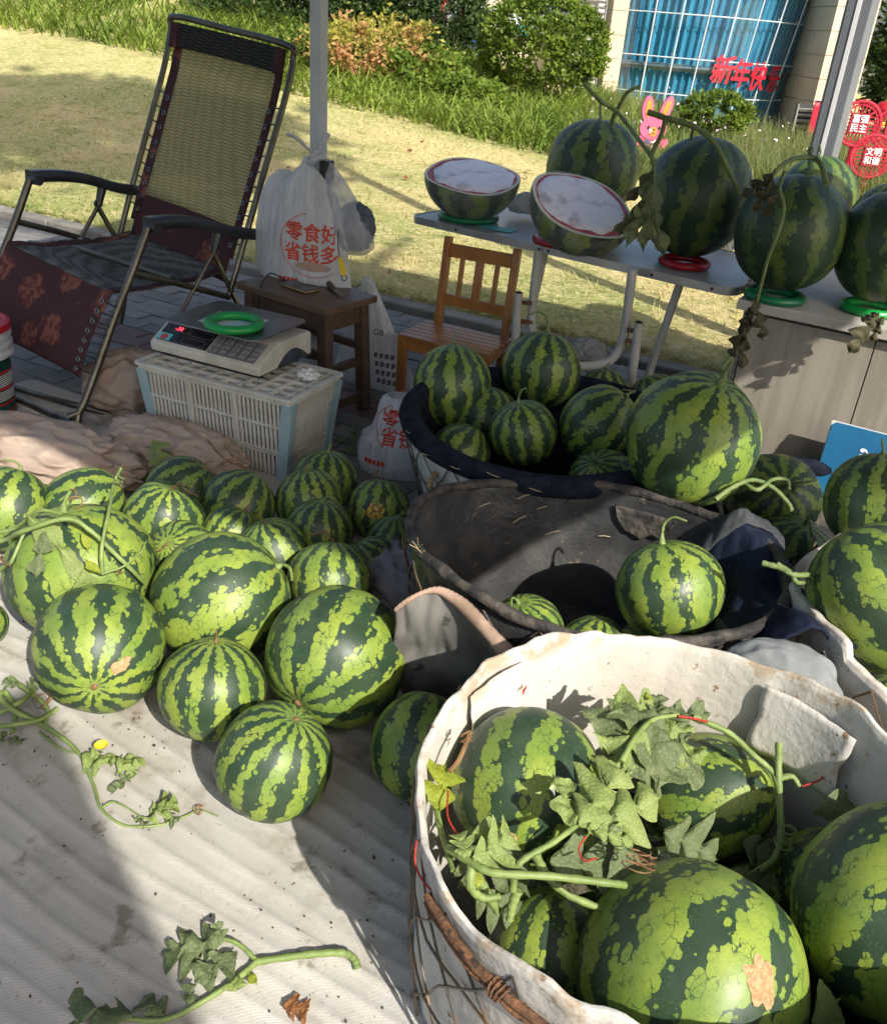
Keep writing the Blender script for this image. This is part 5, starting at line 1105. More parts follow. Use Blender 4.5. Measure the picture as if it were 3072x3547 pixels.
for x in (-.45, -.06, -.02, .34, .40, .62): MB().lathe([(.001, .0012), (.0055, .001), (.0055, 0)], 12, (x, -TD / 2 - .0004, TZ - .013), Matrix.Rotation(R(90), 3, 'X')).build('rivet', MAT['ink'], tta)
MB().box((-.045, -TD / 2 - .0006, TZ - .012), (.0022, .0012, .026)).build('trim_seam', MAT['ink'], tta, smooth=0)
def ttube(name, pts, r=.0135): return MB().tube(pts, r, 10).build(name, MAT['white_metal'], tta, world=True, smooth=60)
ttube('leg', bez([(0.272, 3.360, 0.644), (0.272, 3.360, 0.516), (0.275, 3.350, 0.395), (0.288, 3.330, 0.340), (0.331, 3.300, 0.318)], 6), .0165)
ttube('leg_stub', [(0.215, 3.330, 0.487), (0.223, 3.330, 0.279), (0.237, 3.330, -0.030)], .0165)
ttube('leg', [(0.305, 3.450, 0.627), (0.264, 3.400, 0.280), (0.214, 3.360, -0.001)], .014)
ttube('leg', bez([(0.576, 3.080, 0.663), (0.581, 3.080, 0.552), (0.585, 3.080, 0.428), (0.563, 3.080, 0.349), (0.511, 3.080, 0.317), (0.410, 3.080, 0.299)], 6), .0165)
ttube('leg_stub', [(0.622, 3.040, 0.493), (0.629, 3.040, 0.336), (0.635, 3.040, 0.166)], .0165)
ttube('leg', [(0.766, 3.160, 0.622), (0.739, 3.160, 0.434), (0.708, 3.160, 0.203), (0.698, 3.160, 0.102)], .015)
for p0 in ((0.214, 3.330, 0.489), (0.621, 3.040, 0.495)): MB().lathe([(.0001, .002), (.013, .002), (.013, .0)], 12, p0).build('tube_mouth', MAT['ink'], tta, world=True)
for p0 in ((0.245, 3.330, 0.452), (0.612, 3.050, 0.461), (0.257, 3.330, 0.380), (0.613, 3.050, 0.422)): MB().box(p0, (.045, .018, .012)).build('hinge_clip', MAT['rust'], tta, world=True, smooth=0)
# things on the table
def half(key, c, r, nrm, label, seed, ns):
    t = thing('melon_half', label, 'melon half', c); q = Vector((0, 0, 1)).rotation_difference(Vector(nrm).normalized()); t.rotation_mode = 'QUATERNION'; t.rotation_quaternion = q
    sk = MB().grid(64, 24, lambda u, v: (lambda th, ph: (r * math.sin(th) * math.cos(ph), r * math.sin(th) * math.sin(ph), -r * math.cos(th) * .86 + (r * .03 * math.sin(ph * 3 + seed) * v ** 4)))(math.pi / 2 * v * 1.0, 2 * math.pi * u), wrap=True).mesh('rind', 180)
    for vtx in sk.vertices: vtx.co /= r
    sk.materials.append(MAT['rind']); o = link('rind', sk, t); o.scale = (r, r, r); o['pattern_seed'] = seed * .7; o['stripe_count'] = float(ns); o['pattern_break'] = .25; o['pattern_level'] = .05; o['pattern_tone'] = 0.0
    ed = lambda a: r * .03 * math.sin(a * 3 + seed)
    def disc(r0, r1, dz, nm, mt, wob=0.0, nn=5):
        MB().grid(64, nn, lambda u, v: (lambda a, q_: (q_ * math.cos(a), q_ * math.sin(a), ed(a) * (q_ / r) ** 4 + dz * (1 - (q_ / r) ** 2) + wob * nz((q_ * 30 * math.cos(a), q_ * 30 * math.sin(a), seed))))(2 * math.pi * u, r0 + (r1 - r0) * v), wrap=True).build(nm, mt, t, smooth=180)
    disc(.93 * r, .995 * r, .002, 'pale_rind', MAT['rind_white']); disc(.0005, .93 * r, .004, 'flesh', MAT['flesh'], .004, 14)
    MB().grid(72, 18, lambda u, v: (lambda a, q_: (q_ * math.cos(a), q_ * math.sin(a), ed(a) * (q_ / r) ** 4 + .012 + .006 * nz((q_ * 22 * math.cos(a), q_ * 22 * math.sin(a), seed + 3)) - .018 * max(0, v - .86) / .14))(2 * math.pi * u, .0005 + (r * (.91 + .035 * math.sin(u * 6.2832 + seed) + .02 * nz((math.cos(u * 6.28) * 2.5, math.sin(u * 6.28) * 2.5, seed)) * 2 + .01 * math.sin(9 * u * 6.28)) - .0005) * v), wrap=True).build('cling_film', MAT['cling'], t, smooth=180)
    MB().grid(64, 10, lambda u, v: (lambda th, ph: (1.012 * r * math.sin(th) * math.cos(ph), 1.012 * r * math.sin(th) * math.sin(ph), -.88 * r * math.cos(th) + .004 * nz((ph * 3, th * 9, seed))))(math.pi / 2 * (.45 + .55 * v + .06 * nz((u * 9, 0, seed)) * (1 - v)), 2 * math.pi * u), wrap=True).build('film_skirt', MAT['cling_clear'], t, smooth=180)
    return t

ring_thing((.003, 3.74, TZ + .016), .125, MAT['ring_green2'], 'dark green ring under the left cling wrapped half')
ring_thing((.366, 3.405, TZ + .016), .120, MAT['ring_red'], 'red ring under the tilted cling wrapped half')
ring_thing((.775, 3.205, TZ + .016), .092, MAT['ring_red'], 'red ring under the tall melon at the table end')
half('H1', Vector((.006, 3.745, TZ + .018)) + Vector((0, -.21, .978)) * .160, .190, (0, -.21, .978), 'level cling wrapped watermelon half at the left end of the table', 2, 9)
half('H2', Vector((.372, 3.40, TZ + .020)) + Vector((.24, -.37, .897)) * .155, .196, (.24, -.37, .897), 'tilted cling wrapped watermelon half on the red ring', 5, 8)
p = (0.221, 3.793, 0.700); crumple('folded_bag', (p[0] + .02, p[1] + .10, TZ + .05), (.075, .05, .05), MAT['bag'], 8, 30, 'folded white plastic bag between the two melon halves', 'bag', .25)
p = (0.984, 3.411, 0.690); crumple('plastic_scrap', (p[0], p[1] + .12, TZ + .03), (.06, .05, .03), MAT['bag_thin'], 12, 30, 'scrap of clear plastic at the right end of the table', 'plastic', .5)
for (x, y, w, rt, lb) in ((1000, 462, .15, .4, 'pale green paper slip under the tabletop film left of the red ring'), (1365, 540, .14, .15, 'pale green paper slip at the right end of the table')):
    pass
q = Vector((0.121, 3.601, 0.662)); o = MB().box((0, 0, 0), (.14, .07, .0012)).build('paper_slip', MAT['cyan'], smooth=0); o.location = (q.x, q.y, TZ + .0036); o.rotation_euler = (0, 0, R(-30)); tag(o, 'pale green paper slip on the table left of the red ring', 'paper')
q = Vector((0.740, 3.167, 0.662)); o = MB().box((0, 0, 0), (.13, .06, .0012)).build('paper_slip', MAT['cyan'], smooth=0); o.location = (q.x, q.y + .01, TZ + .0036); o.rotation_euler = (0, 0, R(-34)); tag(o, 'pale green paper slip at the right end of the table', 'paper')
# grey cloth hanging on the table leg
lump('hanging_cloth', MAT['denim_grey'], (0.469, 3.120, 0.347), (.075, .03, .05), -.3, .3, 41, label='pale grey cloth slung over the bent table leg', cat='cloth')

# ------------------------------------------------------------------ cabinet with blue board
CX = Vector((.864, -.504, 0)).normalized(); CY = Vector((-CX.y, CX.x, 0)); cf = Vector((.895, 2.852, 0)); CWD, CDP, CZ = 1.2, 1.15, .65
cc = cf + CX * CWD / 2 + CY * CDP / 2
tca = thing('cabinet', 'pale oak laminate cabinet counter carrying big melons at the right', 'cabinet', (cc.x, cc.y, 0), math.atan2(CX.y, CX.x))
MB().box((0, 0, CZ - .016), (CWD + .02, CDP + .02, .032)).build('top', MAT['cabinet_top'], tca, smooth=0, bevel=.002)
MB().box((.01, .02, (CZ - .032) / 2 + .03), (CWD - .04, CDP - .06, CZ - .095)).build('carcass', MAT['cabinet'], tca, smooth=0)
for i in range(3):
    w = (CWD - .04) / 3; MB().box((-CWD / 2 + .03 + w * (i + .5), -CDP / 2 + .022, .330), (w - .004, .018, CZ - .10)).build('front_panel', MAT['cabinet'], tca, smooth=0, bevel=.001)
MB().box((-CWD / 2 + .018, 0, .330), (.018, CDP - .05, CZ - .085)).build('side_panel', MAT['cabinet'], tca, smooth=0, bevel=.001)
MB().box((.01, .03, .015), (CWD - .08, CDP - .1, .03)).build('plinth', MAT['ink'], tca, smooth=0)
ring_thing((1.002, 2.874, CZ + .014), .098, MAT['ring_green2'], 'green ring under the melon at the cabinet corner')
ring_thing((1.289, 2.814, CZ + .014), .095, MAT['ring_green'], 'green ring under the melon at the right edge')
bTL, bBL = Vector((1.218, 2.665, 0.350)) - CY * .05, Vector((1.219, 2.664, 0.125)) - CY * .10
bu = (bTL - bBL).normalized(); bxd = CX.copy(); bn_ = bxd.cross(bu).normalized(); bm = Matrix((bxd, bu, bn_)).transposed(); BH = (bTL - bBL).length
tbd = thing('sign_board', 'blue sign board with white characters leaning on the cabinet', 'sign', tuple(bBL))
MB().prism([(.012, 0), (.60, 0), (.60, BH), (.012, BH), (0, BH - .012), (0, .012)], .008, bm, bBL).build('panel', MAT['board_blue'], tbd, world=True, smooth=0)
MB().prism([(-.003, -.003), (.603, -.003), (.603, BH + .003), (-.003, BH + .003)], .005, bm, bBL - bn_ * .002).build('backing', MAT['paper'], tbd, world=True, smooth=0)
def board_text(txt, size, x, y):
    o = link('lettering', text_mesh(txt, size, .0004), tbd, True, MAT['white_print']); o.matrix_basis = Matrix.Translation(bBL + bxd * x + bu * y + bn_ * .0095) @ (bm @ Matrix.Rotation(R(90), 3, 'Z')).to_4x4()
board_text('境”', .085, .135, BH * .50); board_text('记', .085, .225, BH * .55)

# ------------------------------------------------------------------ planting behind the lawn
def leaves_np(n, pos, size, seed, asp=.45, up=.3):
    """small folded leaf quads at the given points"""
    r_ = np.random.RandomState(seed); d = r_.normal(size=(n, 3)); d[:, 2] = np.abs(d[:, 2]) * up + d[:, 2] * .3; d /= np.linalg.norm(d, axis=1)[:, None]
    a = r_.normal(size=(n, 3)); s_ = np.cross(d, a); s_ /= np.linalg.norm(s_, axis=1)[:, None]; nn = np.cross(d, s_); L = size * r_.uniform(.6, 1.3, n)
    w = (L * asp)[:, None]; L = L[:, None]
    V = np.stack([pos, pos + d * L * .45 + s_ * w * .5 + nn * w * .12, pos + d * L, pos + d * L * .45 - s_ * w * .5 + nn * w * .12], 1)
    return V.reshape(-1, 3), np.arange(n * 4).reshape(-1, 4)
def crown_pts(n, c, rad, seed, shell=.55, low=-.8, clump=.25):
    r_ = np.random.RandomState(seed); k = max(20, n // 45); d = r_.normal(size=(k, 3)); d /= np.linalg.norm(d, axis=1)[:, None]; d = d[d[:, 2] > low]; k = len(d)
    cen = d * (shell + (1 - shell) * r_.uniform(0, 1, (k, 1)) ** .6) * .92; i = r_.randint(0, k, n); p = cen[i] + r_.normal(size=(n, 3)) * clump * r_.uniform(.3, 1, (n, 1))
    return np.array(c) + p * np.array(rad)
def shrub(name, label, base, rad, zc, n, leaf, mat, seed, cat='shrub', group=None, asp=.5, stems=5, shell=.6, clump=.16):
    t = thing(name, label, cat, base, group=group); P = crown_pts(n, (0, 0, zc), rad, seed, shell, clump=clump); P = P[P[:, 2] > .02]
    V, F = leaves_np(len(P), P, leaf, seed + 1, asp, .8); np_obj('crown', V, F, MAT[mat], t, smooth=False)
    b = MB(); rn = random.Random(seed)
    for i in range(stems):
        a = rn.uniform(0, 6.28); q = Vector((math.cos(a) * rad[0] * .5, math.sin(a) * rad[1] * .5, zc * 1.1)); b.tube(bez([(rn.uniform(-.05, .05), rn.uniform(-.05, .05), -.03), q * .4 + Vector((rn.uniform(-.1, .1), 0, 0)), q], 4), [.03 - .0028 * j for j in range(9)], 6)
    b.build('trunk', MAT['bark'], t, smooth=60); return t
# border of long leaved plants along the far lawn edge
edge = [Vector(p) for p in ((-12, 15.5, 1.1), (-6.774, 14.000, 0.895), (-5.950, 13.800, 0.832), (-5.264, 13.500, 0.812), (-4.290, 13.000, 0.726), (-3.259, 12.500, 0.588), (-2.218, 12.000, 0.449), (-1.570, 11.750, 0.353), (-0.765, 11.500, 0.281), (0.246, 11.000, 0.180), (0.986, 10.800, 0.085), (1.655, 10.700, 0.043), (2.453, 10.500, 0.043), (3.469, 10.200, 0.012), (4.266, 9.600, -0.015))]
ec = np.array([tuple(p) for p in bez(edge, 12)]); seglen = np.linalg.norm(np.diff(ec, axis=0), axis=1)
def along(n, d0, d1, i0=0, i1=None, pw=1.0):
    """random points in a strip behind the lawn edge, weighted so that near parts get more plants"""
    i1 = i1 or len(ec) - 1; w = (seglen / (np.linalg.norm(ec[:-1], axis=1) ** 1.2))[i0:i1]; k = rs.choice(np.arange(i0, i1), n, p=w / w.sum()); f = rs.uniform(0, 1, n)[:, None]
    p = ec[k] * (1 - f) + ec[k + 1] * f; tg = ec[k + 1] - ec[k]; tg /= np.linalg.norm(tg, axis=1)[:, None]; nn = np.c_[-tg[:, 1], tg[:, 0], np.zeros(n)]; nn *= np.sign(nn[:, 1:2] + 1e-9)
    return p + nn * (d0 + (d1 - d0) * rs.uniform(0, 1, n) ** pw)[:, None]
def ground(P, dz=0.0):
    P[:, 2] = [lawn_z(x, y) + dz for x, y in P[:, :2]]; return P
P = ground(along(12500, .0, 5.2, 0, 146, 1.15), -.02); n = len(P)
blade_field('border_plants', P, rs.uniform(.28, .52, n), rs.uniform(.020, .036, n), rs.uniform(.35, 1.0, n), MAT['lily'], seg=4, label='band of long leaved green plants edging the lawn', cat='plants', lean=.38)
n = 24000; q = rs.uniform(0, 1, (n, 2)); Yq = 10.0 + 6.8 * q[:, 1] ** 1.2; Xq = (.09 * Yq + .2) + (Yq * .55 - .2) * q[:, 0]
P = ground(np.c_[Xq, Yq, np.zeros(n)], -.02)
blade_field('meadow_grass', P, rs.uniform(.20, .50, n), rs.uniform(.006, .013, n), rs.uniform(.1, .6, n), MAT['meadow'], seg=3, label='wispy tall grass behind the displayed melons', cat='grass', lean=.22)
fp = P[:150] + np.c_[np.zeros(150), np.zeros(150), rs.uniform(.32, .5, 150)]; V, F = leaves_np(len(fp), fp, .045, 9, .8, .9); tag(np_obj('meadow_flowers', V, F, MAT['petal'], smooth=False), 'tiny pale flowers scattered in the wispy grass', 'flowers', kind='stuff')
for k, (p_, r_, h_, m_, lb) in enumerate((((-1.892, 13.600, 0.468), .85, .75, 'blossom', 'orange tinged leafy bush right beside the white pole'), ((-1.346, 14.000, 0.525), .95, .85, 'blossom', 'largest orange flushed bush in front of the dark shrubs'), ((-0.713, 13.600, 0.386), .80, .62, 'shrub', 'yellow green bush in front of the orange cone'), ((-0.204, 13.000, 0.252), .70, .50, 'shrub', 'low yellow green bush left of the round clipped shrub'), ((-2.375, 13.800, 0.504), .75, .62, 'shrub', 'yellowish bush half hidden behind the white pole'))):
    shrub('leafy_bush', lb, p_, (r_, r_ * .9, h_ * .6), h_ * .5, 2600, .085, m_, 40 + k, group='leafy bushes behind the border')
# dark evergreen shrubs along the top
for k, (p_, r_, zc, lb) in enumerate((((-3.314, 16.200, 0.756), (1.35, 1.1, 1.15), 1.05, 'dark evergreen shrub above the recliner'), ((-2.083, 16.400, 0.746), (1.40, 1.1, 1.2), 1.15, 'dark evergreen shrub behind the white pole'), ((-0.975, 16.400, 0.724), (1.15, 1.0, 1.0), 1.0, 'dark evergreen shrub left of the speed sign'))):
    shrub('evergreen_shrub', lb, (p_[0], p_[1], p_[2] - .1), r_, zc, 8000, .105, 'ever', 60 + k, group='dark evergreen shrubs', asp=.42, shell=.7)
pb = (0.898, 14.600, 0.391); shrub('round_shrub', 'dense round clipped shrub in front of the louvred wall', pb, (1.0, .95, .72), .78, 20000, .062, 'shrub', 71, asp=.6, shell=.88, clump=.07)
pb = (3.314, 13.600, 0.273); shrub('round_shrub', 'low mounded shrub below the red window lettering', pb, (.54, .5, .30), .26, 5500, .06, 'shrub', 75, asp=.5, shell=.8, clump=.10)
# ------------------------------------------------------------------ building with curved glass front
BY = 17.5
tbu = thing('building', 'cream stone building with curved blue glass front and louvres', 'building', (6, BY, 0))
def wallbox(name, x0, x1, y0, y1, z0, z1, mat, par=tbu): return MB().box(((x0 + x1) / 2, (y0 + y1) / 2, (z0 + z1) / 2), (x1 - x0, y1 - y0, z1 - z0)).build(name, MAT[mat], par, world=True, smooth=0)
GX0, GX1 = (2.422, 17.500, 0.715)[0], (6.040, 17.500, 0.980)[0]; gw = GX1 - GX0
def gpt(u, z, out=0.0):     # point on the curved front: u 0..1 across, bows towards the lawn, leans outwards with height
    x = GX0 + gw * u; y = BY - .55 * math.sin(math.pi * u) ** .9 + 1.5 * u ** 3 - out - .04 * z; return Vector((x + .17 * (z - .4) * u, y, z))
zs = [-.45, .05, .57, 1.13, 1.78, 2.42, 3.1]; nu = 9
for i in range(nu + 1):
    MB().tube([gpt(i / nu, z, .05) for z in (-.45, .5, 1.3, 2.2, 3.1)], .013, 6).build('mullion', MAT['mullion'], tbu, world=True)
for z in zs: MB().tube([gpt(i / 40, z, .05) for i in range(41)], .011, 6).build('transom', MAT['mullion'], tbu, world=True)
for i in range(nu):
    for j in range(len(zs) - 1):
        a, b_, c, d = gpt(i / nu, zs[j], .02), gpt((i + 1) / nu, zs[j], .02), gpt((i + 1) / nu, zs[j + 1], .02), gpt(i / nu, zs[j + 1], .02)
        MB().add([a, b_, c, d], [(0, 1, 2, 3)]).build('pane', MAT['glass'], tbu, world=True, smooth=0)
        for q in (a.lerp(b_, .08), a.lerp(b_, .92)): MB().lathe([(.001, .012), (.014, .01), (.014, 0)], 8, q + Vector((0, -.01, .04)), Matrix.Rotation(R(90), 3, 'X')).build('glass_clamp', MAT['steel'], tbu, world=True)
def curt(u, v):
    z = -.45 + 3.6 * v; p = gpt(u, z, -.16); return p + Vector((0, .035 * math.sin(u * 190 + 2 * nz((u * 9, 0, 0))) + .03 * nz((u * 40, v, 1)), 0))
MB().grid(420, 6, curt).build('curtain', MAT['curtain'], tbu, world=True, smooth=180)
for z in (.98, 2.25): MB().tube([gpt(i / 30, z, -.06) for i in range(31)], [.055] * 31, 4).build('inner_beam', MAT['post'], tbu, world=True)
# red new year lettering on the glass
for ch, p_ in (('新', (4.122, 16.950, 0.978)), ('年', (4.463, 17.000, 0.941)), ('快', (4.803, 17.100, 0.908)), ('乐', (5.166, 17.300, 0.879))):
    u = (p_[0] - GX0 - .17 * (p_[2] - .4) * .6) / gw; q = gpt(u, p_[2], .08); tg = (gpt(u + .02, p_[2], .08) - gpt(u - .02, p_[2], .08)).normalized(); me = text_mesh(ch, .40, .002, .022)
    for vtx in me.vertices: vtx.co.x += .15 * vtx.co.y; vtx.co.y *= 1.15
    o = link('red_lettering', me, tbu, True, MAT['red_glass_text']); o.matrix_basis = Matrix.Translation(q) @ frame(tg, (0, 0, 1), tg.cross(Vector((0, 0, 1)))).to_4x4()
# stone piers with joints, stacked blocks
def pier(x0, x1, y0, y1, z0, z1, bh):
    z = z0
    while z < z1 - .01:
        h_ = min(bh, z1 - z); MB().box(((x0 + x1) / 2, (y0 + y1) / 2, z + h_ / 2), (x1 - x0, y1 - y0, h_ - .010)).build('stone_block', MAT['stone'], tbu, world=True, smooth=0); z += h_
    wallbox('pier_core', x0 + .02, x1 - .02, y0 + .02, y1 - .02, z0, z1, 'stone')
xl = (2.141, 17.200, 0.939)[0]; pier(xl, GX0 - .02, 17.15, 18.4, -.4, 3.1, .36)
xr0, xr1 = (5.593, 16.400, 0.777)[0], (6.258, 16.400, 0.826)[0]; pier(xr0, xr1, 16.5, 18.4, -.4, 3.1, .35)
def louvres(x0, x1, y, z0, z1, step, nm='louvre_slat'):
    z = z0
    while z < z1: MB().box(((x0 + x1) / 2, y, z), (x1 - x0, .035, step * .40), Matrix.Rotation(.5, 3, 'X')).build(nm, MAT['louvre'], tbu, world=True, smooth=0); z += step
    for x in (x0, x1): wallbox('louvre_frame', x - .012, x + .012, y - .02, y + .02, z0, z1, 'louvre')
lx0, lx1 = (1.492, 17.100, 1.417)[0], (2.013, 17.100, 1.455)[0]; louvres(lx0, lx1, 17.05, -.3, 3.0, .083); wallbox('louvre_back', lx0, lx1, 17.25, 17.3, -.4, 3.1, 'render_white')
lx2, lx3 = (5.310, 16.400, 0.228)[0], (6.045, 16.400, 0.283)[0]; lz = (5.621, 16.400, 0.615)[2]; louvres(lx2, lx3, 16.35, -.4, lz, .085); wallbox('louvre_back', lx2, lx3, 16.42, 16.47, -.4, lz, 'post_dark')
# left wing: white band, cream wall and window
wx0, wx1 = (-1.384, 18.000, 1.518)[0], (1.830, 18.000, 1.746)[0]; zb0, zb1 = (1.100, 18.000, 1.310)[2], (1.054, 18.000, 1.676)[2]
wallbox('left_wall', wx0, wx1 + .2, 18.0, 18.2, -.4, zb0, 'stone'); wallbox('white_band', wx0, wx1 + .12, 17.9, 18.2, zb0, zb1, 'render_white'); wallbox('upper_wall', wx0, wx1 + .2, 18.0, 18.2, zb1 + .55, 3.1, 'stone')
wq = (0.479, 18.000, 1.741)[0]; wallbox('window_surround', wx0, wq, 18.0, 18.2, zb1, zb1 + .55, 'stone')
win = wallbox('window', wq, wx1, 18.08, 18.12, zb1, zb1 + .55, 'bag_dark')
for k in range(5): xx = wq + (wx1 - wq) * k / 4; wallbox('window_frame', xx - .02, xx + .02, 18.01, 18.07, zb1, zb1 + .55, 'mullion', win)
wallbox('cyan_panel', (-0.004, 17.800, 1.309)[0], (0.343, 17.800, 1.334)[0], 17.8, 17.85, (0.158, 17.800, 0.995)[2], (0.126, 17.800, 1.318)[2], 'cyan'); wallbox('cyan_panel', (0.469, 17.800, 1.381)[0], (0.858, 17.800, 1.409)[0], 17.8, 17.85, (0.657, 17.800, 1.264)[2], (0.638, 17.800, 1.431)[2], 'cyan')
wallbox('far_wing', wx0 - 9, wx0, 19, 19.2, -.4, 3.2, 'stone')
# red banner on the pier
xb = (5.600, 16.100, 0.390); tbn = thing('banner', 'tall dark red banner beside the grey post', 'banner', (xb[0], 16.1, 0)); zt = (5.540, 16.100, 0.696)[2]
MB().grid(14, 10, lambda u, v: (xb[0] - .12 + .26 * u, 16.1 + .06 * math.sin(u * 3.1) + .015 * math.sin(u * 14), zt - .85 * v)).build('cloth', MAT['red_sign'], tbn, world=True, smooth=180, solid=.008)
MB().tube([(xb[0] - .14, 16.12, zt), (xb[0] + .16, 16.12, zt)], .012, 6).build('rod', MAT['post'], tbn, world=True); MB().tube([(xb[0], 16.17, 0), (xb[0], 16.17, zt)], .012, 6).build('stand', MAT['post'], tbn, world=True)
# ------------------------------------------------------------------ round red lattice signs
def medallion(c, r_, chars, label, rest=None):
    t = thing('medallion_sign', label, 'sign', (c[0], c[1], 0), R(-6), group='round red slogan signs'); z = c[2]; rx = Matrix.Rotation(R(90), 3, 'X')
    MB().torus((0, 0, z), r_, .018, 48, 8, rx, .6).build('outer_ring', MAT['red_sign'], t); MB().torus((0, 0, z), r_ * .84, .010, 48, 6, rx, .8).build('inner_ring', MAT['red_sign'], t)
    for k in range(24):
        a = 2 * math.pi * k / 24; MB().bar((r_ * .84 * math.cos(a), 0, z + r_ * .84 * math.sin(a)), (r_ * math.cos(a), 0, z + r_ * math.sin(a)), .012, .012, up=(0, 1, 0)).build('spoke', MAT['red_sign'], t, smooth=0)
    for s_ in (-1, 1):
        for k in range(-2, 3):
            q = k * r_ * .17; e_ = math.sqrt(max(.01, (r_ * .84) ** 2 - q * q))
            MB().bar((q, 0, z + s_ * r_ * .42), (q, 0, z + s_ * e_), .012, .012, up=(0, 1, 0)).build('lattice_bar', MAT['red_sign'], t, smooth=0); MB().bar((s_ * r_ * .42, 0, z + q), (s_ * e_, 0, z + q), .012, .012, up=(0, 1, 0)).build('lattice_bar', MAT['red_sign'], t, smooth=0)
        for s2 in (-1, 1): MB().bar((s_ * r_ * .44, 0, z + s2 * r_ * .44), (s_ * r_ * .60, 0, z + s2 * r_ * .60), .02, .02, up=(0, 1, 0)).build('lattice_bar', MAT['red_sign'], t, smooth=0)
    MB().box((0, 0, z), (r_ * .90, .05, r_ * .90)).build('centre_plate', MAT['red_sign'], t, smooth=0)
    if chars:
        o = link('lettering', text_mesh(chars, r_ * .40, .004), t, mat=MAT['white_print']); o.matrix_basis = Matrix.Translation((0, -.03, z)) @ Matrix.Rotation(R(90), 4, 'X')
    MB().tube([(0, .03, 0), (0, .03, z - r_)], .025, 8).build('stake', MAT['red_sign'], t); return t
m1, m2, m3 = (4.246, 10.900, 0.709), (4.241, 10.300, 0.440), (4.776, 11.200, 0.659)
medallion(m1, .228, '富强\n民主', 'upper round red sign lettered 富强 民主'); medallion(m2, .210, '文明\n和谐', 'lower round red sign lettered 文明 和谐'); medallion(m3, .225, None, 'round red sign cut by the right frame edge')
ln = (4.789, 11.600, 0.838); tl_ = thing('red_lantern', 'red paper lantern with yellow tassel above the round signs', 'lantern', (ln[0], ln[1], ln[2]))
MB().lathe([(.035, .09), (.085, .08), (.13, .035), (.14, 0), (.13, -.035), (.085, -.08), (.035, -.09)], 24).build('shade', MAT['red_lid'], tl_); MB().lathe([(.04, .085), (.04, .105)], 16, cap=True).build('cap', MAT['yellow'], tl_); MB().lathe([(.04, -.105), (.038, -.085)], 16, cap=True).build('collar', MAT['yellow'], tl_); MB().lathe([(.028, -.18), (.036, -.105)], 16, cap=True).build('tassel', MAT['yellow'], tl_)
MB().tube([(0, 0, .15), (0, 0, 1.4)], .006, 5).build('cord', MAT['ink'], tl_)
# ------------------------------------------------------------------ pink rabbit board in the grass
rb = Vector((2.040, 11.200, 0.475)); trb_ = thing('rabbit_sign', 'pink rabbit shaped board with orange ears in the grass', 'sign', (rb.x, rb.y, 0), R(8)); SR = .0047; rx = Matrix.Rotation(R(90), 3, 'X')
def ell(cx_, cy_, a, b_, rot=0, n=28, p=2.0): return [(cx_ + a * math.cos(t) * math.cos(rot) - b_ * math.sin(t) * math.sin(rot), cy_ + a * math.cos(t) * math.sin(rot) + b_ * math.sin(t) * math.cos(rot)) for t in [2 * math.pi * i / n for i in range(n)]]
def flat(name, poly, y, mat, th=.012): MB().prism([(x * SR, z * SR) for x, z in poly], th, rx, (0, y, rb.z)).build(name, MAT[mat], trb_, smooth=30)
flat('head', ell(0, 0, 34, 27), 0, 'pink', .040); flat('ear', ell(-21, 42, 14, 29, .05), .001, 'pink', .038); flat('ear', ell(25, 44, 13, 30, -.32), .002, 'pink', .036)
flat('inner_ear', ell(-20, 43, 7, 20, .05), -.041, 'orange', .003); flat('inner_ear', ell(25, 45, 6.5, 20, -.32), -.038, 'orange', .003)
flat('body', [(-30, -18), (28, -18), (32, -45), (30, -72), (-34, -72), (-36, -45)], .003, 'pink', .034); flat('paw', ell(33, -36, 7, 15, -.6), .0035, 'pink', .038); flat('stake', [(-7, -70), (7, -70), (5, -190), (-9, -190)], .004, 'pink', .03)
for x in (-13, 14): flat('eye', ell(x, 1, 3, 5, -.1), -.042, 'ink', .003)
flat('muzzle', ell(0, -8, 10, 11), -.0415, 'orange', .003); flat('nose', ell(1, -3, 2.2, 2.6), -.045, 'ink', .003); flat('mouth', [(-6, -9), (0, -11), (7, -9), (0, -13.5)], -.045, 'ink', .003); flat('scarf', [(-14, -26), (-3, -32), (-8, -36), (-17, -31)], -.0415, 'blue', .003); flat('scarf', [(-2, -32), (9, -25), (11, -30), (0, -36)], -.0415, 'white_print', .003)
o = link('lettering', text_mesh('文明\n安全', 15 * SR, .002), trb_, mat=MAT['white_print']); o.matrix_basis = Matrix.Translation((-.004, -.034, rb.z - 54 * SR)) @ Matrix.Rotation(R(90), 4, 'X')
# ------------------------------------------------------------------ speed sign, cone, blue box behind the shrubs
sp = Vector((-0.526, 16.800, 1.561)); tsp = thing('speed_sign', 'round speed limit sign with red border half hidden by leaves', 'sign', (sp.x, sp.y, 0)); rx = Matrix.Rotation(R(90), 3, 'X')
MB().lathe([(.001, .012), (.19, .012), (.19, 0)], 36, (0, 0, sp.z), rx).build('face', MAT['white_print'], tsp); MB().torus((0, -.012, sp.z),   .17, .022, 40, 6, rx, .3).build('red_border', MAT['red_lid'], tsp); MB().tube([(0, .04, 0), (0, .04, sp.z + .3)], .03, 8).build('pole', MAT['post'], tsp)
o = link('lettering', text_mesh('30', .21, .003), tsp, mat=MAT['ink']); o.matrix_basis = Matrix.Translation((0, -.02, sp.z)) @ Matrix.Rotation(R(90), 4, 'X')
cn = Vector((-0.515, 16.600, 0.854)); tcn = thing('traffic_cone', 'orange cone seen between the dark shrub and the border', 'cone', (cn.x, cn.y, cn.z - .25))
MB().lathe([(.10, .02), (.09, .04), (.02, .42), (.015, .43)], 20, cap=True).build('cone', MAT['orange'], tcn); MB().box((0, 0, .01), (.24, .24, .02)).build('base', MAT['ink'], tcn, smooth=0)
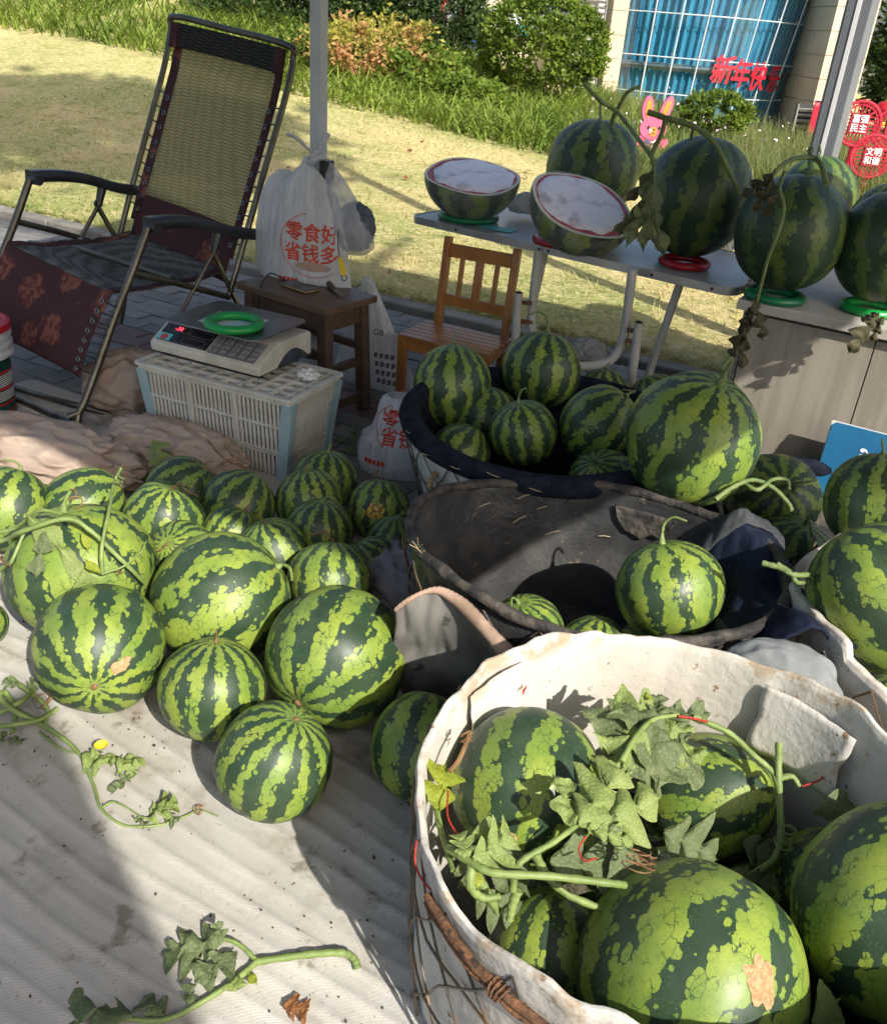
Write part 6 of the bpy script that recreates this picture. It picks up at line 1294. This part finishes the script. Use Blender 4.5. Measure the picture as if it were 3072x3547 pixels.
bb = Vector((-0.051, 16.800, 0.642)); tbb = thing('recycling_bin', 'blue bin behind the border left of the round shrub', 'bin', (bb.x, bb.y, bb.z - .05)); MB().box((0, 0, .26), (.30, .3, .52), None, .85).build('body', MAT['blue'], tbb, smooth=0, bevel=.03); MB().box((0, 0, .54), (.33, .33, .05)).build('lid', MAT['blue'], tbb, smooth=0, bevel=.02)
# conifer reaching down in front of the white wall, and trees right of the building
def tree(name, label, base, h_, rad, zc, n, leaf, mat, seed, tr=.14, asp=.4, shell=.45, clump=.14):
    t = thing(name, label, 'tree', base); P = crown_pts(n, (0, 0, zc), rad, seed, shell, clump=clump); V, F = leaves_np(n, P, leaf, seed + 1, asp, .5); np_obj('crown', V, F, MAT[mat], t, smooth=False); b = MB(); rn = random.Random(seed)
    b.tube(bez([(0, 0, -.1), (.08, .04, zc * .35), (-.05, .05, zc * .7), (0, 0, zc)], 5), [tr * (1 - .045 * j) for j in range(16)], 8)
    for i in range(9):
        a = rn.uniform(0, 6.28); z0 = zc * rn.uniform(.45, .85); b.tube(bez([(0, 0, z0), (math.cos(a) * rad[0] * .35, math.sin(a) * rad[1] * .35, z0 + rad[2] * .25), (math.cos(a) * rad[0] * .75, math.sin(a) * rad[1] * .75, z0 + rad[2] * .45)], 4), [tr * .45 * (1 - .09 * j) for j in range(9)], 6)
    b.build('trunk', MAT['bark'], t, smooth=60); return t
pt = (-0.243, 17.200, 1.441); tree('conifer', 'dark conifer behind the speed sign', (pt[0], 17.2, .2), 5, (.42, .42, 1.5), 1.9, 4500, .10, 'ever', 90, .10, .22)
pt = (8.238, 20.000, 0.846); tree('broadleaf_tree', 'green tree right of the building at the frame edge', (pt[0] + .7, 20, 0), 5, (1.5, 1.4, 2.0), 1.5, 7000, .22, 'ever', 95, .16)
tree('street_tree', 'street tree standing to the right outside the view, shading the far lawn', (3.4, -1.9, 0), 13, (2.3, 1.9, 1.6), 10.6, 2300, .42, 'ever', 99, .20, .6, .4, .2)

n = 70; s_ = rs.uniform(-6, 5, n); t = 4.3 + 5 * rs.uniform(0, 1, n); P = ground(np.c_[E_DIR.x * s_ + N_DIR.x * t, E_DIR.y * s_ + N_DIR.y * t, np.zeros(n)], .035); V, F = leaves_np(n, P, .075, 77, .6, .25)
tag(np_obj('fallen_leaves', V, F, MAT['leaf_brown'], smooth=False), 'brown fallen leaves scattered over the lawn', 'leaves', kind='stuff')

# ------------------------------------------------------------------ leaves and vines
def leaf_mesh(L, seed, lobes=3, wid=.55, crumple_=.10, curl=.25):
    """deeply lobed melon leaf along +Y, midrib raised, edges waved"""
    rn = random.Random(seed); nt, nsd = 34, 9; vs_ = []
    ph0 = rn.uniform(0, 6)
    for i in range(nt):
        t = i / (nt - 1); env = math.sin(math.pi * min(1, t * .97 + .03)) ** .7 * (1 - .25 * t); lo = abs(math.sin(math.pi * (lobes * t + .08))) ** 1.0; w = wid * L * (.05 + .95 * lo) * env * .62 + .004 * L
        for j in range(nsd):
            s_ = (j / (nsd - 1) - .5) * 2; asym = 1 + .25 * (1 if s_ > 0 else -1) * math.sin(t * 5 + ph0)
            x = s_ * w * asym; y = t * L * .86 + abs(s_) ** 1.6 * w * .50 + .012 * L * math.sin(s_ * 9 + t * 40)
            z = .05 * L * (1 - abs(s_)) + crumple_ * L * (nz((x / L * 3.5, y / L * 3.5, seed)) + .5 * nz((x / L * 8, y / L * 8, seed + 5))) - curl * L * (t ** 2) * .5 - .22 * abs(s_) ** 2 * w * math.sin(seed)
            vs_.append((x, y, z))
    fs = [(i * nsd + j, (i + 1) * nsd + j, (i + 1) * nsd + j + 1, i * nsd + j + 1) for i in range(nt - 1) for j in range(nsd - 1)]
    b = MB(); b.add(vs_, fs); return b.mesh('leaf', 180)
def leaf(parent, base, tip, up, mat, seed, lobes=3, wid=.6, crumple_=.10, curl=.2, name='leaf'):
    base, tip = Vector(base), Vector(tip); y = (tip - base); L = y.length; y.normalize(); up = Vector(up); x = y.cross(up).normalized(); z = x.cross(y)
    o = link(name, leaf_mesh(L / .86, seed, lobes, wid, crumple_, curl), parent, True, MAT[mat]); o.matrix_basis = Matrix.Translation(base) @ Matrix((x, y, z)).transposed().to_4x4(); return o
def vine(parent, pts, r, mat='stem', name='stem', taper=.35, n=7):
    path = bez(pts, 7); m = len(path); return MB().tube(path, [r * (1 - taper * i / m) * (1 + .10 * math.sin(i * 1.9)) for i in range(m)], n).build(name, MAT[mat], parent, world=True, smooth=60)
def curl_t(parent, c, r, turns=2.5, mat='stem_brown', rad=.0012, seed=0):
    c = Vector(c); rn = random.Random(seed); ax = Vector((rn.uniform(-1, 1), rn.uniform(-1, 1), 1)).normalized(); x = ax.orthogonal().normalized(); y = ax.cross(x); k = int(turns * 12)
    MB().tube([c + (x * math.cos(i * .52) + y * math.sin(i * .52)) * r * (1 - .5 * i / k) + ax * r * 1.4 * i / k for i in range(k)], rad, 5).build('tendril', MAT[mat], parent, world=True)
def vthing(label, at, name='vine_cutting', group=None): return thing(name, label, 'vine', at, group=group)
UP = (0, 0, 1)
# 1 cut sprig at the bottom left
v = vthing('cut vine sprig with wilted leaves in the lower left foreground', (-0.239, 0.894, 0.010))
vine(v, [(-0.078, 0.895, 0.012), (-0.086, 0.908, 0.018), (-0.107, 0.915, 0.020), (-0.162, 0.908, 0.018), (-0.239, 0.892, 0.014)], .0065, taper=.1)
vine(v, [(-0.239, 0.892, 0.014), (-0.267, 0.912, 0.018), (-0.293, 0.920, 0.022), (-0.317, 0.918, 0.020)], .0045)
vine(v, [(-0.239, 0.892, 0.014), (-0.269, 0.855, 0.014), (-0.313, 0.816, 0.012), (-0.357, 0.788, 0.012), (-0.416, 0.785, 0.012)], .0055)
leaf(v, (-0.297, 0.920, 0.022), (-0.393, 0.890, 0.020), UP, 'leaf_dull', 3, 3, .75, .16); leaf(v, (-0.301, 0.920, 0.024), (-0.311, 0.932, 0.050), (0, -.6, .8), 'leaf_dull', 4, 2, .7, .16); leaf(v, (-0.273, 0.901, 0.020), (-0.325, 0.847, 0.018), UP, 'leaf_dull', 5, 2, .8, .14)
leaf(v, (-0.250, 0.872, 0.016), (-0.229, 0.850, 0.020), UP, 'leaf_yellow', 6, 1, .4, .08); leaf(v, (-0.285, 0.841, 0.015), (-0.240, 0.847, 0.030), UP, 'leaf', 16, 1, .35, .06); leaf(v, (-0.326, 0.810, 0.014), (-0.330, 0.839, 0.030), UP, 'leaf_dull', 7, 2, .7, .15); leaf(v, (-0.358, 0.792, 0.014), (-0.397, 0.820, 0.020), UP, 'leaf_dull', 8, 2, .8, .15); leaf(v, (-0.401, 0.786, 0.014), (-0.524, 0.798, 0.012), UP, 'leaf_dull', 9, 2, .55, .08); leaf(v, (-0.415, 0.782, 0.014), (-0.455, 0.770, 0.012), UP, 'leaf_dull', 10, 2, .8, .12)
# 2 long thin vine on the cloth
v = vthing('long thin vine with shrivelled leaves and a yellow flower on the cloth', (-0.604, 1.181, 0.010))
vine(v, [(-0.939, 1.447, 0.020), (-0.828, 1.390, 0.020), (-0.733, 1.337, 0.018), (-0.674, 1.290, 0.016)], .0062); vine(v, [(-0.683, 1.298, 0.014), (-0.629, 1.224, 0.014), (-0.596, 1.173, 0.013), (-0.542, 1.140, 0.012), (-0.480, 1.147, 0.011), (-0.441, 1.170, 0.012), (-0.414, 1.189, 0.012), (-0.378, 1.180, 0.010)], .0036, taper=.6)
vine(v, [(-0.596, 1.173, 0.013), (-0.580, 1.184, 0.020), (-0.554, 1.177, 0.020), (-0.511, 1.157, 0.014)], .0025); vine(v, [(-0.794, 1.358, 0.012), (-0.736, 1.319, 0.012), (-0.685, 1.304, 0.014)], .003)
for k, (a, b_, m_, lb, w_) in enumerate((((-0.682, 1.297, 0.015), (-0.622, 1.274, 0.030), 'leaf', 2, .8), ((-0.667, 1.285, 0.015), (-0.654, 1.305, 0.030), 'leaf', 2, .8), ((-0.635, 1.303, 0.014), (-0.552, 1.282, 0.020), 'leaf', 3, .5), ((-0.584, 1.301, 0.015), (-0.569, 1.251, 0.020), 'leaf', 3, .7), ((-0.574, 1.263, 0.014), (-0.593, 1.209, 0.014), 'leaf_dull', 3, .45), ((-0.511, 1.156, 0.015), (-0.453, 1.184, 0.030), 'leaf', 3, .9), ((-0.477, 1.166, 0.014), (-0.444, 1.152, 0.020), 'leaf_dull', 2, .7), ((-0.529, 1.156, 0.013), (-0.498, 1.146, 0.014), 'leaf_dull', 2, .6), ((-0.846, 1.337, 0.012), (-0.814, 1.325, 0.014), 'leaf_dull', 2, .7))): leaf(v, a, b_, UP, m_, 20 + k, lb, w_, .22, .1)
q = (-0.645, 1.309, 0.030); MB().lathe([(.001, 0), (.008, .004), (.014, .010)], 10, q).build('flower', MAT['yellow'], v, world=True); curl_t(v, (-0.413, 1.187, 0.014), .010, 2, 'stem_brown', .001, 4)
# 3 heap of stems at the left edge
v = vthing('tangled heap of thick green stems at the left frame edge', (-0.861, 1.417, 0.020))
for k, pl in enumerate(([(-0.946, 1.451, 0.050), (-0.861, 1.382, 0.050), (-0.808, 1.374, 0.030), (-0.779, 1.400, 0.030)], [(-0.886, 1.342, 0.030), (-0.835, 1.345, 0.040), (-0.796, 1.369, 0.035), (-0.776, 1.413, 0.030)], [(-0.900, 1.382, 0.060), (-0.891, 1.425, 0.050), (-0.857, 1.390, 0.030), (-0.842, 1.344, 0.020)], [(-0.917, 1.495, 0.030), (-0.848, 1.443, 0.040), (-0.798, 1.410, 0.030), (-0.786, 1.365, 0.020)], [(-0.893, 1.379, 0.030), (-0.848, 1.399, 0.050), (-0.842, 1.451, 0.040)])): vine(v, pl, .0058 if k % 2 else .0072)
for k, (a, b_) in enumerate((((-0.879, 1.463, 0.040), (-0.914, 1.463, 0.050)), ((-0.852, 1.450, 0.040), (-0.838, 1.493, 0.040)), ((-0.855, 1.348, 0.015), (-0.871, 1.317, 0.015)))): leaf(v, a, b_, UP, 'leaf_dull', 34 + k, 3, .8, .2)
vine(v, [(-0.808, 1.409, 0.030), (-0.795, 1.441, 0.040), (-0.773, 1.456, 0.050)], .004, 'stem_brown'); curl_t(v, (-0.799, 1.405, 0.050), .02, 1.6, 'stem_brown', .0009, 7)
# 4 vines draped over the big pale melon
v = vthing('yellow green vines and thin leaves draped over the big pale melon', (-0.745, 1.593, 0.330))
g6 = Vector(MEL['G6'][0]); rg = MEL['G6'][1]
def on6(px, py, h=.012): d = vdir('G6', px, py).normalized(); p = g6 + d * (rg * 1.0 + h); return tuple(p)
vine(v, [(-1.029, 1.698, 0.240), (-0.966, 1.684, 0.270), on6(-.62, .42, .03), on6(-.15, .55, .035), on6(.1, .42, .03), on6(.35, .2, .02), on6(.55, .0, .02), on6(.72, -.16, .016)], .0062, taper=.2)
vine(v, [(-1.030, 1.709, 0.260), (-0.966, 1.712, 0.280), on6(-.45, .66, .03), on6(-.2, .62, .03)], .0055); vine(v, [on6(.22, -.05, .02), on6(.20, .25, .035), on6(.26, .6, .045), on6(.33, .95, .05), on6(.36, 1.0, .09)], .0050, taper=.3)
vine(v, [on6(.22, -.05, .02), on6(.45, .05, .03), on6(.62, .2, .03), on6(.68, .32, .03)], .0028); vine(v, [(-0.991, 1.641, 0.200), (-0.949, 1.626, 0.240), on6(-.75, .1, .02), on6(-.62, .45, .02)], .0055)
leaf(v, on6(-.55, .6, .035), on6(.15, -.2, .02), vdir('G6', -.1, .2), 'leaf', 41, 2, .22, .05, .05); leaf(v, on6(-.4, .45, .02), on6(-.5, -.1, .015), vdir('G6', -.4, .2), 'leaf_dull', 42, 2, .4, .05, .05); leaf(v, on6(0, .0, .02), on6(.18, -.42, .016), vdir('G6', .1, -.2), 'leaf', 43, 2, .6, .05, .05); leaf(v, on6(.0, .42, .03), on6(.08, .22, .02), vdir('G6', 0, .3), 'leaf_yellow', 44, 1, .35, .05); leaf(v, on6(.2, -.05, .03), on6(.02, .12, .04), vdir('G6', 0, 0), 'leaf_yellow', 45, 1, .3, .05)
curl_t(v, on6(.33, .88, .06), .014, 2.2, 'stem', .0012, 2); curl_t(v, on6(.4, -.05, .03), .008, 1.6, 'stem_brown', .0012, 3)
for k in range(4): vine(v, [(-0.965, 1.628, 0.250), (-.965 + .012 * k, 1.63 - .01 * k, .255 + .012 * math.sin(k * 2))], .0022, 'stem_brown')
# 5 vines in the white basket
v = vthing('thick pale vine with lobed leaves across the white basket', (0.177, 0.858, 0.360), group='vines in the white basket')
vine(v, [(0.044, 0.849, 0.360), (0.077, 0.815, 0.375), (0.106, 0.802, 0.375), (0.179, 0.804, 0.375), (0.260, 0.809, 0.365), (0.285, 0.820, 0.350)], .0060, taper=.1); vine(v, [(0.135, 0.813, 0.330), (0.136, 0.821, 0.360), (0.148, 0.830, 0.375), (0.187, 0.853, 0.385), (0.240, 0.903, 0.385), (0.299, 0.956, 0.380)], .0054, taper=.3)
vine(v, [(0.077, 0.819, 0.370), (0.076, 0.800, 0.350), (0.094, 0.798, 0.330), (0.118, 0.802, 0.330)], .0075); vine(v, [(0.166, 0.870, 0.340), (0.183, 0.842, 0.330), (0.216, 0.829, 0.310), (0.267, 0.825, 0.290)], .0075); vine(v, [(0.022, 0.979, 0.330), (0.029, 0.913, 0.340), (0.041, 0.870, 0.340), (0.053, 0.829, 0.340)], .0055)
vine(v, [(0.084, 0.837, 0.330), (0.104, 0.826, 0.300), (0.121, 0.825, 0.270)], .0085); vine(v, [(0.143, 0.822, 0.320), (0.138, 0.813, 0.300), (0.136, 0.805, 0.280)], .008)
leaf(v, (0.219, 0.879, 0.392), (0.300, 0.989, 0.400), (-.3, -.7, .7), 'leaf', 51, 3, .62, .07, .05); leaf(v, (0.233, 0.879, 0.390), (0.354, 0.960, 0.375), (-.1, -.6, .8), 'leaf', 52, 3, .50, .07, .05); leaf(v, (0.244, 0.877, 0.385), (0.305, 0.878, 0.370), (0, -.6, .8), 'leaf', 53, 3, .50, .10, .1); leaf(v, (0.216, 0.877, 0.390), (0.192, 0.967, 0.400), (.2, -.7, .7), 'leaf', 54, 2, .55, .18, .1); leaf(v, (0.257, 0.910, 0.390), (0.276, 0.876, 0.380), (0, -.7, .7), 'leaf_dull', 64, 2, .6, .12, .1)
leaf(v, (0.076, 0.815, 0.380), (0.134, 0.862, 0.380), (0, -.6, .8), 'leaf', 55, 3, .85, .08, .1); leaf(v, (0.070, 0.818, 0.380), (0.055, 0.858, 0.385), (.1, -.6, .8), 'leaf', 56, 3, .8, .08); leaf(v, (0.073, 0.864, 0.370), (0.117, 0.886, 0.380), (0, -.7, .7), 'leaf', 57, 1, .5, .08); leaf(v, (0.027, 0.922, 0.350), (0.038, 1.002, 0.370), (.4, -.7, .6), 'leaf_yellow', 58, 2, .85, .08); leaf(v, (0.078, 0.824, 0.360), (0.086, 0.793, 0.350), (0, -.7, .7), 'leaf_yellow', 59, 1, .45, .06); leaf(v, (0.196, 0.811, 0.350), (0.239, 0.798, 0.360), (0, -.7, .7), 'leaf_dry', 60, 1, .3, .1)
leaf(v, (0.190, 0.876, 0.320), (0.287, 0.885, 0.300), (0, -.5, .85), 'leaf_dull', 61, 2, .8, .06); leaf(v, (0.285, 0.912, 0.330), (0.319, 0.863, 0.300), (0, -.6, .8), 'leaf_dull', 62, 1, .7, .08); leaf(v, (0.365, 0.947, 0.320), (0.457, 0.936, 0.280), (0, -.6, .8), 'leaf_dull', 63, 3, .8, .06)
for k, (a, b_) in enumerate((((0.093, 0.896, 0.220), (0.154, 0.866, 0.200)), ((0.168, 0.959, 0.240), (0.121, 0.891, 0.240)), ((0.272, 0.932, 0.240), (0.330, 0.892, 0.220)), ((0.066, 0.951, 0.260), (0.091, 0.889, 0.240)), ((0.498, 0.971, 0.220), (0.561, 0.956, 0.200)), ((0.529, 1.032, 0.220), (0.603, 1.017, 0.200)), ((0.327, 1.055, 0.240), (0.358, 0.976, 0.220)))): leaf(v, a, b_, (0, -.5, .85), 'leaf_dull', 160 + k, 3, .8, .12, .1)
curl_t(v, (0.298, 0.829, 0.370), .022, 3, 'stem_brown', .0010, 5); curl_t(v, (0.309, 0.834, 0.370), .016, 3, 'stem_brown', .0010, 6); curl_t(v, (0.067, 1.048, 0.370), .012, 2, 'stem_brown', .0015, 8)
MB().tube(bez([(0.236, 0.881, 0.370), (0.226, 0.867, 0.360), (0.232, 0.851, 0.355), (0.249, 0.853, 0.360)], 6), .0014, 5).build('red_twine', MAT['twine_red'], v, world=True); MB().tube(bez([(0.040, 0.943, 0.370), (0.041, 0.896, 0.370), (0.056, 0.863, 0.370)], 6), .0014, 5).build('red_twine', MAT['twine_red'], v, world=True); MB().tube(bez([(0.070, 1.060, 0.380), (0.056, 1.009, 0.375), (0.041, 0.982, 0.370)], 6), .0035, 6).build('dried_stem', MAT['stem_brown'], v, world=True)
v = vthing('bunch of wilted grey green leaves on top of the sideways striped melon', (0.370, 1.105, 0.360), name='wilted_leaves', group='vines in the white basket')
for k, (a, b_, u_, m_, lb, w_) in enumerate((((0.383, 1.142, 0.370), (0.281, 1.084, 0.370), (-.2, -.5, .85), 'leaf_dull', 2, .9), ((0.383, 1.142, 0.370), (0.308, 1.166, 0.390), (0, -.7, .7), 'leaf', 2, .8), ((0.382, 1.136, 0.370), (0.321, 1.033, 0.350), (-.1, -.9, .5), 'leaf_dull', 2, .9), ((0.390, 1.137, 0.370), (0.368, 1.016, 0.330), (0, -.95, .4), 'leaf_dull', 1, .75), ((0.394, 1.138, 0.370), (0.443, 1.067, 0.340), (.2, -.9, .5), 'leaf', 2, .6), ((0.395, 1.144, 0.370), (0.478, 1.166, 0.370), (0, -.6, .8), 'leaf_dull', 2, .5), ((0.383, 1.131, 0.380), (0.386, 1.182, 0.390), (0, -.8, .6), 'leaf_dull', 2, .9), ((0.354, 1.115, 0.370), (0.283, 1.019, 0.360), (-.3, -.8, .5), 'leaf', 3, .6), ((0.397, 1.132, 0.370), (0.425, 1.100, 0.360), (0, -.9, .5), 'leaf_dull', 2, .9))): leaf(v, a, b_, u_, m_, 70 + k, lb, w_, .20, .15)
vine(v, [(0.306, 1.032, 0.370), (0.332, 1.074, 0.385), (0.367, 1.118, 0.385), (0.413, 1.141, 0.380)], .0055); leaf(v, (0.374, 1.161, 0.390), (0.359, 1.160, 0.400), UP, 'leaf_yellow', 79, 1, .8)
MB().tube([(0.411, 1.134, 0.383), (0.437, 1.135, 0.380), (0.461, 1.132, 0.377)], .0022, 5).build('red_twine', MAT['twine_red'], v, world=True)
v = vthing('upright forked vine stem against the far wall of the white basket', (0.581, 1.078, 0.300), group='vines in the white basket')
vine(v, [(0.439, 1.144, 0.375), (0.500, 1.137, 0.355), (0.539, 1.111, 0.335), (0.569, 1.090, 0.320), (0.575, 1.068, 0.310)], .0055, taper=.1); vine(v, [(0.583, 1.125, 0.350), (0.577, 1.086, 0.325), (0.579, 1.056, 0.290), (0.581, 1.021, 0.250), (0.568, 0.997, 0.220), (0.509, 0.965, 0.200)], .0062, taper=.15); vine(v, [(0.577, 1.080, 0.315), (0.602, 1.088, 0.315), (0.614, 1.077, 0.305)], .006); curl_t(v, (0.591, 1.022, 0.250), .016, 3, 'stem', .0013, 9); curl_t(v, (0.577, 1.001, 0.250), .014, 2, 'stem', .0013, 10)
leaf(v, (0.638, 1.060, 0.270), (0.727, 1.069, 0.270), (0, -.7, .7), 'leaf_dull', 81, 1, .5, .05, .1)
leaf(v, (0.525, 0.704, 0.260), (0.571, 0.735, 0.270), (0, -.7, .7), 'leaf', 82, 1, .9, .06, .1)
# 6 vines on the display melons
v = vthing('forked green vine rising from the melon behind the halves', (0.529, 3.750, 1.086), group='vines on the display melons')
vine(v, [(0.526, 3.750, 1.056), (0.527, 3.740, 1.087), (0.540, 3.720, 1.129), (0.560, 3.700, 1.176), (0.602, 3.700, 1.199)], .0095, 'stem_shaded'); vine(v, [(0.389, 3.660, 1.195), (0.465, 3.680, 1.138), (0.530, 3.700, 1.107), (0.590, 3.600, 1.047), (0.625, 3.450, 1.003), (0.646, 3.400, 0.977)], .0085, 'stem_shaded', taper=.1)
v = vthing('vine with long wilted leaves hanging over the tall melon', (0.628, 3.100, 1.124), group='vines on the display melons')
vine(v, [(0.541, 3.100, 1.152), (0.606, 3.080, 1.139), (0.683, 3.060, 1.125), (0.746, 3.030, 1.089), (0.796, 3.020, 1.029), (0.863, 3.020, 0.941)], .0095, 'stem_shaded', taper=.15); vine(v, [(0.598, 3.080, 1.138), (0.588, 3.060, 1.089), (0.567, 3.040, 1.038), (0.581, 3.020, 0.983), (0.576, 3.020, 0.907)], .0085, 'stem_shaded'); vine(v, [(0.687, 3.070, 1.114), (0.696, 3.120, 1.083)], .006, 'stem_shaded')
for k, (a, b_) in enumerate((((0.579, 3.020, 0.990), (0.502, 3.020, 0.886)), ((0.576, 3.010, 0.983), (0.551, 3.000, 0.800)), ((0.571, 3.000, 0.955), (0.587, 3.000, 0.739)), ((0.569, 3.000, 0.925), (0.527, 3.000, 0.750)), ((0.556, 3.000, 0.908), (0.501, 3.020, 0.776)), ((0.573, 3.000, 0.970), (0.622, 2.990, 0.760)), ((0.576, 2.990, 0.896), (0.658, 2.980, 0.733)), ((0.548, 3.000, 0.862), (0.479, 3.050, 0.784)))): leaf(v, a, b_, (.1, -1, .2), 'leaf_dull' if k % 4 else 'leaf_dry', 90 + k, 2, .26, .10, .1)
curl_t(v, (0.716, 2.980, 1.035), .02, 1.2, 'stem_shaded', .0013, 12); vine(v, [(0.621, 3.070, 1.133), (0.642, 3.060, 1.111), (0.640, 3.050, 1.079)], .0016, 'stem_brown')
v = vthing('vine with dried leaves trailing from the corner melon down the cabinet', (0.900, 2.720, 0.980), group='vines on the display melons')
vine(v, [(1.043, 3.000, 1.093), (1.034, 2.950, 1.056), (1.026, 2.900, 1.030)], .009, 'stem_shaded'); vine(v, [(1.024, 2.740, 1.021), (1.017, 2.800, 1.067), (0.997, 2.840, 1.083), (0.928, 2.800, 1.077), (0.875, 2.740, 1.057), (0.857, 2.720, 1.038)], .0085, 'stem_shaded'); vine(v, [(0.896, 2.740, 1.048), (0.879, 2.700, 1.009), (0.898, 2.680, 0.960), (0.899, 2.680, 0.891), (0.892, 2.690, 0.817), (0.891, 2.690, 0.759), (0.892, 2.700, 0.682), (0.894, 2.720, 0.615)], .0066, 'stem_shaded', taper=.3); vine(v, [(0.978, 2.820, 1.047), (0.982, 2.780, 1.039)], .006, 'stem_shaded')
for k, (a, b_) in enumerate((((0.862, 2.720, 1.045), (0.787, 2.720, 0.972)), ((0.854, 2.710, 1.039), (0.826, 2.700, 0.937)), ((0.852, 2.700, 1.034), (0.865, 2.680, 0.930)), ((0.881, 2.690, 0.699), (0.943, 2.690, 0.565)), ((0.881, 2.700, 0.666), (0.868, 2.700, 0.572)), ((0.877, 2.700, 0.619), (0.905, 2.710, 0.459)), ((0.883, 2.700, 0.635), (0.866, 2.710, 0.488)), ((0.859, 2.690, 0.756), (0.841, 2.690, 0.710)))): leaf(v, a, b_, (.1, -1, .2), 'leaf_dry', 110 + k, 3, .30, .25, .2)
v = vthing('wilted leaf hanging over the cabinet edge at the right', (1.209, 2.600, 0.706), name='wilted_leaves', group='vines on the display melons')
for k, (a, b_) in enumerate((((1.208, 2.580, 0.709), (1.150, 2.560, 0.587)), ((1.200, 2.580, 0.711), (1.162, 2.570, 0.682)), ((1.221, 2.570, 0.701), (1.203, 2.560, 0.629)))): leaf(v, a, b_, (-.2, -1, .2), 'leaf_dry', 125 + k, 3, .4, .12, .1)
# stem forks on the right hand melons
v = vthing('forked stem of the very large melon, pointing at the dark denim', (0.695, 1.505, 0.450), name='vine_cutting', group='loose stems at the right')
vine(v, [(0.638, 1.521, 0.460), (0.669, 1.508, 0.460), (0.695, 1.494, 0.455), (0.747, 1.513, 0.450)], .0062, 'stem_shaded', taper=.1); vine(v, [(0.664, 1.514, 0.465), (0.690, 1.501, 0.458)], .005, 'stem_shaded'); vine(v, [(0.691, 1.497, 0.455), (0.705, 1.490, 0.440), (0.756, 1.524, 0.430)], .0055, 'stem_shaded')
v = vthing('long pale stems lying between the huge melon and the dark one', (0.771, 1.967, 0.420), name='vine_cutting', group='loose stems at the right')
vine(v, [(0.632, 1.865, 0.420), (0.677, 1.898, 0.440), (0.729, 1.926, 0.450), (0.776, 1.915, 0.440), (0.807, 1.883, 0.420), (0.814, 1.861, 0.410)], .0062, 'stem_shaded', taper=.15); vine(v, [(0.708, 1.929, 0.440), (0.735, 1.895, 0.440), (0.779, 1.936, 0.450), (0.826, 1.964, 0.440), (0.833, 1.951, 0.420)], .006, 'stem_shaded')
# 7 loose leaves around the crate and the cloth
v = vthing('limp green leaves on the ground between crate and plastic bag', (-0.333, 2.908, 0.030), name='loose_leaves', group='loose leaves')
for k, (a, b_) in enumerate((((-0.406, 2.863, 0.030), (-0.272, 2.921, 0.020)), ((-0.336, 2.930, 0.030), (-0.360, 2.909, 0.060)), ((-0.298, 2.915, 0.030), (-0.292, 2.937, 0.050)), ((-0.370, 2.795, 0.030), (-0.305, 2.828, 0.030)))): leaf(v, a, b_, UP, 'leaf_dull', 130 + k, 3, .6, .18, .1)
v = vthing('small green leaf on the blanket left of the crate', (-0.887, 2.437, 0.140), name='loose_leaves', group='loose leaves'); leaf(v, (-0.907, 2.459, 0.170), (-0.857, 2.390, 0.140), (0, -.6, .8), 'leaf', 140, 2, .8, .1, .1)
v = vthing('dry curled stems behind the shaded back row melon', (-0.639, 2.208, 0.200), name='dry_stems', group='loose leaves')
vine(v, [(-0.749, 2.272, 0.190), (-0.712, 2.249, 0.220), (-0.679, 2.207, 0.220), (-0.657, 2.236, 0.200)], .0028, 'stem_brown'); vine(v, [(-0.726, 2.428, 0.200), (-0.676, 2.349, 0.200), (-0.625, 2.291, 0.200), (-0.584, 2.282, 0.200), (-0.576, 2.223, 0.190)], .0028, 'stem_brown'); curl_t(v, (-0.618, 2.282, 0.200), .02, 1.5, 'stem_brown', .0014, 5)
v = vthing('brown dried leaf scrap on the cloth at the bottom edge', (-0.164, 0.821, 0.012), name='leaf_scrap', group='loose leaves'); leaf(v, (-0.185, 0.823, 0.012), (-0.143, 0.821, 0.014), UP, 'leaf_brown' if 'leaf_brown' in MAT else 'leaf_dry', 150, 2, 1.0, .15, .1)
crumbs = MB()
for i in range(1500):
    s_, t = rnd.uniform(-2.0, -.1), rnd.uniform(.25, 1.5)
    if nz((s_ * 3, t * 3, 9)) < .12 and rnd.random() < .88: continue
    x, y, z = en(s_, t, cloth_z(s_, t) + .001); q = rnd.uniform(.0010, .0034) * (1 if rnd.random() < .95 else 1.6); crumbs.box((x, y, z + q * .2), (q, q * rnd.uniform(.5, 1.6), q * .5), Matrix.Rotation(rnd.uniform(0, 3), 3, 'Z'))
tag(crumbs.build('crumbs', MAT['bark'], smooth=0), 'dark crumbs and dirt specks scattered over the ground cloth', 'debris', kind='stuff')
